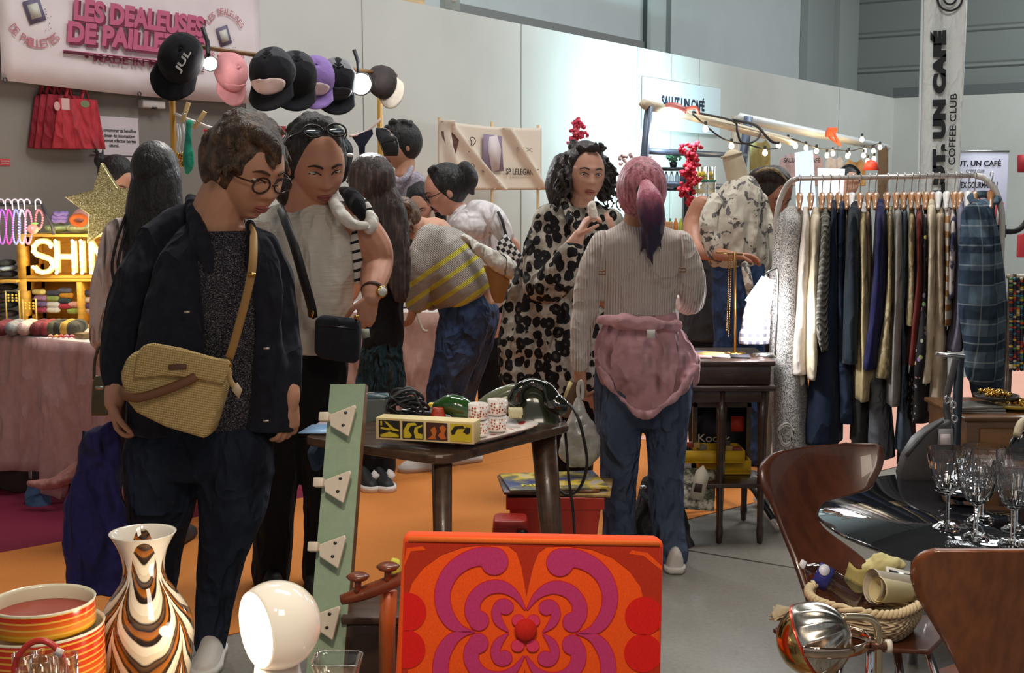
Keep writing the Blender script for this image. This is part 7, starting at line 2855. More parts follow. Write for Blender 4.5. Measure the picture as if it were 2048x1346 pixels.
# ------------------------------------------------------------------ foreground: vintage table, mint rack, lamp, vase, tins, chair, glasses
def vintage_table():
	Z=.735
	hz=lambda px,py,z=Z:on_floor(px,py,z)
	c=[hz(598,872),hz(886,914),hz(1150,846)]
	c.append(c[0]+c[2]-c[1])
	ctr=(c[0]+c[2])/2
	dk=wood((74,54,40),.55,(6,30,30),.35,.25)
	r=thing('coffee_table',(ctr.x,ctr.y,0),'dark wooden vintage table with splayed legs, covered in flea market bits','table')
	poly=[]
	n=len(c)
	for i in range(n):
		a,b,d=c[i-1],c[i],c[(i+1)%n]
		for t in (0,.25,.5,.75,1):
			p0=b.lerp(a,.10)
			p1=b.lerp(d,.10)
			poly.append(p0.lerp(b,t).lerp(b.lerp(p1,t),t))
	q=MB()
	q.prism([Vector((p.x,p.y,Z-.026)) for p in poly],(0,0,.026))
	q.build('table_top',dk,r,bev=.006,smooth=False)
	for i,w in enumerate((.028,.026,.040,.028)):
		k_=(.12,.0,.08,.0)[i]
		t=c[i].lerp(ctr,.16+k_)
		f=c[i].lerp(ctr,.02+k_)
		q=MB()
		q.tube([(t.x,t.y,Z-.026),(f.x,f.y,.001)],[w,w*.7],12)
		q.build('leg',dk,r)
	e1,e2=(c[2]-c[1]).normalized(),(c[0]-c[1]).normalized()
	def on(px,py,dz=0.0):
		p=hz(px,py)
		return Vector((p.x,p.y,Z+.001+dz))
		# tray
	P=on(930,880)
	r=thing('serving_tray',P,'white serving tray with red pattern under the picture box','tray')
	R=Matrix((e1,Vector((-e1.y,e1.x,0)),UP)).transposed()
	tc=on(940,868)
	q=MB()
	rings=[]
	for k,z in ((.80,0),(.82,.004),(1.0,.018),(1.0,.021),(.8,.007),(.78,.005)):
		rings.append([tc+R@Vector((.20*k*math.copysign(abs(cos(a))**.5,cos(a)),.15*k*math.copysign(abs(sin(a))**.5,sin(a)),z)) for a in [2*pi*i/40 for i in range(40)]])
	q.loft(rings)
	m=Mat('tray_print')
	v=m.n('ShaderNodeTexVoronoi',{'Vector':m.co(),'Scale':24.0})
	m.base(m.mix(m.math('LESS_THAN',v.outputs[0],.28),lin((226,214,204)),lin((186,50,48)))).pr(rough=.35)
	q.build('tray_body',m.mat,r)
	# long picture box with four panels
	A_,B_=hz(752,878,Z+.023),hz(948,889,Z+.023)
	u=(B_-A_)
	L=u.length
	u.normalize()
	nb=Vector((-u.y,u.x,0))
	h=46*pm(3.3)
	r=thing('picture_box',A_.lerp(B_,.5),'long cream box with four black and yellow picture panels on the vintage table','box')
	q=MB()
	Rb=Matrix((u,nb,UP)).transposed()
	q.box(A_+u*L/2+nb*.03+UP*h/2,(L,.06,h),Rb)
	q.build('box_body',plain((226,206,150),.6),r,bev=.001)
	bk_,ye,og,br=plain((34,32,26),.5),plain((206,186,44),.5),plain((196,104,40),.5),plain((70,40,30),.5)
	shapes=[(bk_,ye,[[(.05,.15),(.5,.35),(.95,.2),(.95,.05),(.1,.03)],[(.25,.95),(.38,.92),(.75,.55),(.95,.5),(.95,.4),(.65,.42)],[(.08,.5),(.5,.42),(.6,.5),(.5,.56),(.1,.6)],[(.08,.95),(.16,.95),(.16,.7),(.08,.7)]]),
(bk_,ye,[[(.05,.05),(.05,.5),(.25,.9),(.6,.95),(.7,.8),(.4,.75),(.28,.5),(.45,.2),(.35,.05)],[(.62,.05),(.95,.05),(.95,.3),(.75,.35),(.72,.6),(.95,.75),(.95,.85),(.6,.68),(.55,.4)]]),
(br,og,[[(.05,.05),(.3,.3),(.2,.6),(.4,.8),(.5,.5),(.42,.2),(.5,.05)],[(.55,.3),(.7,.5),(.62,.75),(.8,.9),(.95,.7),(.85,.4),(.95,.1),(.7,.08)]]),
(ye,bk_,[[(.03,.55),(.2,.85),(.6,.92),(.7,.75),(.35,.72),(.2,.4),(.08,.35)],[(.6,.55),(.75,.85),(.95,.8),(.92,.5),(.78,.42)]]),
]
	for i,(bg,fg,polys) in enumerate(shapes):
		q=MB()
		x0=L*(.035+.243*i)
		w=L*.215
		o=A_-nb*.001+u*x0+UP*h*.10
		hh=h*.80
		q.prism([o,o+u*w,o+u*w+UP*hh,o+UP*hh],-nb*.0012)
		q.mat(1)
		for pl in polys:
			q.prism([o-nb*.0012+u*(x*w)+UP*(y*hh) for x,y in pl],-nb*.0008)
		q.build('picture_panel',[bg,fg],r,smooth=False)
		# four flowered mugs in two stacks
	mugm=Mat('flowered_mug')
	tc_=mugm.n('ShaderNodeTexCoord').outputs['Object']
	sx=mugm.n('ShaderNodeSeparateXYZ',{0:tc_}).outputs
	ang=mugm.math('ARCTAN2',sx[1],sx[0])
	cv=mugm.n('ShaderNodeCombineXYZ',{0:mugm.math('MULTIPLY',ang,3.2),1:mugm.math('MULTIPLY',sx[2],100.0),2:0.0}).outputs[0]
	vo=mugm.n('ShaderNodeTexVoronoi',{'Vector':cv,'Scale':1.15,'Randomness':.6})
	bnd=mugm.math('MULTIPLY',mugm.math('GREATER_THAN',sx[2],.008),mugm.math('LESS_THAN',sx[2],.040))
	ms=mugm.math('MULTIPLY',mugm.math('LESS_THAN',vo.outputs[0],.40),bnd)
	dot=mugm.math('MULTIPLY',mugm.math('LESS_THAN',vo.outputs[0],.12),bnd)
	mugm.base(mugm.mix(dot,mugm.mix(ms,lin((238,232,226)),lin((168,72,48))),lin((240,200,150)))).pr(rough=.25,spec=.5)
	for px,py,k,nm in ((956,878,0,'lower mug of the nearer flowered stack'),(956,878,1,'upper mug of the nearer flowered stack'),(994,868,0,'lower mug of the stack beside the telephone'),(994,868,1,'upper mug of the stack beside the telephone')):
		P=on(px,py,.008)
		P.z+=k*.0485
		r=thing('mug',P,'white mug with small red flowers, '+nm,'mug','flowered mugs')
		q=MB()
		s=.0285
		q.lathe([(s*.8,0),(s*.95,.003),(s,.009),(s,.047),(s*.94,.047),(s*.93,.010),(.001,.006)],28,P)
		q.build('mug_body',mugm.mat,r)
		q=MB()
		q.tube([P+Vector((s*.6,s*.75,.038)),P+Vector((s*1.0,s*1.3,.033)),P+Vector((s*.95,s*1.25,.018)),P+Vector((s*.6,s*.75,.012))],.004,8,4)
		q.build('handle',plain((238,232,226),.25),r)
		# green dial telephone seen from the side
	P=on(1075,838)
	gr=plain((58,60,42),.14,coat=.6)
	r=thing('telephone',P,'dark olive green rotary telephone on the vintage table','telephone')
	q=MB()
	kk=pm(P.y)
	q.hull([(768,1040,1090,P.y,1.2),(790,1024,1105,P.y,1.1),(820,1012,1118,P.y,1.0),(838,1006,1124,P.y,1.0),(843,1006,1124,P.y,1.0)],1.0,40,5,3.2)
	q.build('phone_body',gr,r)
	q=MB()
	for px,dx in ((1030,0),(1098,0)):
		q.tube([at(px,812,P.y-.09),at(px+4,776,P.y-.10)],[.012,.006],8)
	q.build('cradle',plain((96,96,62),.2,coat=.4),r)
	q=MB()
	q.limb([(*at(1034,796,P.y-.10),.030),(*at(1040,778,P.y-.11),.020),(*at(1064,766,P.y-.1),.016),(*at(1092,776,P.y-.11),.020),(*at(1106,802,P.y-.12),.032),(*at(1118,812,P.y-.13),.03)],16,6)
	q.build('receiver',plain((26,28,22),.10,coat=.8),r)
	q=MB()
	pts=[at(1018+26*t+6*0,836+0*t,P.y-.16)+Vector((.0,.012*cos(t*60),.016+.014*sin(t*60))) for t in [i/90 for i in range(91)]]
	q.tube(pts,.0035,6)
	q.build('coiled_cord',plain((206,200,160),.4),r)
	q=MB()
	q.tube([at(1120,818,P.y),at(1134,806,P.y-.02),at(1154,830,P.y-.10),at(1168,880,P.y-.1),at(1174,930,P.y-.08),at(1160,975,P.y-.05),at(1135,990,P.y),at(1110,975,P.y)],.005,8,5)
	q.tube([at(1128,842,P.y-.05),at(1132,880,P.y-.05),at(1138,960,P.y-.05),at(1146,1020,P.y-.05),at(1150,1090,P.y-.06)],.0045,8,4)
	q.build('power_cord',plain((28,26,26),.5),r)
	# second, pale phone behind
	P2=on(1000,832)
	r=thing('telephone',P2,'sage green telephone with a looped pale cord behind the dark one','telephone')
	q=MB()
	q.limb([(*at(955,826,P2.y+.05),.028),(*at(985,802,P2.y+.05),.03),(*at(1020,784,P2.y+.05),.026),(*at(1040,778,P2.y+.05),.018)],14,4)
	q.build('phone_body',plain((120,124,98),.2,coat=.4),r)
	q=MB()
	for k in range(3):
		q.tube([at(986+4*k,822,P2.y-.02),at(1000+2*k,800+4*k,P2.y-.03),at(1020,796+5*k,P2.y-.03),at(1030,812,P2.y-.02)],.004,6,4)
	q.build('cord',plain((212,206,176),.4),r)
	# toys and bits
	def blob(name,label,cat,px,py,pts,m,vox=.004,group=None):
		q=MB()
		b=on(px,py)
		q.limb([(b.x+x,b.y+y,b.z+z,rr) for x,y,z,rr in pts],14,4)
		return tag(q.build(name,m),label,cat,group)
	blob('green_frog','glossy green ceramic frog figure behind the picture box','figurine',908,846,[(-.045,0,.05,.022),(-.01,0,.055,.034),(.03,0,.042,.036),(.06,0,.03,.024)],plain((44,84,36),.12,coat=.7))
	b=on(868,838)
	q=MB()
	q.hull([(806,858,880,b.y,.8),(814,852,882,b.y,.8),(832,846,882,b.y,.8)],.8,power=4)
	tag(q.build('yellow_toy',plain((236,200,40),.3)),'bright yellow toy block beside the green frog','toy')
	b=on(882,850)
	q=MB()
	q.hull([(815,866,886,b.y,.8),(835,860,892,b.y,.8),(846,858,894,b.y,.8)],.8,power=4)
	tag(q.build('red_toy',plain((176,56,26),.35)),'brick red toy block in front of the yellow one','toy')
	q=MB()
	b=on(880,856)
	q.box(b+UP*.012,(.16,.06,.022),Rb)
	tag(q.build('orange_case',plain((226,106,40),.4),bev=.005),'flat orange plastic case behind the picture box','case')
	q=MB()
	b=on(842,844)
	q.box(b+UP*.02,(.12,.09,.038),Rb)
	tag(q.build('black_tray',plain((36,30,34),.4),bev=.004),'small black case with a pink edge under the tangled cables','case')
	for i,(px,py,c,nm) in enumerate(((815,815,(24,24,26),'upper'),(812,796,(36,38,40),'top'))):
		q=MB()
		b=at(px,py,3.75)
		pts=[]
		for k in range(40):
			a=k*.62
			pts.append(b+Vector(((.055-.012*i)*cos(a)+.01*sin(k),.03*sin(a*.7),.020*sin(a)+.008*cos(k*1.7))))
		q.tube(pts,.0048,7,2)
		tag(q.build('black_cable',plain(c,.4)),'%s tangle of black cable heaped on the vintage table'%nm,'cable','black cables')
	b=on(757,838)
	r=thing('clear_tub',b,'clear plastic tub of small bits beside the mint rack','tub')
	q=MB()
	q.hull([(792,722,778,b.y,.7),(800,720,784,b.y,.7),(840,726,776,b.y,.7),(852,728,774,b.y,.7)],.7,power=4)
	q.build('tub_body',plain((118,128,126),.15,coat=.5),r)
	q=MB()
	q.hull([(786,728,772,b.y,.7),(790,720,782,b.y,.7),(796,720,782,b.y,.7)],.7,power=4)
	q.build('lid',plain((70,96,104),.15,coat=.5),r)
	q=MB()
	b=on(632,868)
	for k,(x,y,c) in enumerate(((0,0,0),(.02,.02,1))):
		q.mat(c)
		q.prism([b+Vector((x-.05,y-.02,.004+k*.003)),b+Vector((x+.05,y-.03,.006+k*.003)),b+Vector((x+.055,y+.04,.02+k*.004)),b+Vector((x-.02,y+.05,.016+k*.004))],(0,0,.002))
	tag(q.build('crumpled_wrapper',[plain((150,190,230),.2),plain((226,214,230),.2),plain((196,60,70),.3)][:2]),'shiny blue and white wrapper at the near corner of the vintage table','wrapper')
	q=MB()
	q.limb([(*at(640,888,3.72),.022),(*at(636,910,3.72),.032),(*at(632,932,3.72),.016)],12,4)
	tag(q.build('blue_bag',cloth((60,78,100))),'small dark blue cloth bag hanging under the corner of the vintage table','bag')
	# books and red crate below
	z0=.355
	C=on_floor(1100,1012,z0)
	Yc=4.4
	xa,xb=at(1012,1020,Yc).x,at(1208,1020,Yc).x
	r=thing('red_crate',((xa+xb)/2,Yc+.1,0),'red plastic crate with sloping sides under the vintage table','crate')
	q=MB()
	rings=[]
	for k,z in ((.72,0),(.93,z0-.045),(1.0,z0-.045),(1.0,z0),(.95,z0),(.70,.01)):
		rings.append([Vector(((xa+xb)/2+(xb-xa)/2*k*sx_,Yc+.12+.14*k*sy_,z)) for sx_,sy_ in ((-1,-1),(1,-1),(1,1),(-1,1))])
	q.loft(rings)
	q.build('crate_body',plain((196,54,34),.4),r,smooth=False,bev=.006)
	lab=['thin orange-edged book','comic magazine with a blue and yellow cover, topmost','old magazine with a brown cover']
	for i,(px0,px1,rot,c1,c2) in enumerate(((1016,1226,-.12,(120,96,50),(190,150,90)),(1000,1190,.10,(60,50,60),(150,96,60)),(1008,1206,.16,(44,60,120),(226,196,60)))):
		z=z0+.002+.010*i
		a,b=at(px0,1010,Yc+.06).x,at(px1,1010,Yc+.06).x
		m=Mat('cover')
		nz=m.noise(m.co(),9.0,3.0)
		m.base(m.ramp(nz,[(.38,lin(c1)),(.52,lin(tuple((x+y)//2 for x,y in zip(c1,c2)))),(.6,lin(c2)),(.68,lin((200,190,180)))])).pr(rough=.35)
		q=MB()
		q.box(((a+b)/2,Yc+.13,z+.004),(b-a,.27,.008),Matrix.Rotation(rot,3,'Z'))
		tag(q.build('magazine',m.mat,bev=.001),lab[(0,2,1)[i]]+' in the pile on the red crate','magazine','magazines on the red crate')
	P=at(1020,1013,Yc-.01)
	top=[o for o in COL.objects if o.name.startswith('magazine')][-1]
	text('lettering','NEY',plain((226,214,70),.5),Vector((at(1045,1014,Yc).x,Yc+.02,z0+.0305)),(1,.16,0),(-.16,1,0),.10,.03,top,.01)
	a=at(1018,1060,Yc-.12)
	r=thing('red_socket_box',(a.x,a.y,0),'red plastic box with a black socket beside the red crate','box')
	q=MB()
	q.hull([(1034,992,1050,Yc-.1,1.),(1044,986,1056,Yc-.1,1.),(1120,982,1058,Yc-.1,1.),(1190,982,1058,Yc-.1,1.)],1.0,40,4,5)
	q.build('box_body',plain((170,40,30),.4),r)
	q=MB()
	c=at(1044,1062,Yc-.1)-Vector((0,.07,0))
	q.box(c,(.036,.02,.042))
	q.mat(1).box(c+Vector((-.006,-.011,-.006)),(.008,.003,.012))
	q.box(c+Vector((.007,-.011,-.005)),(.006,.003,.012))
	q.build('socket',[plain((20,18,20),.3),plain((206,206,200),.4)],r)
	# carrier bag in the pink-haired woman's hand, brown parcel
	Y=4.62
	r=thing('carrier_bag',at(1160,930,Y),'translucent white carrier bag hanging from the hand of the pink-haired woman','bag')
	q=MB()
	q.hull([(790,1154,1162,Y,.8),(820,1144,1172,Y,.8),(850,1130,1190,Y,.7),(890,1118,1202,Y,.7),(915,1122,1198,Y,.7),(934,1140,1180,Y,.6)],.7)
	q.build('bag_body',plain((176,172,166),.3,var=.25,vs=9,coat=.3),r,vox=.006,sm=1,wr=(.022,.05))
	q=MB()
	q.tube([at(1158,800,Y),at(1156,776,Y),at(1162,762,Y-.01),at(1166,776,Y),at(1164,800,Y)],.007,6,4,flat=.4)
	q.build('handle',plain((214,210,206),.35),r)
	q=MB()
	q.box(at(1142,800,Y+.07),(.05,.03,.14),Matrix.Rotation(radians(18),3,'Y'))
	tag(q.build('paper_parcel',plain((112,84,62),.8),bev=.004),'brown paper parcel held behind the carrier bag','parcel')
	q=MB()
	q.prism([at(1124,800,Y-.06),at(1130,800,Y-.06),at(1146,766,Y-.06),at(1138,762,Y-.06)],(0,.003,0))
	tag(q.build('paper_slip',plain((226,206,150),.7)),'cream paper slip between the telephone and the hand with the carrier bag','paper')
	# black backpack on the floor behind her
	r=thing('backpack',on_floor(1330,1125),'black backpack slumped on the floor behind the pink-haired woman','backpack')
	Y=5.02
	q=MB()
	q.hull([(955,1290,1350,Y,.7),(985,1276,1362,Y,.7),(1040,1264,1378,Y,.7),(1085,1258,1388,Y,.7),(1112,1256,1392,Y,.7)],.7)
	q.build('bag_body',cloth((46,44,46)),r,vox=.008,sm=2,wr=(.03,.09))
	q=MB()
	q.tube([at(1284,985,Y-.16),at(1296,1010,Y-.2),at(1278,1050,Y-.21),at(1300,1100,Y-.2)],.014,8,4,flat=.4)
	q.build('shoulder_strap',cloth((30,28,30)),r)
	q=MB()
	q.ell(at(1286,974,Y-.15),(.016,.01,.008))
	q.build('buckle',METAL,r)
def held_things():
# bread in the leopard-coat hand
	q=MB()
	q.limb([(*at(1184,410,5.40),.018),(*at(1185,424,5.40),.021),(*at(1188,438,5.41),.016)],12,3)
	tag(q.build('bread',plain((232,224,208),.9,var=.08,bump=.4),None,vox=.004,sm=1,wr=(.01,.02)),'bitten piece of white bread held up by the woman in leopard print','bread')
	# straw shoulder bag
	Y=3.48
	straw=Mat('straw_weave')
	z=straw.n('ShaderNodeSeparateXYZ',{0:straw.co((1,1,1),(0,radians(-10),0))}).outputs
	row=straw.math('SINE',straw.math('MULTIPLY',z[2],900.0))
	zig=straw.math('SINE',straw.math('ADD',straw.math('MULTIPLY',z[0],900.0),straw.math('MULTIPLY',row,1.6)))
	hgt=straw.math('MULTIPLY',straw.math('ADD',row,1.2),straw.math('ADD',zig,1.4))
	nz=straw.noise(straw.co((60,60,200)),1.0,2.0)
	straw.base(straw.mix(straw.math('MULTIPLY',nz,.5),straw.ramp(straw.math('MULTIPLY',hgt,.25),[(.02,lin((168,134,80))),(.35,lin((226,196,134))),(1,lin((244,222,168)))]),lin((220,186,118)))).pr(rough=.8,spec=.2)
	straw.bump(hgt,.5,.004)
	r=thing('straw_bag',at(345,880,Y),'natural straw shoulder bag with a folded flap worn by the woman in navy','handbag')
	def slab(poly,th,y0,name,m,bev=.012,sub=0):
		q=MB()
		n=[]
		for i in range(len(poly)):
			n.append(at(poly[i][0],poly[i][1],y0))
		q.prism(n,(0,th,0))
		return q.build(name,m,r,bev=bev)
	body=[(405,878),(330,856),(270,826),(246,796),(240,760),(240,745),(252,715),(275,700),(440,735),(452,752),(440,800),(425,850),(416,876)]
	o=slab(body,.11,Y,'bag_body',straw.mat,.03)
	flap=[(266,757),(277,700),(288,690),(305,687),(360,697),(430,717),(457,720),(455,745),(446,768),(390,757),(330,752)]
	slab(flap,.02,Y-.022,'flap',straw.mat,.006)
	lt=plain((124,82,54),.5)
	q=MB()
	q.box(at(355,734,Y-.026),(.052,.008,.016),Matrix.Rotation(radians(-2),3,'Y'))
	q.build('leather_patch',plain((104,70,52),.45),r,bev=.004)
	q=MB()
	q.tube([at(242,780,Y-.008),at(252,792,Y-.03),at(280,795,Y-.035),at(330,780,Y-.03),at(375,762,Y-.025),at(392,752,Y-.02)],.013,8,5,flat=.45,ref=(0,1,0))
	q.build('handle',lt,r)
	q=MB()
	q.tube([at(458,716,Y+.03),at(464,700,Y+.02),at(478,650,Y+.0),at(496,580,Y-.02),at(505,530,Y-.02),at(507,485,Y+.03),at(505,462,Y+.10),at(500,452,Y+.30)],.012,8,4,flat=.3,ref=(0,1,0))
	q.build('strap',plain((176,134,78),.5),r)
	q=MB()
	q.tube([at(497,548,Y-.035),at(511,550,Y-.035)],.006,8)
	q.build('buckle',GOLD,r)
	q=MB()
	q.tube([at(456,716,Y+.02),at(462,736,Y+.02)],.006,8)
	q.build('buckle',GOLD,r)
	q=MB()
	q.tube([at(456,735,Y),at(460,760,Y-.01),at(470,775,Y-.02)],.008,8,3,flat=.4)
	q.mat(1).prism([at(463,780,Y-.03),at(474,765,Y-.03),at(484,780,Y-.03),at(478,798,Y-.03)],(0,.004,0))
	q.build('hang_tag',[plain((170,140,90),.6),plain((206,182,150),.7)],r)
	# blue cloth shopper in her hand
	Y=3.70
	r=thing('cloth_shopper',at(190,1185,Y),'deep blue cloth shopping bag gripped in the hand of the woman in navy','bag')
	q=MB()
	q.hull([(866,178,222,Y,.5),(880,160,238,Y,.45),(920,152,244,Y,.4),(980,138,248,Y,.4),(1040,126,250,Y,.4),(1110,128,246,Y,.4),(1170,134,240,Y,.4),(1192,146,226,Y,.35)],.4,power=2.6)
	px_limb(q,[(226,852,Y-.02,12),(214,868,Y-.01,20),(196,880,Y,26)])
	q.limb([(*at(168,878,Y),.012),(*at(166,864,Y),.010)],8,2)
	q.build('bag_body',cloth((50,46,104),.18,.3,.8,.6,7.0),r,vox=.008,sm=2,wr=(.035,.09))
	q=MB()
	q.prism([at(210,1010,Y-.1),at(222,1010,Y-.1),at(220,1050,Y-.1),at(212,1044,Y-.1)],(0,.002,0))
	# black cross-body bag
	Y=4.24
	r=thing('crossbody_bag',at(672,728,Y),'small black shoulder bag hanging in front of the woman in the white blouse','handbag')
	q=MB()
	q.prism([at(x,y,Y) for x,y in ((629,640),(640,632),(712,640),(720,650),(718,720),(708,728),(640,718),(628,706))],(0,.06,0))
	q.build('bag_body',cloth((44,45,52),.12,.5),r,bev=.012)
	q=MB()
	q.tube([at(636,650,Y-.002),at(714,658,Y-.002)],.003,6)
	q.build('zip',plain((30,30,34),.3),r)
	q=MB()
	q.tube([at(626,634,Y+.02),at(622,610,Y-.01),at(608,560,Y-.04),at(588,490,Y-.04),at(570,440,Y+.04),at(560,415,Y+.15)],.016,8,4,flat=.3,ref=(0,1,0))
	q.build('strap',plain((26,26,29),.5),r)
	q=MB()
	q.tube([at(626,636,Y+.015),at(626,618,Y+.0)],.006,8)
	q.build('buckle',GOLD,r)
	q=MB()
	q.tube([at(712,640,Y+.01),at(716,632,Y+.0),at(708,634,Y)],.005,8,2)
	q.build('buckle',GOLD,r)
	q=MB()
	q.prism([at(722,658,Y+.06),at(738,658,Y+.06),at(740,674,Y+.06),at(724,678,Y+.06)],(0,.004,0))
	tag(q.build('receipt',plain((176,176,160),.7)),'small folded paper under the hand of the woman with the wristwatch','paper')
	# bags of the shoppers further back
	Y=6.25
	r=thing('shoulder_bag',at(1005,606,Y),'tan and white slouchy bag slung behind the bending shopper','handbag')
	q=MB()
	px_limb(q,[(930,474,Y,9),(960,500,Y-.02,13),(1000,525,Y-.02,20),(1030,548,Y,14)])
	q.build('scarf_part',cloth((222,216,206),.06,.3,.9,.6),r,vox=.006,sm=2,wr=(.02,.06))
	q=MB()
	q.hull([(530,966,1016,Y+.03,.5),(560,976,1020,Y+.03,.5),(590,982,1016,Y+.03,.4),(606,990,1004,Y+.03,.4)],.5)
	q.build('bag_body',plain((166,120,66),.6,var=.1),r)
	Y=6.95
	r=thing('checked_bag',at(1020,535,Y),'black and white checked bag hanging at the side of the woman in the white t-shirt','handbag')
	m=Mat('checks')
	ck=m.n('ShaderNodeTexChecker',{'Vector':m.co((1,.001,1),(0,radians(28),0)),'Scale':44.0})
	ck.inputs[1].default_value=(.75,.74,.72,1)
	ck.inputs[2].default_value=(.02,.02,.022,1)
	m.base(ck.outputs[0]).pr(rough=.7)
	q=MB()
	q.prism([at(x,y,Y) for x,y in ((992,490),(1012,467),(1046,515),(1040,536),(1016,528),(996,512))],(0,.05,0))
	q.build('bag_body',m.mat,r,bev=.01)
	q=MB()
	q.tube([at(1012,470,Y+.02),at(1004,440,Y+.02),at(996,424,Y+.05)],.008,6,3)
	q.build('strap',plain((40,40,44),.6),r)
def near_left():
# support table just below the frame
	Zt=.425
	r=thing('display_table',(-.35,2.25,0),'low wooden display table under the striped tins, vase and globe lamp','table')
	q=MB()
	q.box((-.69,2.22,Zt-.015),(.84,.66,.03))
	q.build('table_top',wood((120,84,56),.6,(4,40,40)),r,bev=.004)
	for x in (-1.06,-.33):
		for y in (1.95,2.49):
			q=MB()
			q.box((x,y,(Zt-.03)/2),(.05,.05,Zt-.03))
			q.build('leg',wood((120,84,56),.6,(40,40,4)),r)
			# glass vase with feathered swirls
	Y=2.45
	k=pm(Y)
	cx=at(290,1200,Y).x
	zz=lambda py:at(290,py,Y).z
	r=thing('vase',(cx,Y,Zt),'tall flared glass vase with brown, black and white feathered swirls','vase')
	prof=[(60,1425),(70,1410),(84,1360),(94,1290),(95,1255),(88,1225),(66,1190),(46,1160),(41,1135),(46,1105),(58,1078),(67,1064)]
	pr=[(.001,Zt+.001)]+[(w*k,max(zz(py),Zt+.001) if py<1420 else Zt+.001+.002*i) for i,(w,py) in enumerate(prof)]
	pts=catmull(pr[1:],5)
	inner=[((w-4.5)*k,zz(py)) for w,py in reversed(prof[4:])]
	q=MB()
	q.lathe([pr[0]]+pts+catmull(inner,3)+[(.001,zz(1290))],64,(cx,Y,0),None,False)
	m=Mat('feathered_glass')
	s=m.n('ShaderNodeSeparateXYZ',{0:m.co()}).outputs
	ang=m.math('ADD',m.math('ARCTAN2',s[1],s[0]),.47)
	nz=m.noise(m.co(),9.0,2.0)
	fe=m.math('ABSOLUTE',m.math('SINE',m.math('MULTIPLY',ang,2.0)))
	fe=m.math('POWER',fe,.55)
	drape=m.math('ADD',m.math('MULTIPLY',s[2],13.0),m.math('MULTIPLY',fe,1.5))
	drape=m.math('ADD',drape,m.math('MULTIPLY',m.math('SUBTRACT',nz,.5),.7))
	f=m.math('FRACT',drape)
	c=m.ramp(f,[(.0,lin((222,210,190))),(.22,lin((222,210,190))),(.26,lin((30,22,20))),(.38,lin((52,36,28))),(.43,lin((160,96,34))),(.56,lin((140,78,26))),(.60,lin((26,20,18))),(.72,lin((96,70,48))),(.78,lin((30,24,22))),(.84,lin((206,190,166)))])
	up=m.math('GREATER_THAN',m.math('SUBTRACT',s[2],m.math('MULTIPLY',fe,.12)),.215)
	c=m.mix(up,c,lin((226,218,206)))
	m.base(c).pr(rough=.04,spec=.6,coat=.7)
	q.build('vase_body',m.mat,r)
	# striped enamel tins
	def tin(px,pyr,Y,rpx,hgt,label,z=None):
		cx=at(px,pyr,Y).x
		zt=at(px,pyr,Y).z
		R_=rpx*pm(Y)
		r=thing('striped_tin',(cx,Y,zt-hgt),label,'tin','striped tins')
		m=Mat('striped_enamel')
		s=m.n('ShaderNodeSeparateXYZ',{0:m.co()}).outputs
		fr=m.math('DIVIDE',s[2],hgt)
		wv=m.math('FRACT',m.math('DIVIDE',s[2],.0125))
		col=m.ramp(fr,[(.0,lin((240,190,50))),(.35,lin((236,130,40))),(.75,lin((214,62,28))),(1.0,lin((196,44,24)))])
		ln=m.math('GREATER_THAN',wv,.72)
		m.base(m.mix(m.math('MULTIPLY',ln,.8),col,lin((244,196,80)))).pr(rough=.18,spec=.5,coat=.4)
		q=MB()
		q.lathe([(.001,.0),(R_*.97,.0),(R_,.004),(R_,hgt-.004)],64,(cx,Y,zt-hgt),None,False)
		q.build('wall',m.mat,r)
		q=MB()
		q.lathe([(R_,hgt-.004),(R_*1.015,hgt),(R_*.985,hgt+.001),(R_*.96,hgt-.006),(R_*.955,hgt*.45)],64,(cx,Y,zt-hgt),None,False)
		q.build('rim',plain((226,218,190),.25,coat=.3),r)
		q=MB()
		q.lathe([(R_*.955,hgt*.46),(.001,hgt*.45)],48,(cx,Y,zt-hgt),None,False)
		q.build('inside',plain((150,52,40),.3),r)
		return zt-hgt
	zb=tin(84,1199,2.32,104,.052,'upper striped orange enamel tin, nested in the bigger one')
	z2=at(80,1248,2.32).z
	tin(80,1248,2.32,126,z2-Zt-.001,'lower and bigger striped orange enamel tin with a cream rim')
	# small glasses in a caddy with a red handle
	Y=2.02
	cx,zc=at(82,1330,Y).x,at(82,1312,Y).z
	r=thing('glass_caddy',(cx,Y,zc-.07),'wire caddy with a red arched handle carrying small glasses','caddy')
	q=MB()
	q.tube([at(28,1350,Y),at(34,1318,Y),at(56,1290,Y),at(82,1281,Y),at(108,1292,Y),at(126,1318,Y),at(134,1350,Y)],.0055,10,4)
	q.build('handle',plain((186,50,40),.35),r)
	q=MB()
	q.box(at(118,1305,Y-.008),(.012,.003,.014),Matrix.Rotation(radians(25),3,'Y'))
	q.build('price_sticker',plain((226,216,214),.6),r)
	q=MB()
	zf=zc-.075
	for zq in (zf,zf+.03):
		q.tube([(cx+.062*cos(t),Y+.04*sin(t),zq) for t in [2*pi*i/24 for i in range(24)]],.002,6,1,True)
	for t in range(6):
		q.tube([(cx+.062*cos(t),Y+.04*sin(t),zf),(cx+.062*cos(t),Y+.04*sin(t),zf+.03)],.002,6)
	q.tube([(cx-.062,Y,zf),at(28,1350,Y)],.002,6)
	q.tube([(cx+.062,Y,zf),at(134,1350,Y)],.002,6)
	q.build('wire_frame',GOLD,r)
	q=MB()
	q.lathe([(.03,Zt+.001),(.03,zf)],12,(cx,Y,0))
	q.build('foot',plain((170,120,60),.4),r)
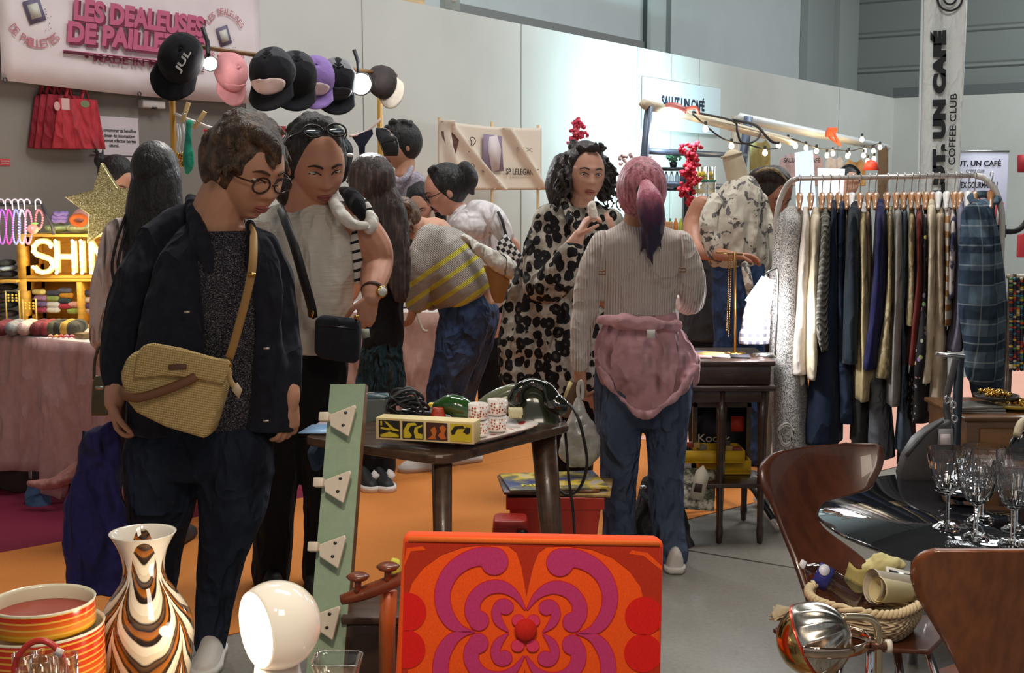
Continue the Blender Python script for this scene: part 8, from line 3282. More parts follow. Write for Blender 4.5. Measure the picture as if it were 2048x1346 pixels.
	for i,(dx,dy) in enumerate(((-.034,.012),(.006,-.018),(.04,.010),(.0,.022))):
		q=MB()
		b=Vector((cx+dx,Y+dy,zf+.003))
		q.lathe([(.015,0),(.018,.004),(.0185,.072),(.0168,.072),(.0163,.007),(.001,.006)],20,b)
		tag(q.build('small_glass',thin_glass((250,236,214),.15)),'small glass in the red-handled caddy, '+('by one end of the handle','in front of the others','by the sticker end of the handle','behind the others')[i],'glass','glasses in the caddy')
		# globe lamp
	Y=2.35
	C=at(553,1250,Y)
	R0=91*pm(Y)
	r=thing('globe_lamp',(C.x,C.y,Zt),'white opal globe lamp with a glowing round opening in its side','lamp')
	ax=Vector((-.80,-.60,-.02)).normalized()
	R=ax.to_track_quat('Z','Y').to_matrix()
	cut=.52
	q=MB()
	prof=[]
	for i in range(29):
		a=-pi/2+.02+(pi/2-.02+math.asin(cut))*i/28
		prof.append((R0*cos(a),R0*sin(a)))
	q.lathe(prof+[(p[0]*.965,p[1]*.965) for p in reversed(prof[12:])],64,C,R,False)
	m=Mat('opal_glass')
	m.base(lin((232,226,214))).pr(rough=.06,spec=.5,coat=.6)
	m.set(m.b,'Emission Color',lin((255,226,190)))
	m.set(m.b,'Emission Strength',.22)
	q.build('globe',m.mat,r)
	q=MB()
	rr=R0*sqrt(1-cut*cut)*.97
	q.lathe([(.001,R0*cut-.004),(rr,R0*cut-.004),(rr,R0*cut-.001),(.001,R0*cut-.001)],48,C,R,False)
	q.build('lit_opening',glow((255,246,226),6.0),r)
	point_light('globe_glow',C+ax*(R0*cut+.05),2.0,(1,.82,.58),.05)
	q=MB()
	q.lathe([(R0*.75,Zt+.001),(R0*.8,Zt+.006),(R0*.62,Zt+.02),(R0*.5,C.z-R0*.86),(.001,C.z-R0*.86)],40,(C.x,C.y,0))
	q.build('base',plain((206,196,184),.3),r)
	# clear glass dish
	b=at(675,1340,2.30)
	q=MB()
	zt=at(675,1316,2.30).z
	rings=[]
	for w,d,z in ((.034,.03,zt-.06),(.047,.04,zt-.004),(.048,.041,zt),(.044,.037,zt),(.040,.034,zt-.008),(.028,.024,zt-.052)):
		rings.append([Vector((b.x+w*math.copysign(abs(cos(a))**.35,cos(a)),b.y+d*math.copysign(abs(sin(a))**.35,sin(a)),z)) for a in [2*pi*i/40 for i in range(40)]])
	q.loft(rings)
	r=thing('glass_dish',(b.x,b.y,Zt),'clear square glass dish standing beside the globe lamp','dish')
	q.build('dish_body',thin_glass((236,240,236),.10),r)
	q=MB()
	q.lathe([(.022,Zt+.001),(.022,zt-.062)],16,(b.x,b.y,0))
	q.build('foot',thin_glass((236,240,236),.10),r)
	# mint coat rack
	T,M_=at(696,769,3.26),at(650,1346,2.98)
	d=(M_-T).normalized()
	foot=T+d*(T.z/-d.z)
	up=-d
	sx_=(at(733,770,3.26)-at(659,768,3.26))
	hw=sx_.length/2
	ux=Vector((1,-.28,0)).normalized()
	ux=(ux-up*ux.dot(up)).normalized()
	nn=ux.cross(up).normalized()
	if nn.y>0:
		nn=-nn
	r=thing('coat_rack',(foot.x,foot.y,0),'tall narrow mint green board with white face-shaped coat hooks, leaning on the table','coat rack')
	q=MB()
	q.prism([foot-ux*hw+up*.002,foot+ux*hw+up*.002,T+ux*hw,T-ux*hw],-nn*.022)
	q.build('board_core',wood((120,84,54),.7,(30,30,3)),r,smooth=False)
	q=MB()
	q.prism([foot-ux*hw+up*.002,foot+ux*hw+up*.002,T+ux*hw,T-ux*hw],nn*.003)
	q.build('mint_face',plain((150,172,146),.45,var=.05,vs=60,bump=.15,bs=300),r,smooth=False)
	Rb=Matrix((ux,nn,up)).transposed()
	HS=1.5
	wm,bm_=plain((222,210,192),.4),plain((24,20,20),.4)
	for px,py in ((670,848),(656,980),(642,1106),(648,1240)):
		t=(py-769)/(1346-769)
		c=T.lerp(M_,t*1.02)
		dv=at(px+12,py,c.y)-c
		c=c+nn*.004+up*0
		f=lambda x,y,z:c+ux*(x*HS)+up*(y*HS)+nn*z
		q=MB()
		# folded plate: apex towards the knob, two ears at the other end
		q.prism([f(-.018,-.010,.022),f(-.020,.010,.022),f(.027,.026,.028),f(.029,.020,.030),f(.019,-.030,.028)],nn*.009)
		q.tube([f(.004,0,0),f(.004,0,.03)],.011,8)
		q.build('hook',wm,r,smooth=False,bev=.003)
		h=[o for o in COL.objects if o.parent==r][-1]
		q=MB()
		q.box(f(-.030,.006,.026),(.027,.022,.024),Rb)
		q.tube([f(-.028,.004,.022),f(-.006,.002,.012),f(.004,0,.0)],.008,8)
		q.build('knob',wm,h,bev=.004)
		for ex,ey in ((.011,.012),(.008,-.010)):
			q=MB()
			q.ell(f(ex,ey,.0350),(.005,.005,.004),None,12,8)
			q.build('dot',bm_,h)
			# peg rail of dark wood
	Y=2.86
	rd=wood((128,62,34),.6,(12,12,12),.35,.3)
	r=thing('peg_rail',at(740,1230,Y),'reddish wooden peg rail with two mushroom-headed pegs, behind the patterned chair','rail')
	q=MB()
	q.tube([at(682,1200,Y),at(728,1186,Y),at(790,1162,Y),at(830,1146,Y)],[.012,.017,.017,.015],10,3)
	q.build('rail_bar',rd,r)
	for px,py in ((716,1154),(776,1134)):
		q=MB()
		q.tube([at(px-1,py+34,Y-.005),at(px,py+6,Y-.012)],.0085,10)
		q.lathe([(.001,-.006),(.022,-.003),(.028,.004),(.020,.010),(.001,.012)],18,at(px,py+2,Y-.012))
		q.build('peg',rd,r)
	q=MB()
	q.tube([at(778,1180,Y+.02),at(774,1260,Y+.03),Vector((at(772,1270,Y+.03).x,Y+.05,.001))],.020,4)
	q.build('leg',wood((196,96,40),.7,(20,20,3)),r)
	q=MB()
	q.prism([at(x,y,2.95) for x,y in ((782,1152),(800,1152),(798,1124),(780,1120))],(0,.03,0))
	tag(q.build('yellow_cloth',cloth((206,200,70)),bev=.006),'scrap of yellow green cloth poking up by the patterned chair','cloth')
	xa,xb=at(690,1270,3.0).x,at(800,1270,3.0).x
	zt=at(740,1236,3.0).z
	r=thing('wooden_chest',((xa+xb)/2,3.1,0),'dark wooden chest on the floor between the mint rack and the patterned chair','chest')
	q=MB()
	q.box(((xa+xb)/2,3.12,zt/2-.01),(xb-xa,.22,zt-.022))
	q.build('chest_body',wood((62,44,34),.6,(4,30,30),.5,.1),r,bev=.004)
	q=MB()
	q.box(((xa+xb)/2,3.12,zt-.008),(xb-xa+.02,.24,.02))
	q.build('lid',wood((80,58,44),.6,(4,30,30),.5,.1),r,bev=.004)
def patterned_chair():
	Y=2.42
	TL,TR=at(806,1082,Y),at(1328,1092,Y+.02)
	ux=(TR-TL)
	W=ux.length
	ux.normalize()
	up=Vector((0,.14,1)).normalized()
	up=(up-ux*up.dot(ux)).normalized()
	nn=ux.cross(up).normalized()
	if nn.y>0:
		nn=-nn
	C=at(1052,1262,Y-.03)
	# keep the centre on the front plane
	C=C-nn*(C-TL).dot(nn)
	Hh=.62
	r=thing('patterned_chair',((TL.x+TR.x)/2,Y+.2,0),'retro chair back upholstered in orange fabric with magenta scroll flowers and a red button','chair')
	q=MB()
	P=[TL+up*.012,TR+up*.012,TR-up*Hh,TL-up*Hh-ux*.018]
	g=[]
	nu,nv=30,36
	for i in range(nu):
		row=[]
		for j in range(nv):
			s,t=i/(nu-1),j/(nv-1)
			p=P[0].lerp(P[1],s).lerp(P[3].lerp(P[2],s),t)
			row.append(p)
		g.append(row)
	q.prism(list(reversed(P)),-nn*.075)
	q.build('upholstery',fabric((240,84,22)),r,bev=.012)
	s0=W/1800.0
	lay=[0]
	def put(pts,m,lvl):
		q.mat(m).prism([C+ux*(x*s0)+up*(y*s0)+nn*(.0006+.0008*lvl) for x,y in pts],nn*.0006)
	q=MB()
	xr,xl=(TR-C).dot(ux)/s0-12,(TL-C).dot(ux)/s0+14
	yt=582
	def ribbon(path,grow=0.0):
		q_=catmull([tuple(map(float,p)) for p in path],8)
		L,Rr=[],[]
		for i,(x,y,w) in enumerate(q_):
			a,b=q_[max(i-1,0)],q_[min(i+1,len(q_)-1)]
			dx,dy=b[0]-a[0],b[1]-a[1]
			l=sqrt(dx*dx+dy*dy) or 1
			w2=w+grow
			L.append((x-dy/l*w2,y+dx/l*w2))
			Rr.append((x+dy/l*w2,y-dx/l*w2))
		return L,Rr
	def put_ribbon(path,m,lvl,grow,mx,my):
		L,Rr=ribbon(path,grow)
		tr=lambda p:(mx*p[0],my*(p[1]+22)-22)
		o=nn*(.0006+.0008*lvl)
		V=[]
		for a,b in zip(L,Rr):
			for p in (a,b):
				x,y=tr(p)
				x=max(min(x,xr),xl)
				V.append(C+ux*(x*s0)+up*(min(y,yt)*s0)+o)
		n=len(L)
		V2=[v+nn*.0006 for v in V]
		F=[]
		for i in range(n-1):
			a=2*i
			F.append((2*n+a,2*n+a+1,2*n+a+3,2*n+a+2))
			F.append((a,a+2,2*n+a+2,2*n+a))
			F.append((a+1,2*n+a+1,2*n+a+3,a+3))
		q.mat(m).add(V+V2,F)
	def disc(cx,cy,rx,ry,m,lvl,mx=1,my=1):
		pts=[]
		for t in [2*pi*i/40 for i in range(40)]:
			x,y=mx*(cx+rx*cos(t)),my*(cy+ry*sin(t)+22)-22
			pts.append((max(min(x,xr),xl),min(y,yt)))
		put(pts,m,lvl)
	yb=-(Hh/s0-yt)+30
	for mx in (1,-1):
		lim=xr if mx>0 else -xl
		for my in (1,-1):
			dk=[(0,225),(16,310),(40,430),(75,525),(130,568),(280,574),(440,556),(590,500),(710,410),(785,310),(808,225),(lim,120),(lim,yt),(0,yt)]
			put([(mx*x,max(my*(y+22)-22,yb)) for x,y in dk],1,0)
			st=[(700,530),(800,520),(lim,420),(lim,450),(830,540),(720,556)]
			put([(mx*min(x,lim),max(my*(y+22)-22,yb)) for x,y in st],0,1)
			disc(815,105,132,132,2,1,mx,my)
			big=[(225,478,78),(330,492,62),(440,452,56),(528,372,54),(575,255,52),(562,130,50),(505,35,42),(430,-8,20),(345,-22,2)]
			mid=[(6,135,3),(75,235,24),(180,290,42),(290,268,46),(360,190,48),(365,105,52),(322,58,60)]
			sml=[(118,-18,2),(180,42,26),(205,105,30),(182,160,36),(138,166,42)]
			for path,b in ((big,(226,462,92)),(mid,(322,55,66)),(sml,(140,152,50))):
				put_ribbon(path,4,1,5,mx,my)
				disc(b[0],b[1],b[2]+5,b[2]+5,4,1.3,mx,my)
				put_ribbon(path,3,2,0,mx,my)
				disc(b[0],b[1],b[2],b[2],3,2.4,mx,my)
			disc(52,62 if my>0 else 66,46,44,4,3,mx,my)
			disc(52,62 if my>0 else 66,42,40,5,4,mx,my)
	mats=[fabric((240,84,22)),fabric((184,48,26)),fabric((222,30,26)),fabric((196,56,110)),fabric((206,38,44)),fabric((222,60,96))]
	q.build('printed_scrolls',mats,r,smooth=False)
	q=MB()
	q.lathe([(.022,.002),(.0225,.008),(.018,.014),(.001,.016)],28,C,nn.to_track_quat('Z','Y').to_matrix())
	q.build('button',fabric((206,36,26)),r)
	# top edge piping and frame below the frame of the photo
	q=MB()
	q.tube([TL+up*.004+ux*.01,TR+up*.004-ux*.01],.006,8)
	q.build('piping',fabric((240,110,40)),r)
	wd_=wood((110,70,44),.6,(30,30,3))
	zs=.40
	b0=TL-up*Hh
	q=MB()
	c=(TL+TR)/2-up*(TL.z-zs)
	q.box((c.x,c.y+.30,.36),(W-.04,.50,.09))
	q.build('seat',fabric((240,84,22)),r,bev=.02)
	for sx_ in (-1,1):
		for yy in (.03,.50):
			q=MB()
			q.tube([(c.x+sx_*(W/2-.05),c.y+yy+.02,.33),(c.x+sx_*(W/2-.03),c.y+yy,.001)],[.02,.014],10)
			q.build('leg',wd_,r)
def fabric(c):
	key=('fab',c)
	if key in _mc:
		return _mc[key]
	m=Mat('woven_print')
	n=m.noise(m.co((900,900,160)),1.0,2.0)
	l=lin(c)
	m.base(m.ramp(n,[(.3,tuple(x*.82 for x in l)),(.7,tuple(min(1,x*1.08) for x in l))])).pr(rough=.85,spec=.2,sheen=.05)
	m.bump(n,.2,.002)
	_mc[key]=m.mat
	return m.mat
def near_right():
# dark round glass table
	Zt=.52
	Cx,Cy,R0=at(2040,1030,3.55).x,3.48,.60
	smoke=Mat('smoked_glass')
	smoke.base(lin((30,32,36))).pr(rough=.04,spec=.9,coat=.6)
	r=thing('glass_table',(Cx,Cy,0),'round smoked glass table mirroring the clothes, set with crystal glasses','table')
	q=MB()
	q.lathe([(.001,Zt-.012),(R0-.004,Zt-.012),(R0,Zt-.006),(R0-.004,Zt),(.001,Zt)],80,(Cx,Cy,0),None,False)
	q.build('table_top',smoke.mat,r)
	for a in (45,135,225,315):
		q=MB()
		x,y=Cx+.34*cos(radians(a)),Cy+.34*sin(radians(a))
		q.tube([(x,y,.001),(x,y,Zt-.0125)],.016,12)
		q.build('leg',CHROME,r)
		# cut crystal glasses
	gl=Mat('cut_crystal')
	gl.base((1,1,1)).pr(rough=.0,trans=1.0,ior=1.52)
	def goblet(px,pyt,pyb,label,proto=[None]):
		b=on_floor(px,pyb,Zt)
		Y=b.y
		Hg=at(px,pyt,Y).z-Zt
		b=Vector((b.x,b.y,Zt+.001))
		if proto[0] is not None:
			o=dup(proto[0],b,label)
			o.scale=(1,1,Hg/proto[1])
			return o
		r=thing('crystal_glass',b,label,'glass','crystal glasses on the table')
		proto[0]=r
		proto.append(Hg)
		n=48
		q=MB()
		prof=[(.058,1.0,0),(.0582,.93,0),(.056,.86,.3),(.051,.76,.8),(.043,.64,1),(.032,.53,1),(.016,.46,.6),(.0075,.43,0)]
		inn=[(.0025,.455),(.027,.53),(.039,.64),(.047,.76),(.052,.86),(.0555,.93),(.0565,1.0)]
		rings=[]
		for rr,z,k in [(.0075,.43,0)]+prof[::-1][1:]:
			rings.append([b+Vector((rr*(1+.035*k*(abs(cos(8*a))-.5))*cos(a),rr*(1+.035*k*(abs(cos(8*a))-.5))*sin(a),z*Hg)) for a in [2*pi*i/n for i in range(n)]])
		for rr,z in inn[::-1]:
			rings.append([b+Vector((rr*cos(a),rr*sin(a),z*Hg)) for a in [2*pi*i/n for i in range(n)]])
		q.loft(rings)
		q.build('bowl',gl.mat,r,smooth=False)
		q=MB()
		q.lathe([(.0075,.429*Hg),(.006,.34*Hg),(.0065,.12*Hg),(.010,.06*Hg)],8,b)
		q.build('stem',gl.mat,r,smooth=False)
		q=MB()
		q.lathe([(.001,.0),(.036,.0),(.037,.004),(.022,.016),(.010,.059*Hg),(.001,.059*Hg)],24,b)
		q.build('foot',gl.mat,r,smooth=False)
		return r
	for px,a,bb,nm in ((1893,898,1058,'standing apart from the others'),(1962,893,1042,'at the back of the cluster'),(1950,925,1078,'in the middle of the cluster'),(2030,905,1062,'at the back by the frame edge'),
(2024,928,1092,'at the front, cut by the frame edge')):
		goblet(px,a,bb,'cut crystal wine glass '+nm)
		# little stacked black dishes
	for i in range(2):
		b=on_floor(1925,1000,Zt)
		q=MB()
		q.lathe([(.03,.002),(.06,.012),(.085,.030),(.08,.030),(.055,.016),(.001,.010)],28,(b.x,b.y,Zt+.001+.032*i))
		tag(q.build('black_dish',plain((20,20,22),.08,coat=.8)),('lower','upper')[i]+' glossy black dish of the stack behind the crystal glasses','dish','black dishes')
		# moulded plywood chairs
	ply=wood((78,40,24),.62,(26,26,2.2),.32,.35)
	ply2=wood((130,72,38),.66,(44,44,1.6),.32,.35)
	def shell_sheet(outline,base,ux,up,nrm,curve,th,m,r,name):
		"""outline: list of (half-left x, half-right x, height); bent sheet"""
		g=[]
		q_=catmull(outline,6)
		for xl,xr,h,dpt in q_:
			row=[]
			for j in range(17):
				t=j/16
				x=xl+(xr-xl)*t
				row.append(base+ux*x+up*h+nrm*(dpt-curve*((t-.5)*2)**2*min(1.0,(xr-xl)/.4)))
			g.append(row)
		q=MB()
		q.sheet(g,th)
		return q.build(name,m,r)
	def ply_chair(label,pts,Yfun,m,seat_dir,seat_c,sw=.40,sl=.40):
		pass
		# chair one: back given by its outline in the photo, standing upright, curved
	Y1=3.02
	r=thing('plywood_chair',(at(1690,1200,2.9).x,2.85,0),'dark moulded plywood chair with a waisted back and a basket on its seat','chair')
	rows=[(886,1690,1748),(892,1640,1762),(902,1560,1767),(915,1532,1768),(935,1518,1765),(960,1518,1752),(980,1524,1738),(994,1532,1690),(1004,1538,1652),(1018,1544,1637),(1035,1551,1632),(1055,1558,1640),
(1075,1566,1664),(1095,1574,1692),(1120,1584,1725),(1150,1594,1748),(1185,1606,1762),(1215,1616,1770)]
	g=[]
	for py,xl,xr in catmull(rows,3):
		lean=max(0.0,(py-890)/330)
		row=[]
		for j in range(15):
			t=j/14
			x=xl+(xr-xl)*t
			yy=Y1-.30*lean**1.3*.9+.10*((x-1530)/240)-.05*(2*(x-1640)/240)**2
			row.append(at(x,py,yy))
		g.append(row)
	q=MB()
	q.sheet(g,.011)
	q.build('backrest',ply,r)
	zs=.455
	sc=[]
	for px,py in ((1545,1256),(1640,1230),(1760,1216),(1870,1232),(1900,1262),(1860,1300),(1700,1292),(1590,1282)):
		p=on_floor(px,py,zs)
		sc.append(Vector((p.x,p.y,zs-.012)))
	q=MB()
	q.prism(sc[::-1],(0,0,.012))
	q.build('seat',ply,r,smooth=False,bev=.004)
	cc=sum(sc,Vector())/len(sc)
	for i,(px,py) in enumerate(((1790,1262),(1845,1256),(1690,1262),(1740,1240))):
		t=on_floor(px,py,zs)
		t.z=zs-.0125
		f=cc+(t-cc)*2.2
		q=MB()
		q.tube([t,Vector((f.x,f.y,.001))],.010,10)
		q.build('leg',CHROME,r)
		# chair two: nearest, cut by the frame edge
	r=thing('plywood_chair',(at(1990,1300,2.2).x,2.25,0),'lighter brown moulded plywood chair back cut off by the frame edge','chair')
	rows=[(1104,1870,2110),(1110,1845,2150),(1122,1828,2160),(1150,1820,2160),(1190,1832,2150),(1240,1860,2120),(1290,1890,2090),(1346,1918,2060),(1400,1940,2040)]
	g=[]
	for py,xl,xr in catmull(rows,4):
		row=[]
		for j in range(15):
			t=j/14
			x=xl+(xr-xl)*t
			yy=2.22+.10*((py-1104)/250)+.04*(2*(x-1990)/340)**2
			row.append(at(x,py,yy))
		g.append(row)
	q=MB()
	q.sheet(g,-.011)
	q.build('backrest',ply2,r)
	p=at(1950,1300,2.5)
	q=MB()
	sc=[at(1840,1346,2.75),at(1930,1318,2.85),at(2080,1330,2.8),at(2130,1400,2.5),at(2040,1440,2.33),at(1900,1420,2.36)]
	sc=[Vector((p_.x,p_.y,.335)) for p_ in sc]
	q.prism(sc[::-1],(0,0,.012))
	q.build('seat',ply2,r,smooth=False,bev=.004)
	for p_ in (sc[0],sc[2],sc[3],sc[5]):
		t=p_.lerp(sum(sc,Vector())/6,.3)
		q=MB()
		q.tube([Vector((t.x,t.y,.334)),Vector((p_.x,p_.y,.001))],.010,10)
		q.build('leg',CHROME,r)
		# basket with bottle, cups, paper
	Yb=2.76
	zb=zs+.002
	ax=Vector((.80,-.60,0))
	ay=Vector((.60,.80,0))
	bc=at(1732,1240,Yb)
	bc.z=zb+.004
	wick=Mat('wicker')
	z=wick.n('ShaderNodeSeparateXYZ',{0:wick.co()}).outputs
	a_=wick.math('SINE',wick.math('MULTIPLY',z[2],420.0))
	b_=wick.math('SINE',wick.math('ADD',wick.math('MULTIPLY',wick.math('ADD',z[0],z[1]),260.0),wick.math('MULTIPLY',a_,.8)))
	hh=wick.math('MULTIPLY',a_,b_)
	wick.base(wick.ramp(wick.math('ADD',wick.math('MULTIPLY',hh,.5),.5),[(.1,lin((160,136,100))),(.5,lin((206,186,150))),(.9,lin((230,214,182)))])).pr(rough=.75)
	wick.bump(hh,.8,.006)
	r=thing('wicker_basket',bc,'shallow pale wicker basket full of odds and ends on the plywood seat','basket')
	q=MB()
	hb=.062
	rings=[]
	for k,zz in ((.80,0),(.92,hb*.5),(1.0,hb),(.95,hb),(.88,hb*.5),(.76,.006)):
		rings.append([bc+ax*(.125*k*math.copysign(abs(cos(t))**.6,cos(t)))+ay*(.105*k*math.copysign(abs(sin(t))**.6,sin(t)))+UP*(zz+(.012*cos(t)**2 if zz>hb*.8 else 0)) for t in [2*pi*i/48 for i in range(48)]])
	q.loft(rings)
	q.build('basket_body',wick.mat,r)
	q=MB()
	for ph in (0,pi):
		pts=[]
		for i in range(160):
			t=2*pi*i/160
			tw=t*26+ph
			pts.append(bc+ax*((.122+.006*cos(tw))*math.copysign(abs(cos(t))**.6,cos(t)))+ay*((.102+.006*cos(tw))*math.copysign(abs(sin(t))**.6,sin(t)))+UP*(hb+.012*cos(t)**2+.004+.006*sin(tw)))
		q.tube(pts,.0055,6,1,True)
	q.build('braided_rim',plain((206,186,148),.7,var=.15),r)
	# water bottle
	b0,b1=at(1712,1192,Yb+.06),at(1604,1132,Yb+.10)
	d=(b1-b0).normalized()
	R=d.to_track_quat('Z','Y').to_matrix()
	k=pm(Yb)
	L=(b1-b0).length
	r=thing('water_bottle',b0,'clear plastic water bottle with a blue label lying in the wicker basket','bottle')
	q=MB()
	rb=27*k
	prof=[(.001,-.01),(rb*.9,-.01),(rb,0)]
	for i in range(7):
		prof+=[(rb*.94,L*(.05+.06*i)),(rb,L*(.08+.06*i))]
	prof+=[(rb,L*.50),(rb,L*.76),(rb*.8,L*.85),(rb*.42,L*.93),(rb*.38,L*.97)]
	q.lathe(prof,28,b0,R)
	pm_=thin_glass((200,206,230),.22)
	q.build('bottle_body',pm_,r)
	q=MB()
	q.lathe([(rb*1.01,L*.50),(rb*1.02,L*.50),(rb*1.02,L*.76),(rb*1.01,L*.76)],28,b0,R,False)
	q.build('label',plain((44,50,130),.35),r)
	q=MB()
	lc=b0+d*(L*.66)+R@Vector((0,0,0))
	out=Vector((.25,-.75,.62)).normalized()
	out=(out-d*out.dot(d)).normalized()
	sd=d.cross(out)
	q.prism([lc+out*(rb*1.03)+d*(rb*.42*cos(t))+sd*(rb*.52*sin(t)) for t in [2*pi*i/20 for i in range(20)]],out*.001)
	q.build('label_oval',plain((206,206,216),.4),r)
	q=MB()
	q.lathe([(rb*.40,L*.955),(rb*.47,L*.96),(rb*.47,L*1.04),(rb*.42,L*1.06),(.001,L*1.06)],20,b0,R)
	q.build('screw_cap',plain((216,214,218),.45),r)
	# cups and paper roll
	def cup(pa,pb,Y,r0,r1,m,name,label):
		A_,B_=at(*pa,Y),at(*pb,Y+.03)
		dd=(B_-A_)
		q=MB()
		RR=dd.normalized().to_track_quat('Z','Y').to_matrix()
		Lc=dd.length
		q.lathe([(r0*1.06,-.003),(r0*1.06,.003),(r0,.004),(r1,Lc),(.001,Lc),(.001,Lc-.004),(r1*.94,Lc-.004),(r0*.94,-.001)],32,A_,RR,False)
		return tag(q.build(name,m),label,'cup')
	cup((1746,1172),(1838,1178),Yb-.02,.036,.028,plain((196,182,160),.5),'paper_cup','beige cup lying on its side in the wicker basket')
	cup((1757,1180),(1815,1184),Yb-.05,.028,.022,plain((222,206,160),.45),'paper_cup','cream cup nested inside the beige cup')
	q=MB()
	g=[]
	for i in range(15):
		t=i/14
		row=[]
		for j in range(9):
			s=j/8
			row.append(at(1676+84*t+22*(1-s)*(1-t),1196-72*(1-s)*(1-.45*t)+6*sin(t*7)*(1-s),Yb+.10-.03*sin(t*3)))
		g.append(row)
	q.sheet(g,.003)
	tag(q.build('kraft_paper',plain((176,160,96),.8,var=.08)),'folded sheet of yellowish kraft paper in the basket behind the cups','paper')
	q=MB()
	q.limb([(*at(1735,1136,Yb+.13),.02),(*at(1765,1126,Yb+.13),.026),(*at(1800,1130,Yb+.13),.014)],10,3)
	tag(q.build('crumpled_paper',plain((206,196,140),.8),None,vox=.005,wr=(.022,.03)),'crumpled pale yellow paper on top of the basket','paper')
	q=MB()
	q.box(at(1800,1156,Yb+.06),(.065,.05,.010),Matrix.Rotation(radians(14),3,'Y')@Matrix.Rotation(radians(30),3,'X'))
	o=q.build('mobile_phone',plain((206,200,190),.3),bev=.003)
	tag(o,'white-cased mobile phone stuck in the back of the basket','phone')
	q=MB()
	q.box(at(1801,1157,Yb+.053),(.052,.038,.004),Matrix.Rotation(radians(14),3,'Y')@Matrix.Rotation(radians(30),3,'X'))
	q.build('screen',plain((40,40,44),.15),o)
	q=MB()
	for i in range(8):
		q.prism([on_floor(1556+rnd.uniform(-16,40),1246+rnd.uniform(-16,10),zs)+Vector((x,y,.004+.002*i)) for x,y in ((-.02,-.02),(.03,-.015),(.035,.02),(-.01,.025))],(0,0,.002))
	tag(q.build('paper_scraps',plain((176,156,122),.8,var=.2)),'scatter of brownish paper scraps on the edge of the plywood seat','paper',kind='stuff')
	# silver globe desk lamp on a tube
	Y=2.35
	C=at(1625,1280,Y)
	R0=79*pm(Y)
	st=Mat('brushed_steel')
	nz=st.noise(st.co((260,260,8),(0,.4,.2)),1.0,2.0)
	st.base(st.ramp(nz,[(.3,lin((176,170,160))),(.7,lin((214,208,198)))])).pr(rough=.24,metal=1.0)
	r=thing('chrome_lamp',(C.x+.08,C.y,.3),'vintage brushed metal ball lamp with ribbed flutes on a curved tube','lamp')
	ax=Vector((.84,-.30,.46)).normalized()
	R=ax.to_track_quat('Z','Y').to_matrix()
	q=MB()
	rings=[]
	n=160
	for i in range(25):
		a=-.12+(pi/2+.12-.03)*i/24
		fl=.10*sin(min(max(a,0),1.4)*2.2)
		rings.append([C+R@Vector((R0*cos(a)*(1-fl*abs(cos(7*t)))*cos(t),R0*cos(a)*(1-fl*abs(cos(7*t)))*sin(t),R0*sin(a))) for t in [2*pi*k/n for k in range(n)]])
	q.loft(rings)
	q.build('shade',st.mat,r)
	q=MB()
	prof=[(R0*.93*cos(a),R0*.93*sin(a)) for a in [-pi/2+.03+(pi/2-.1)*i/14 for i in range(15)]]
	q.lathe(prof,40,C,R)
	q.build('inner_ball',plain((196,170,110),.12,1.0),r)
	q=MB()
	q.lathe([(R0*1.0,-R0*.16),(R0*1.01,-R0*.10),(R0*.95,-R0*.10),(R0*.94,-R0*.16)],60,C,R,False)
	q.build('coloured_rim',plain((206,74,50),.2,.5),r)
	q=MB()
	pts=[at(1606,1303,Y-.085),at(1640,1306,Y-.10),at(1690,1306,Y-.08),at(1728,1296,Y-.03),at(1740,1284,Y+.02),at(1728,1270,Y+.06),at(1700,1262,Y+.08)]
	q.tube(pts,.003,8,5,flat=3.6,ref=(0,0,1))
	q.build('swivel_bracket',plain((206,180,160),.10,1.0),r)
	q=MB()
	q.tube([at(1684,1234,Y),at(1715,1234,Y),at(1742,1238,Y),at(1755,1256,Y),at(1757,1290,Y),at(1757,1346,Y),at(1757,1420,Y),Vector((at(1757,1420,Y).x,Y,.31))],.0075,12,3)
	q.build('curved_tube',plain((206,190,160),.15,.9),r)
	q=MB()
	q.tube([at(1742,1290,Y),at(1772,1292,Y)],.009,12)
	q.mat(1).tube([at(1772,1292,Y),at(1782,1292,Y)],.013,12)
	q.build('clamp_screw',[plain((110,76,64),.3,.6),plain((214,206,190),.4)],r)
	q=MB()
	q.lathe([(.06,.29),(.06,.305),(.015,.315),(.001,.315)],28,(at(1757,1420,Y).x,Y,0))
	q.build('base',CHROME,r)
	q=MB()
	q.box((at(1700,1420,Y).x,Y,.275),(.5,.3,.025))
	q.box((at(1700,1420,Y).x,Y,.13),(.06,.2,.26))
	tag(q.build('low_stool',wood((110,80,56)),bev=.004),'low wooden stool just under the metal ball lamp','stool')
	# grey handbag on its stand
	Y=4.05
	r=thing('display_post',(at(1925,712,Y).x,Y,0),'slim grey metal display post with a hook, carrying a grey handbag','stand')
	q=MB()
	q.box((at(1916,770,Y).x,Y,at(1916,712,Y).z/2),(.030,.010,at(1916,712,Y).z))
	q.build('post',DARKMETAL,r)
	q=MB()
	q.tube([at(1872,708,Y),at(1930,714,Y)],.007,8)
	q.build('hook',METAL,r)
	q=MB()
	x=at(1916,900,Y).x
	q.box((x,Y,.006),(.24,.24,.012))
	q.build('base',DARKMETAL,r)
	r=thing('grey_handbag',at(1850,970,Y-.1),'grey leather shoulder bag with a paper tag hanging from the display post','handbag')
	gl_=plain((74,72,74),.5,var=.12)
	Y=3.95
	q=MB()
	q.prism([at(x,y,Y) for x,y in ((1806,968),(1802,950),(1812,915),(1834,880),(1862,858),(1905,838),(1908,900),(1896,950),(1870,968))],(0,.07,0))
	q.build('bag_body',gl_,r,bev=.012)
	q=MB()
	q.tube([at(1896,842,Y+.03),at(1893,800,Y+.05),at(1905,745,Y+.07),at(1912,716,Y+.09)],.011,8,4,flat=.3)
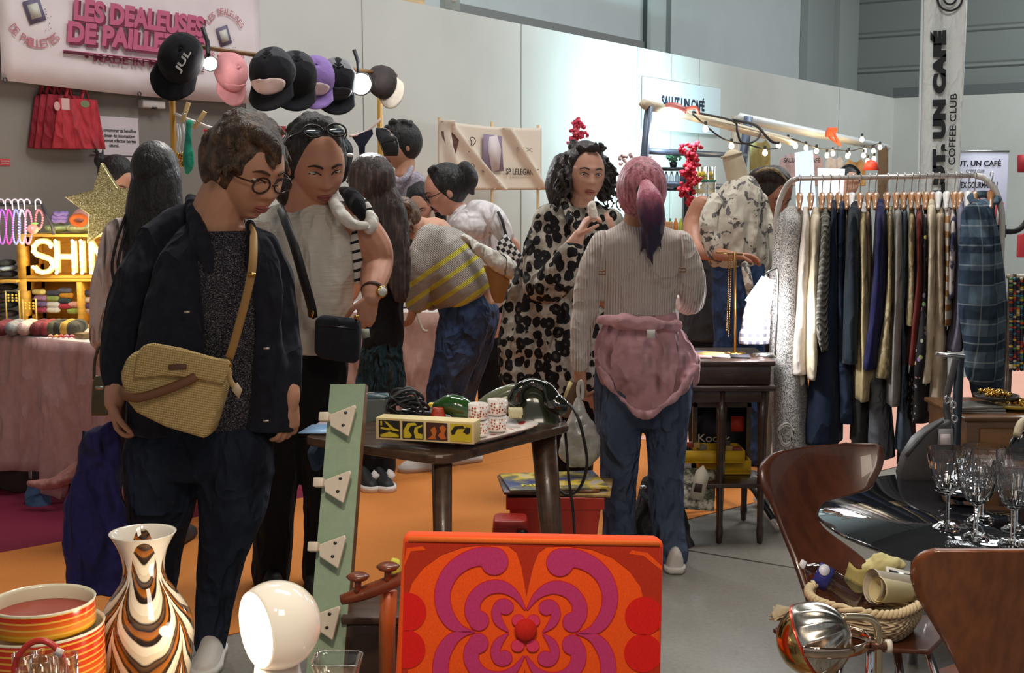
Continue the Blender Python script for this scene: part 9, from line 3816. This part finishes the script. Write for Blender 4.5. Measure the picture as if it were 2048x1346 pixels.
	q.tube([at(1812,912,Y-.002),at(1850,868,Y-.004),at(1886,842,Y)],.006,8,3)
	q.build('strap',gl_,r)
	q=MB()
	for px,py in ((1894,800),(1906,810),(1909,838)):
		q.tube([at(px+5*cos(t),py+7*sin(t),Y-.01) for t in [2*pi*i/14 for i in range(14)]],.004,6,1,True)
	q.build('ring',CHROME,r)
	q=MB()
	q.prism([at(x,y,Y-.012) for x,y in ((1874,900),(1908,900),(1906,858),(1878,858))],(0,.003,0))
	q.mat(1).prism([at(x,y,Y-.014) for x,y in ((1880,898),(1902,898),(1901,868),(1881,868))],(0,.002,0))
	q.build('price_tag',[plain((150,150,152),.6),plain((222,206,206),.7)],r)
	# wooden drawer cabinet and what stands on it
	Y=4.3
	xa,xb=at(1934,850,Y).x,at(2110,850,Y).x
	zt=at(1950,842,Y).z
	wd_=wood((116,78,44),.65,(5,30,30),.4,.2)
	r=thing('drawer_cabinet',((xa+xb)/2,Y+.2,0),'brown wooden cabinet with drawers at the frame edge','cabinet')
	q=MB()
	q.box(((xa+xb)/2,Y+.2,zt/2),(xb-xa,.4,zt))
	q.build('cabinet_body',wd_,r,bev=.004)
	q=MB()
	q.box(((xa+xb)/2,Y+.2,zt+.008),(xb-xa+.03,.43,.016))
	q.build('top',wd_,r,bev=.003)
	for i in range(3):
		for j in range(2):
			x0=xa+.10+j*.30
			if x0>xb:
				continue
			q=MB()
			q.box((xa+.05+(xb-xa-.05)*(.25+.5*j),Y-.004,zt-.11-.19*i),((xb-xa)*.46,.012,.17))
			dr=q.build('drawer',wood((146,98,44),.7,(5,30,30),.4,.2),r,bev=.003)
			q=MB()
			q.ell((xa+.05+(xb-xa-.05)*(.25+.5*j),Y-.02,zt-.11-.19*i),.010)
			q.build('knob',plain((60,40,26),.4),dr)
	for i in range(3):
		P=at(1968-6*i,838,Y+.08)
		q=MB()
		q.box((P.x,Y+.12,zt+.0175+.009*i),(.16,.12,.008),Matrix.Rotation(.2*i-.2,3,'Z'))
		tag(q.build('silver_tray',plain((150,146,138),.3,.6),bev=.002),('lowest','middle','top')[i]+' thin silver tray stacked on the wooden drawer cabinet','tray','silver trays')
	for px,py,w,nm,c in ((1995,828,.08,'dark saucer of gilt trinkets',(60,54,50)),(2030,815,.1,'yellow enamel bowl of trinkets',(206,176,70))):
		P=at(px,py,Y+.14)
		q=MB()
		zz=zt+.046 if px<2000 else zt+.017
		if px<2000:
			zz=zt+.045
		q.lathe([(w*.4,0),(w*.9,.010),(w,.022),(w*.94,.022),(w*.5,.010),(.001,.008)],28,(P.x,Y+.16,zz))
		tag(q.build('trinket_dish',plain(c,.3)),nm+' on the wooden drawer cabinet','dish')
		q=MB()
		for k in range(40):
			a,rr=rnd.random()*6.28,rnd.random()*w*.7
			q.ell((P.x+rr*cos(a),Y+.16+rr*sin(a),zz+.024+.012*rnd.random()),.009,None,7,5)
		tag(q.build('trinkets',GOLD),'heap of gilt trinkets in the %s'%nm.split(' of ')[0],'jewellery',kind='stuff')
		# bead rack at the frame edge
	Y=4.7
	r=thing('bead_rack',(at(2040,700,Y).x,Y,0),'wooden rack at the frame edge hung with colourful bead strings','rack')
	for x in (2018,2100):
		q=MB()
		q.box((at(x,700,Y).x,Y,at(x,548,Y).z/2),(.022,.022,at(x,548,Y).z))
		q.build('post',wood((84,66,48)),r)
	q=MB()
	q.tube([at(2014,552,Y),at(2110,556,Y)],.009,8)
	q.build('bar',plain((206,196,180),.4),r)
	bc_=[(206,80,40),(40,44,60),(90,150,90),(222,186,60),(60,120,150),(150,40,50),(226,210,170)]
	for i,px in enumerate((2022,2029,2036,2043,2050)):
		q=MB()
		for k in range(44):
			q.mat(rnd.randrange(7) if rnd.random()<.6 else 1)
			q.ell(at(px,558+4.2*k,Y-.02),.0075,None,7,5)
		q.build('bead_string',[plain(c,.3) for c in bc_],r)
		# black glittery shoe at the frame edge
	b=on_floor(2030,905,.62)
	r=thing('black_bag',at(2036,925,3.6),'black patent bag with pale trim cut by the frame edge, behind the crystal glasses','handbag')
	q=MB()
	q.hull([(862,2036,2070,3.6,.5),(880,2022,2080,3.6,.5),(910,2012,2085,3.6,.5),(935,2014,2085,3.6,.5)],.5)
	q.build('bag_body',plain((22,22,26),.12,coat=.7),r)
	q=MB()
	q.tube([at(2034,872,3.5),at(2040,850,3.52),at(2052,840,3.55)],.012,8,4)
	q.build('trim',plain((206,190,160),.6),r)
	q=MB()
	x=at(2060,940,3.6).x
	z_=at(2040,936,3.6).z
	q.box((x,3.62,z_-.012),(.25,.2,.02))
	q.box((x,3.62,(z_-.02)/2),(.06,.06,z_-.03))
	tag(q.build('display_plinth',wood((90,62,44)),bev=.003),'small plinth carrying the black patent bag at the frame edge','stand')
vintage_table()
held_things()
near_left()
patterned_chair()
near_right()
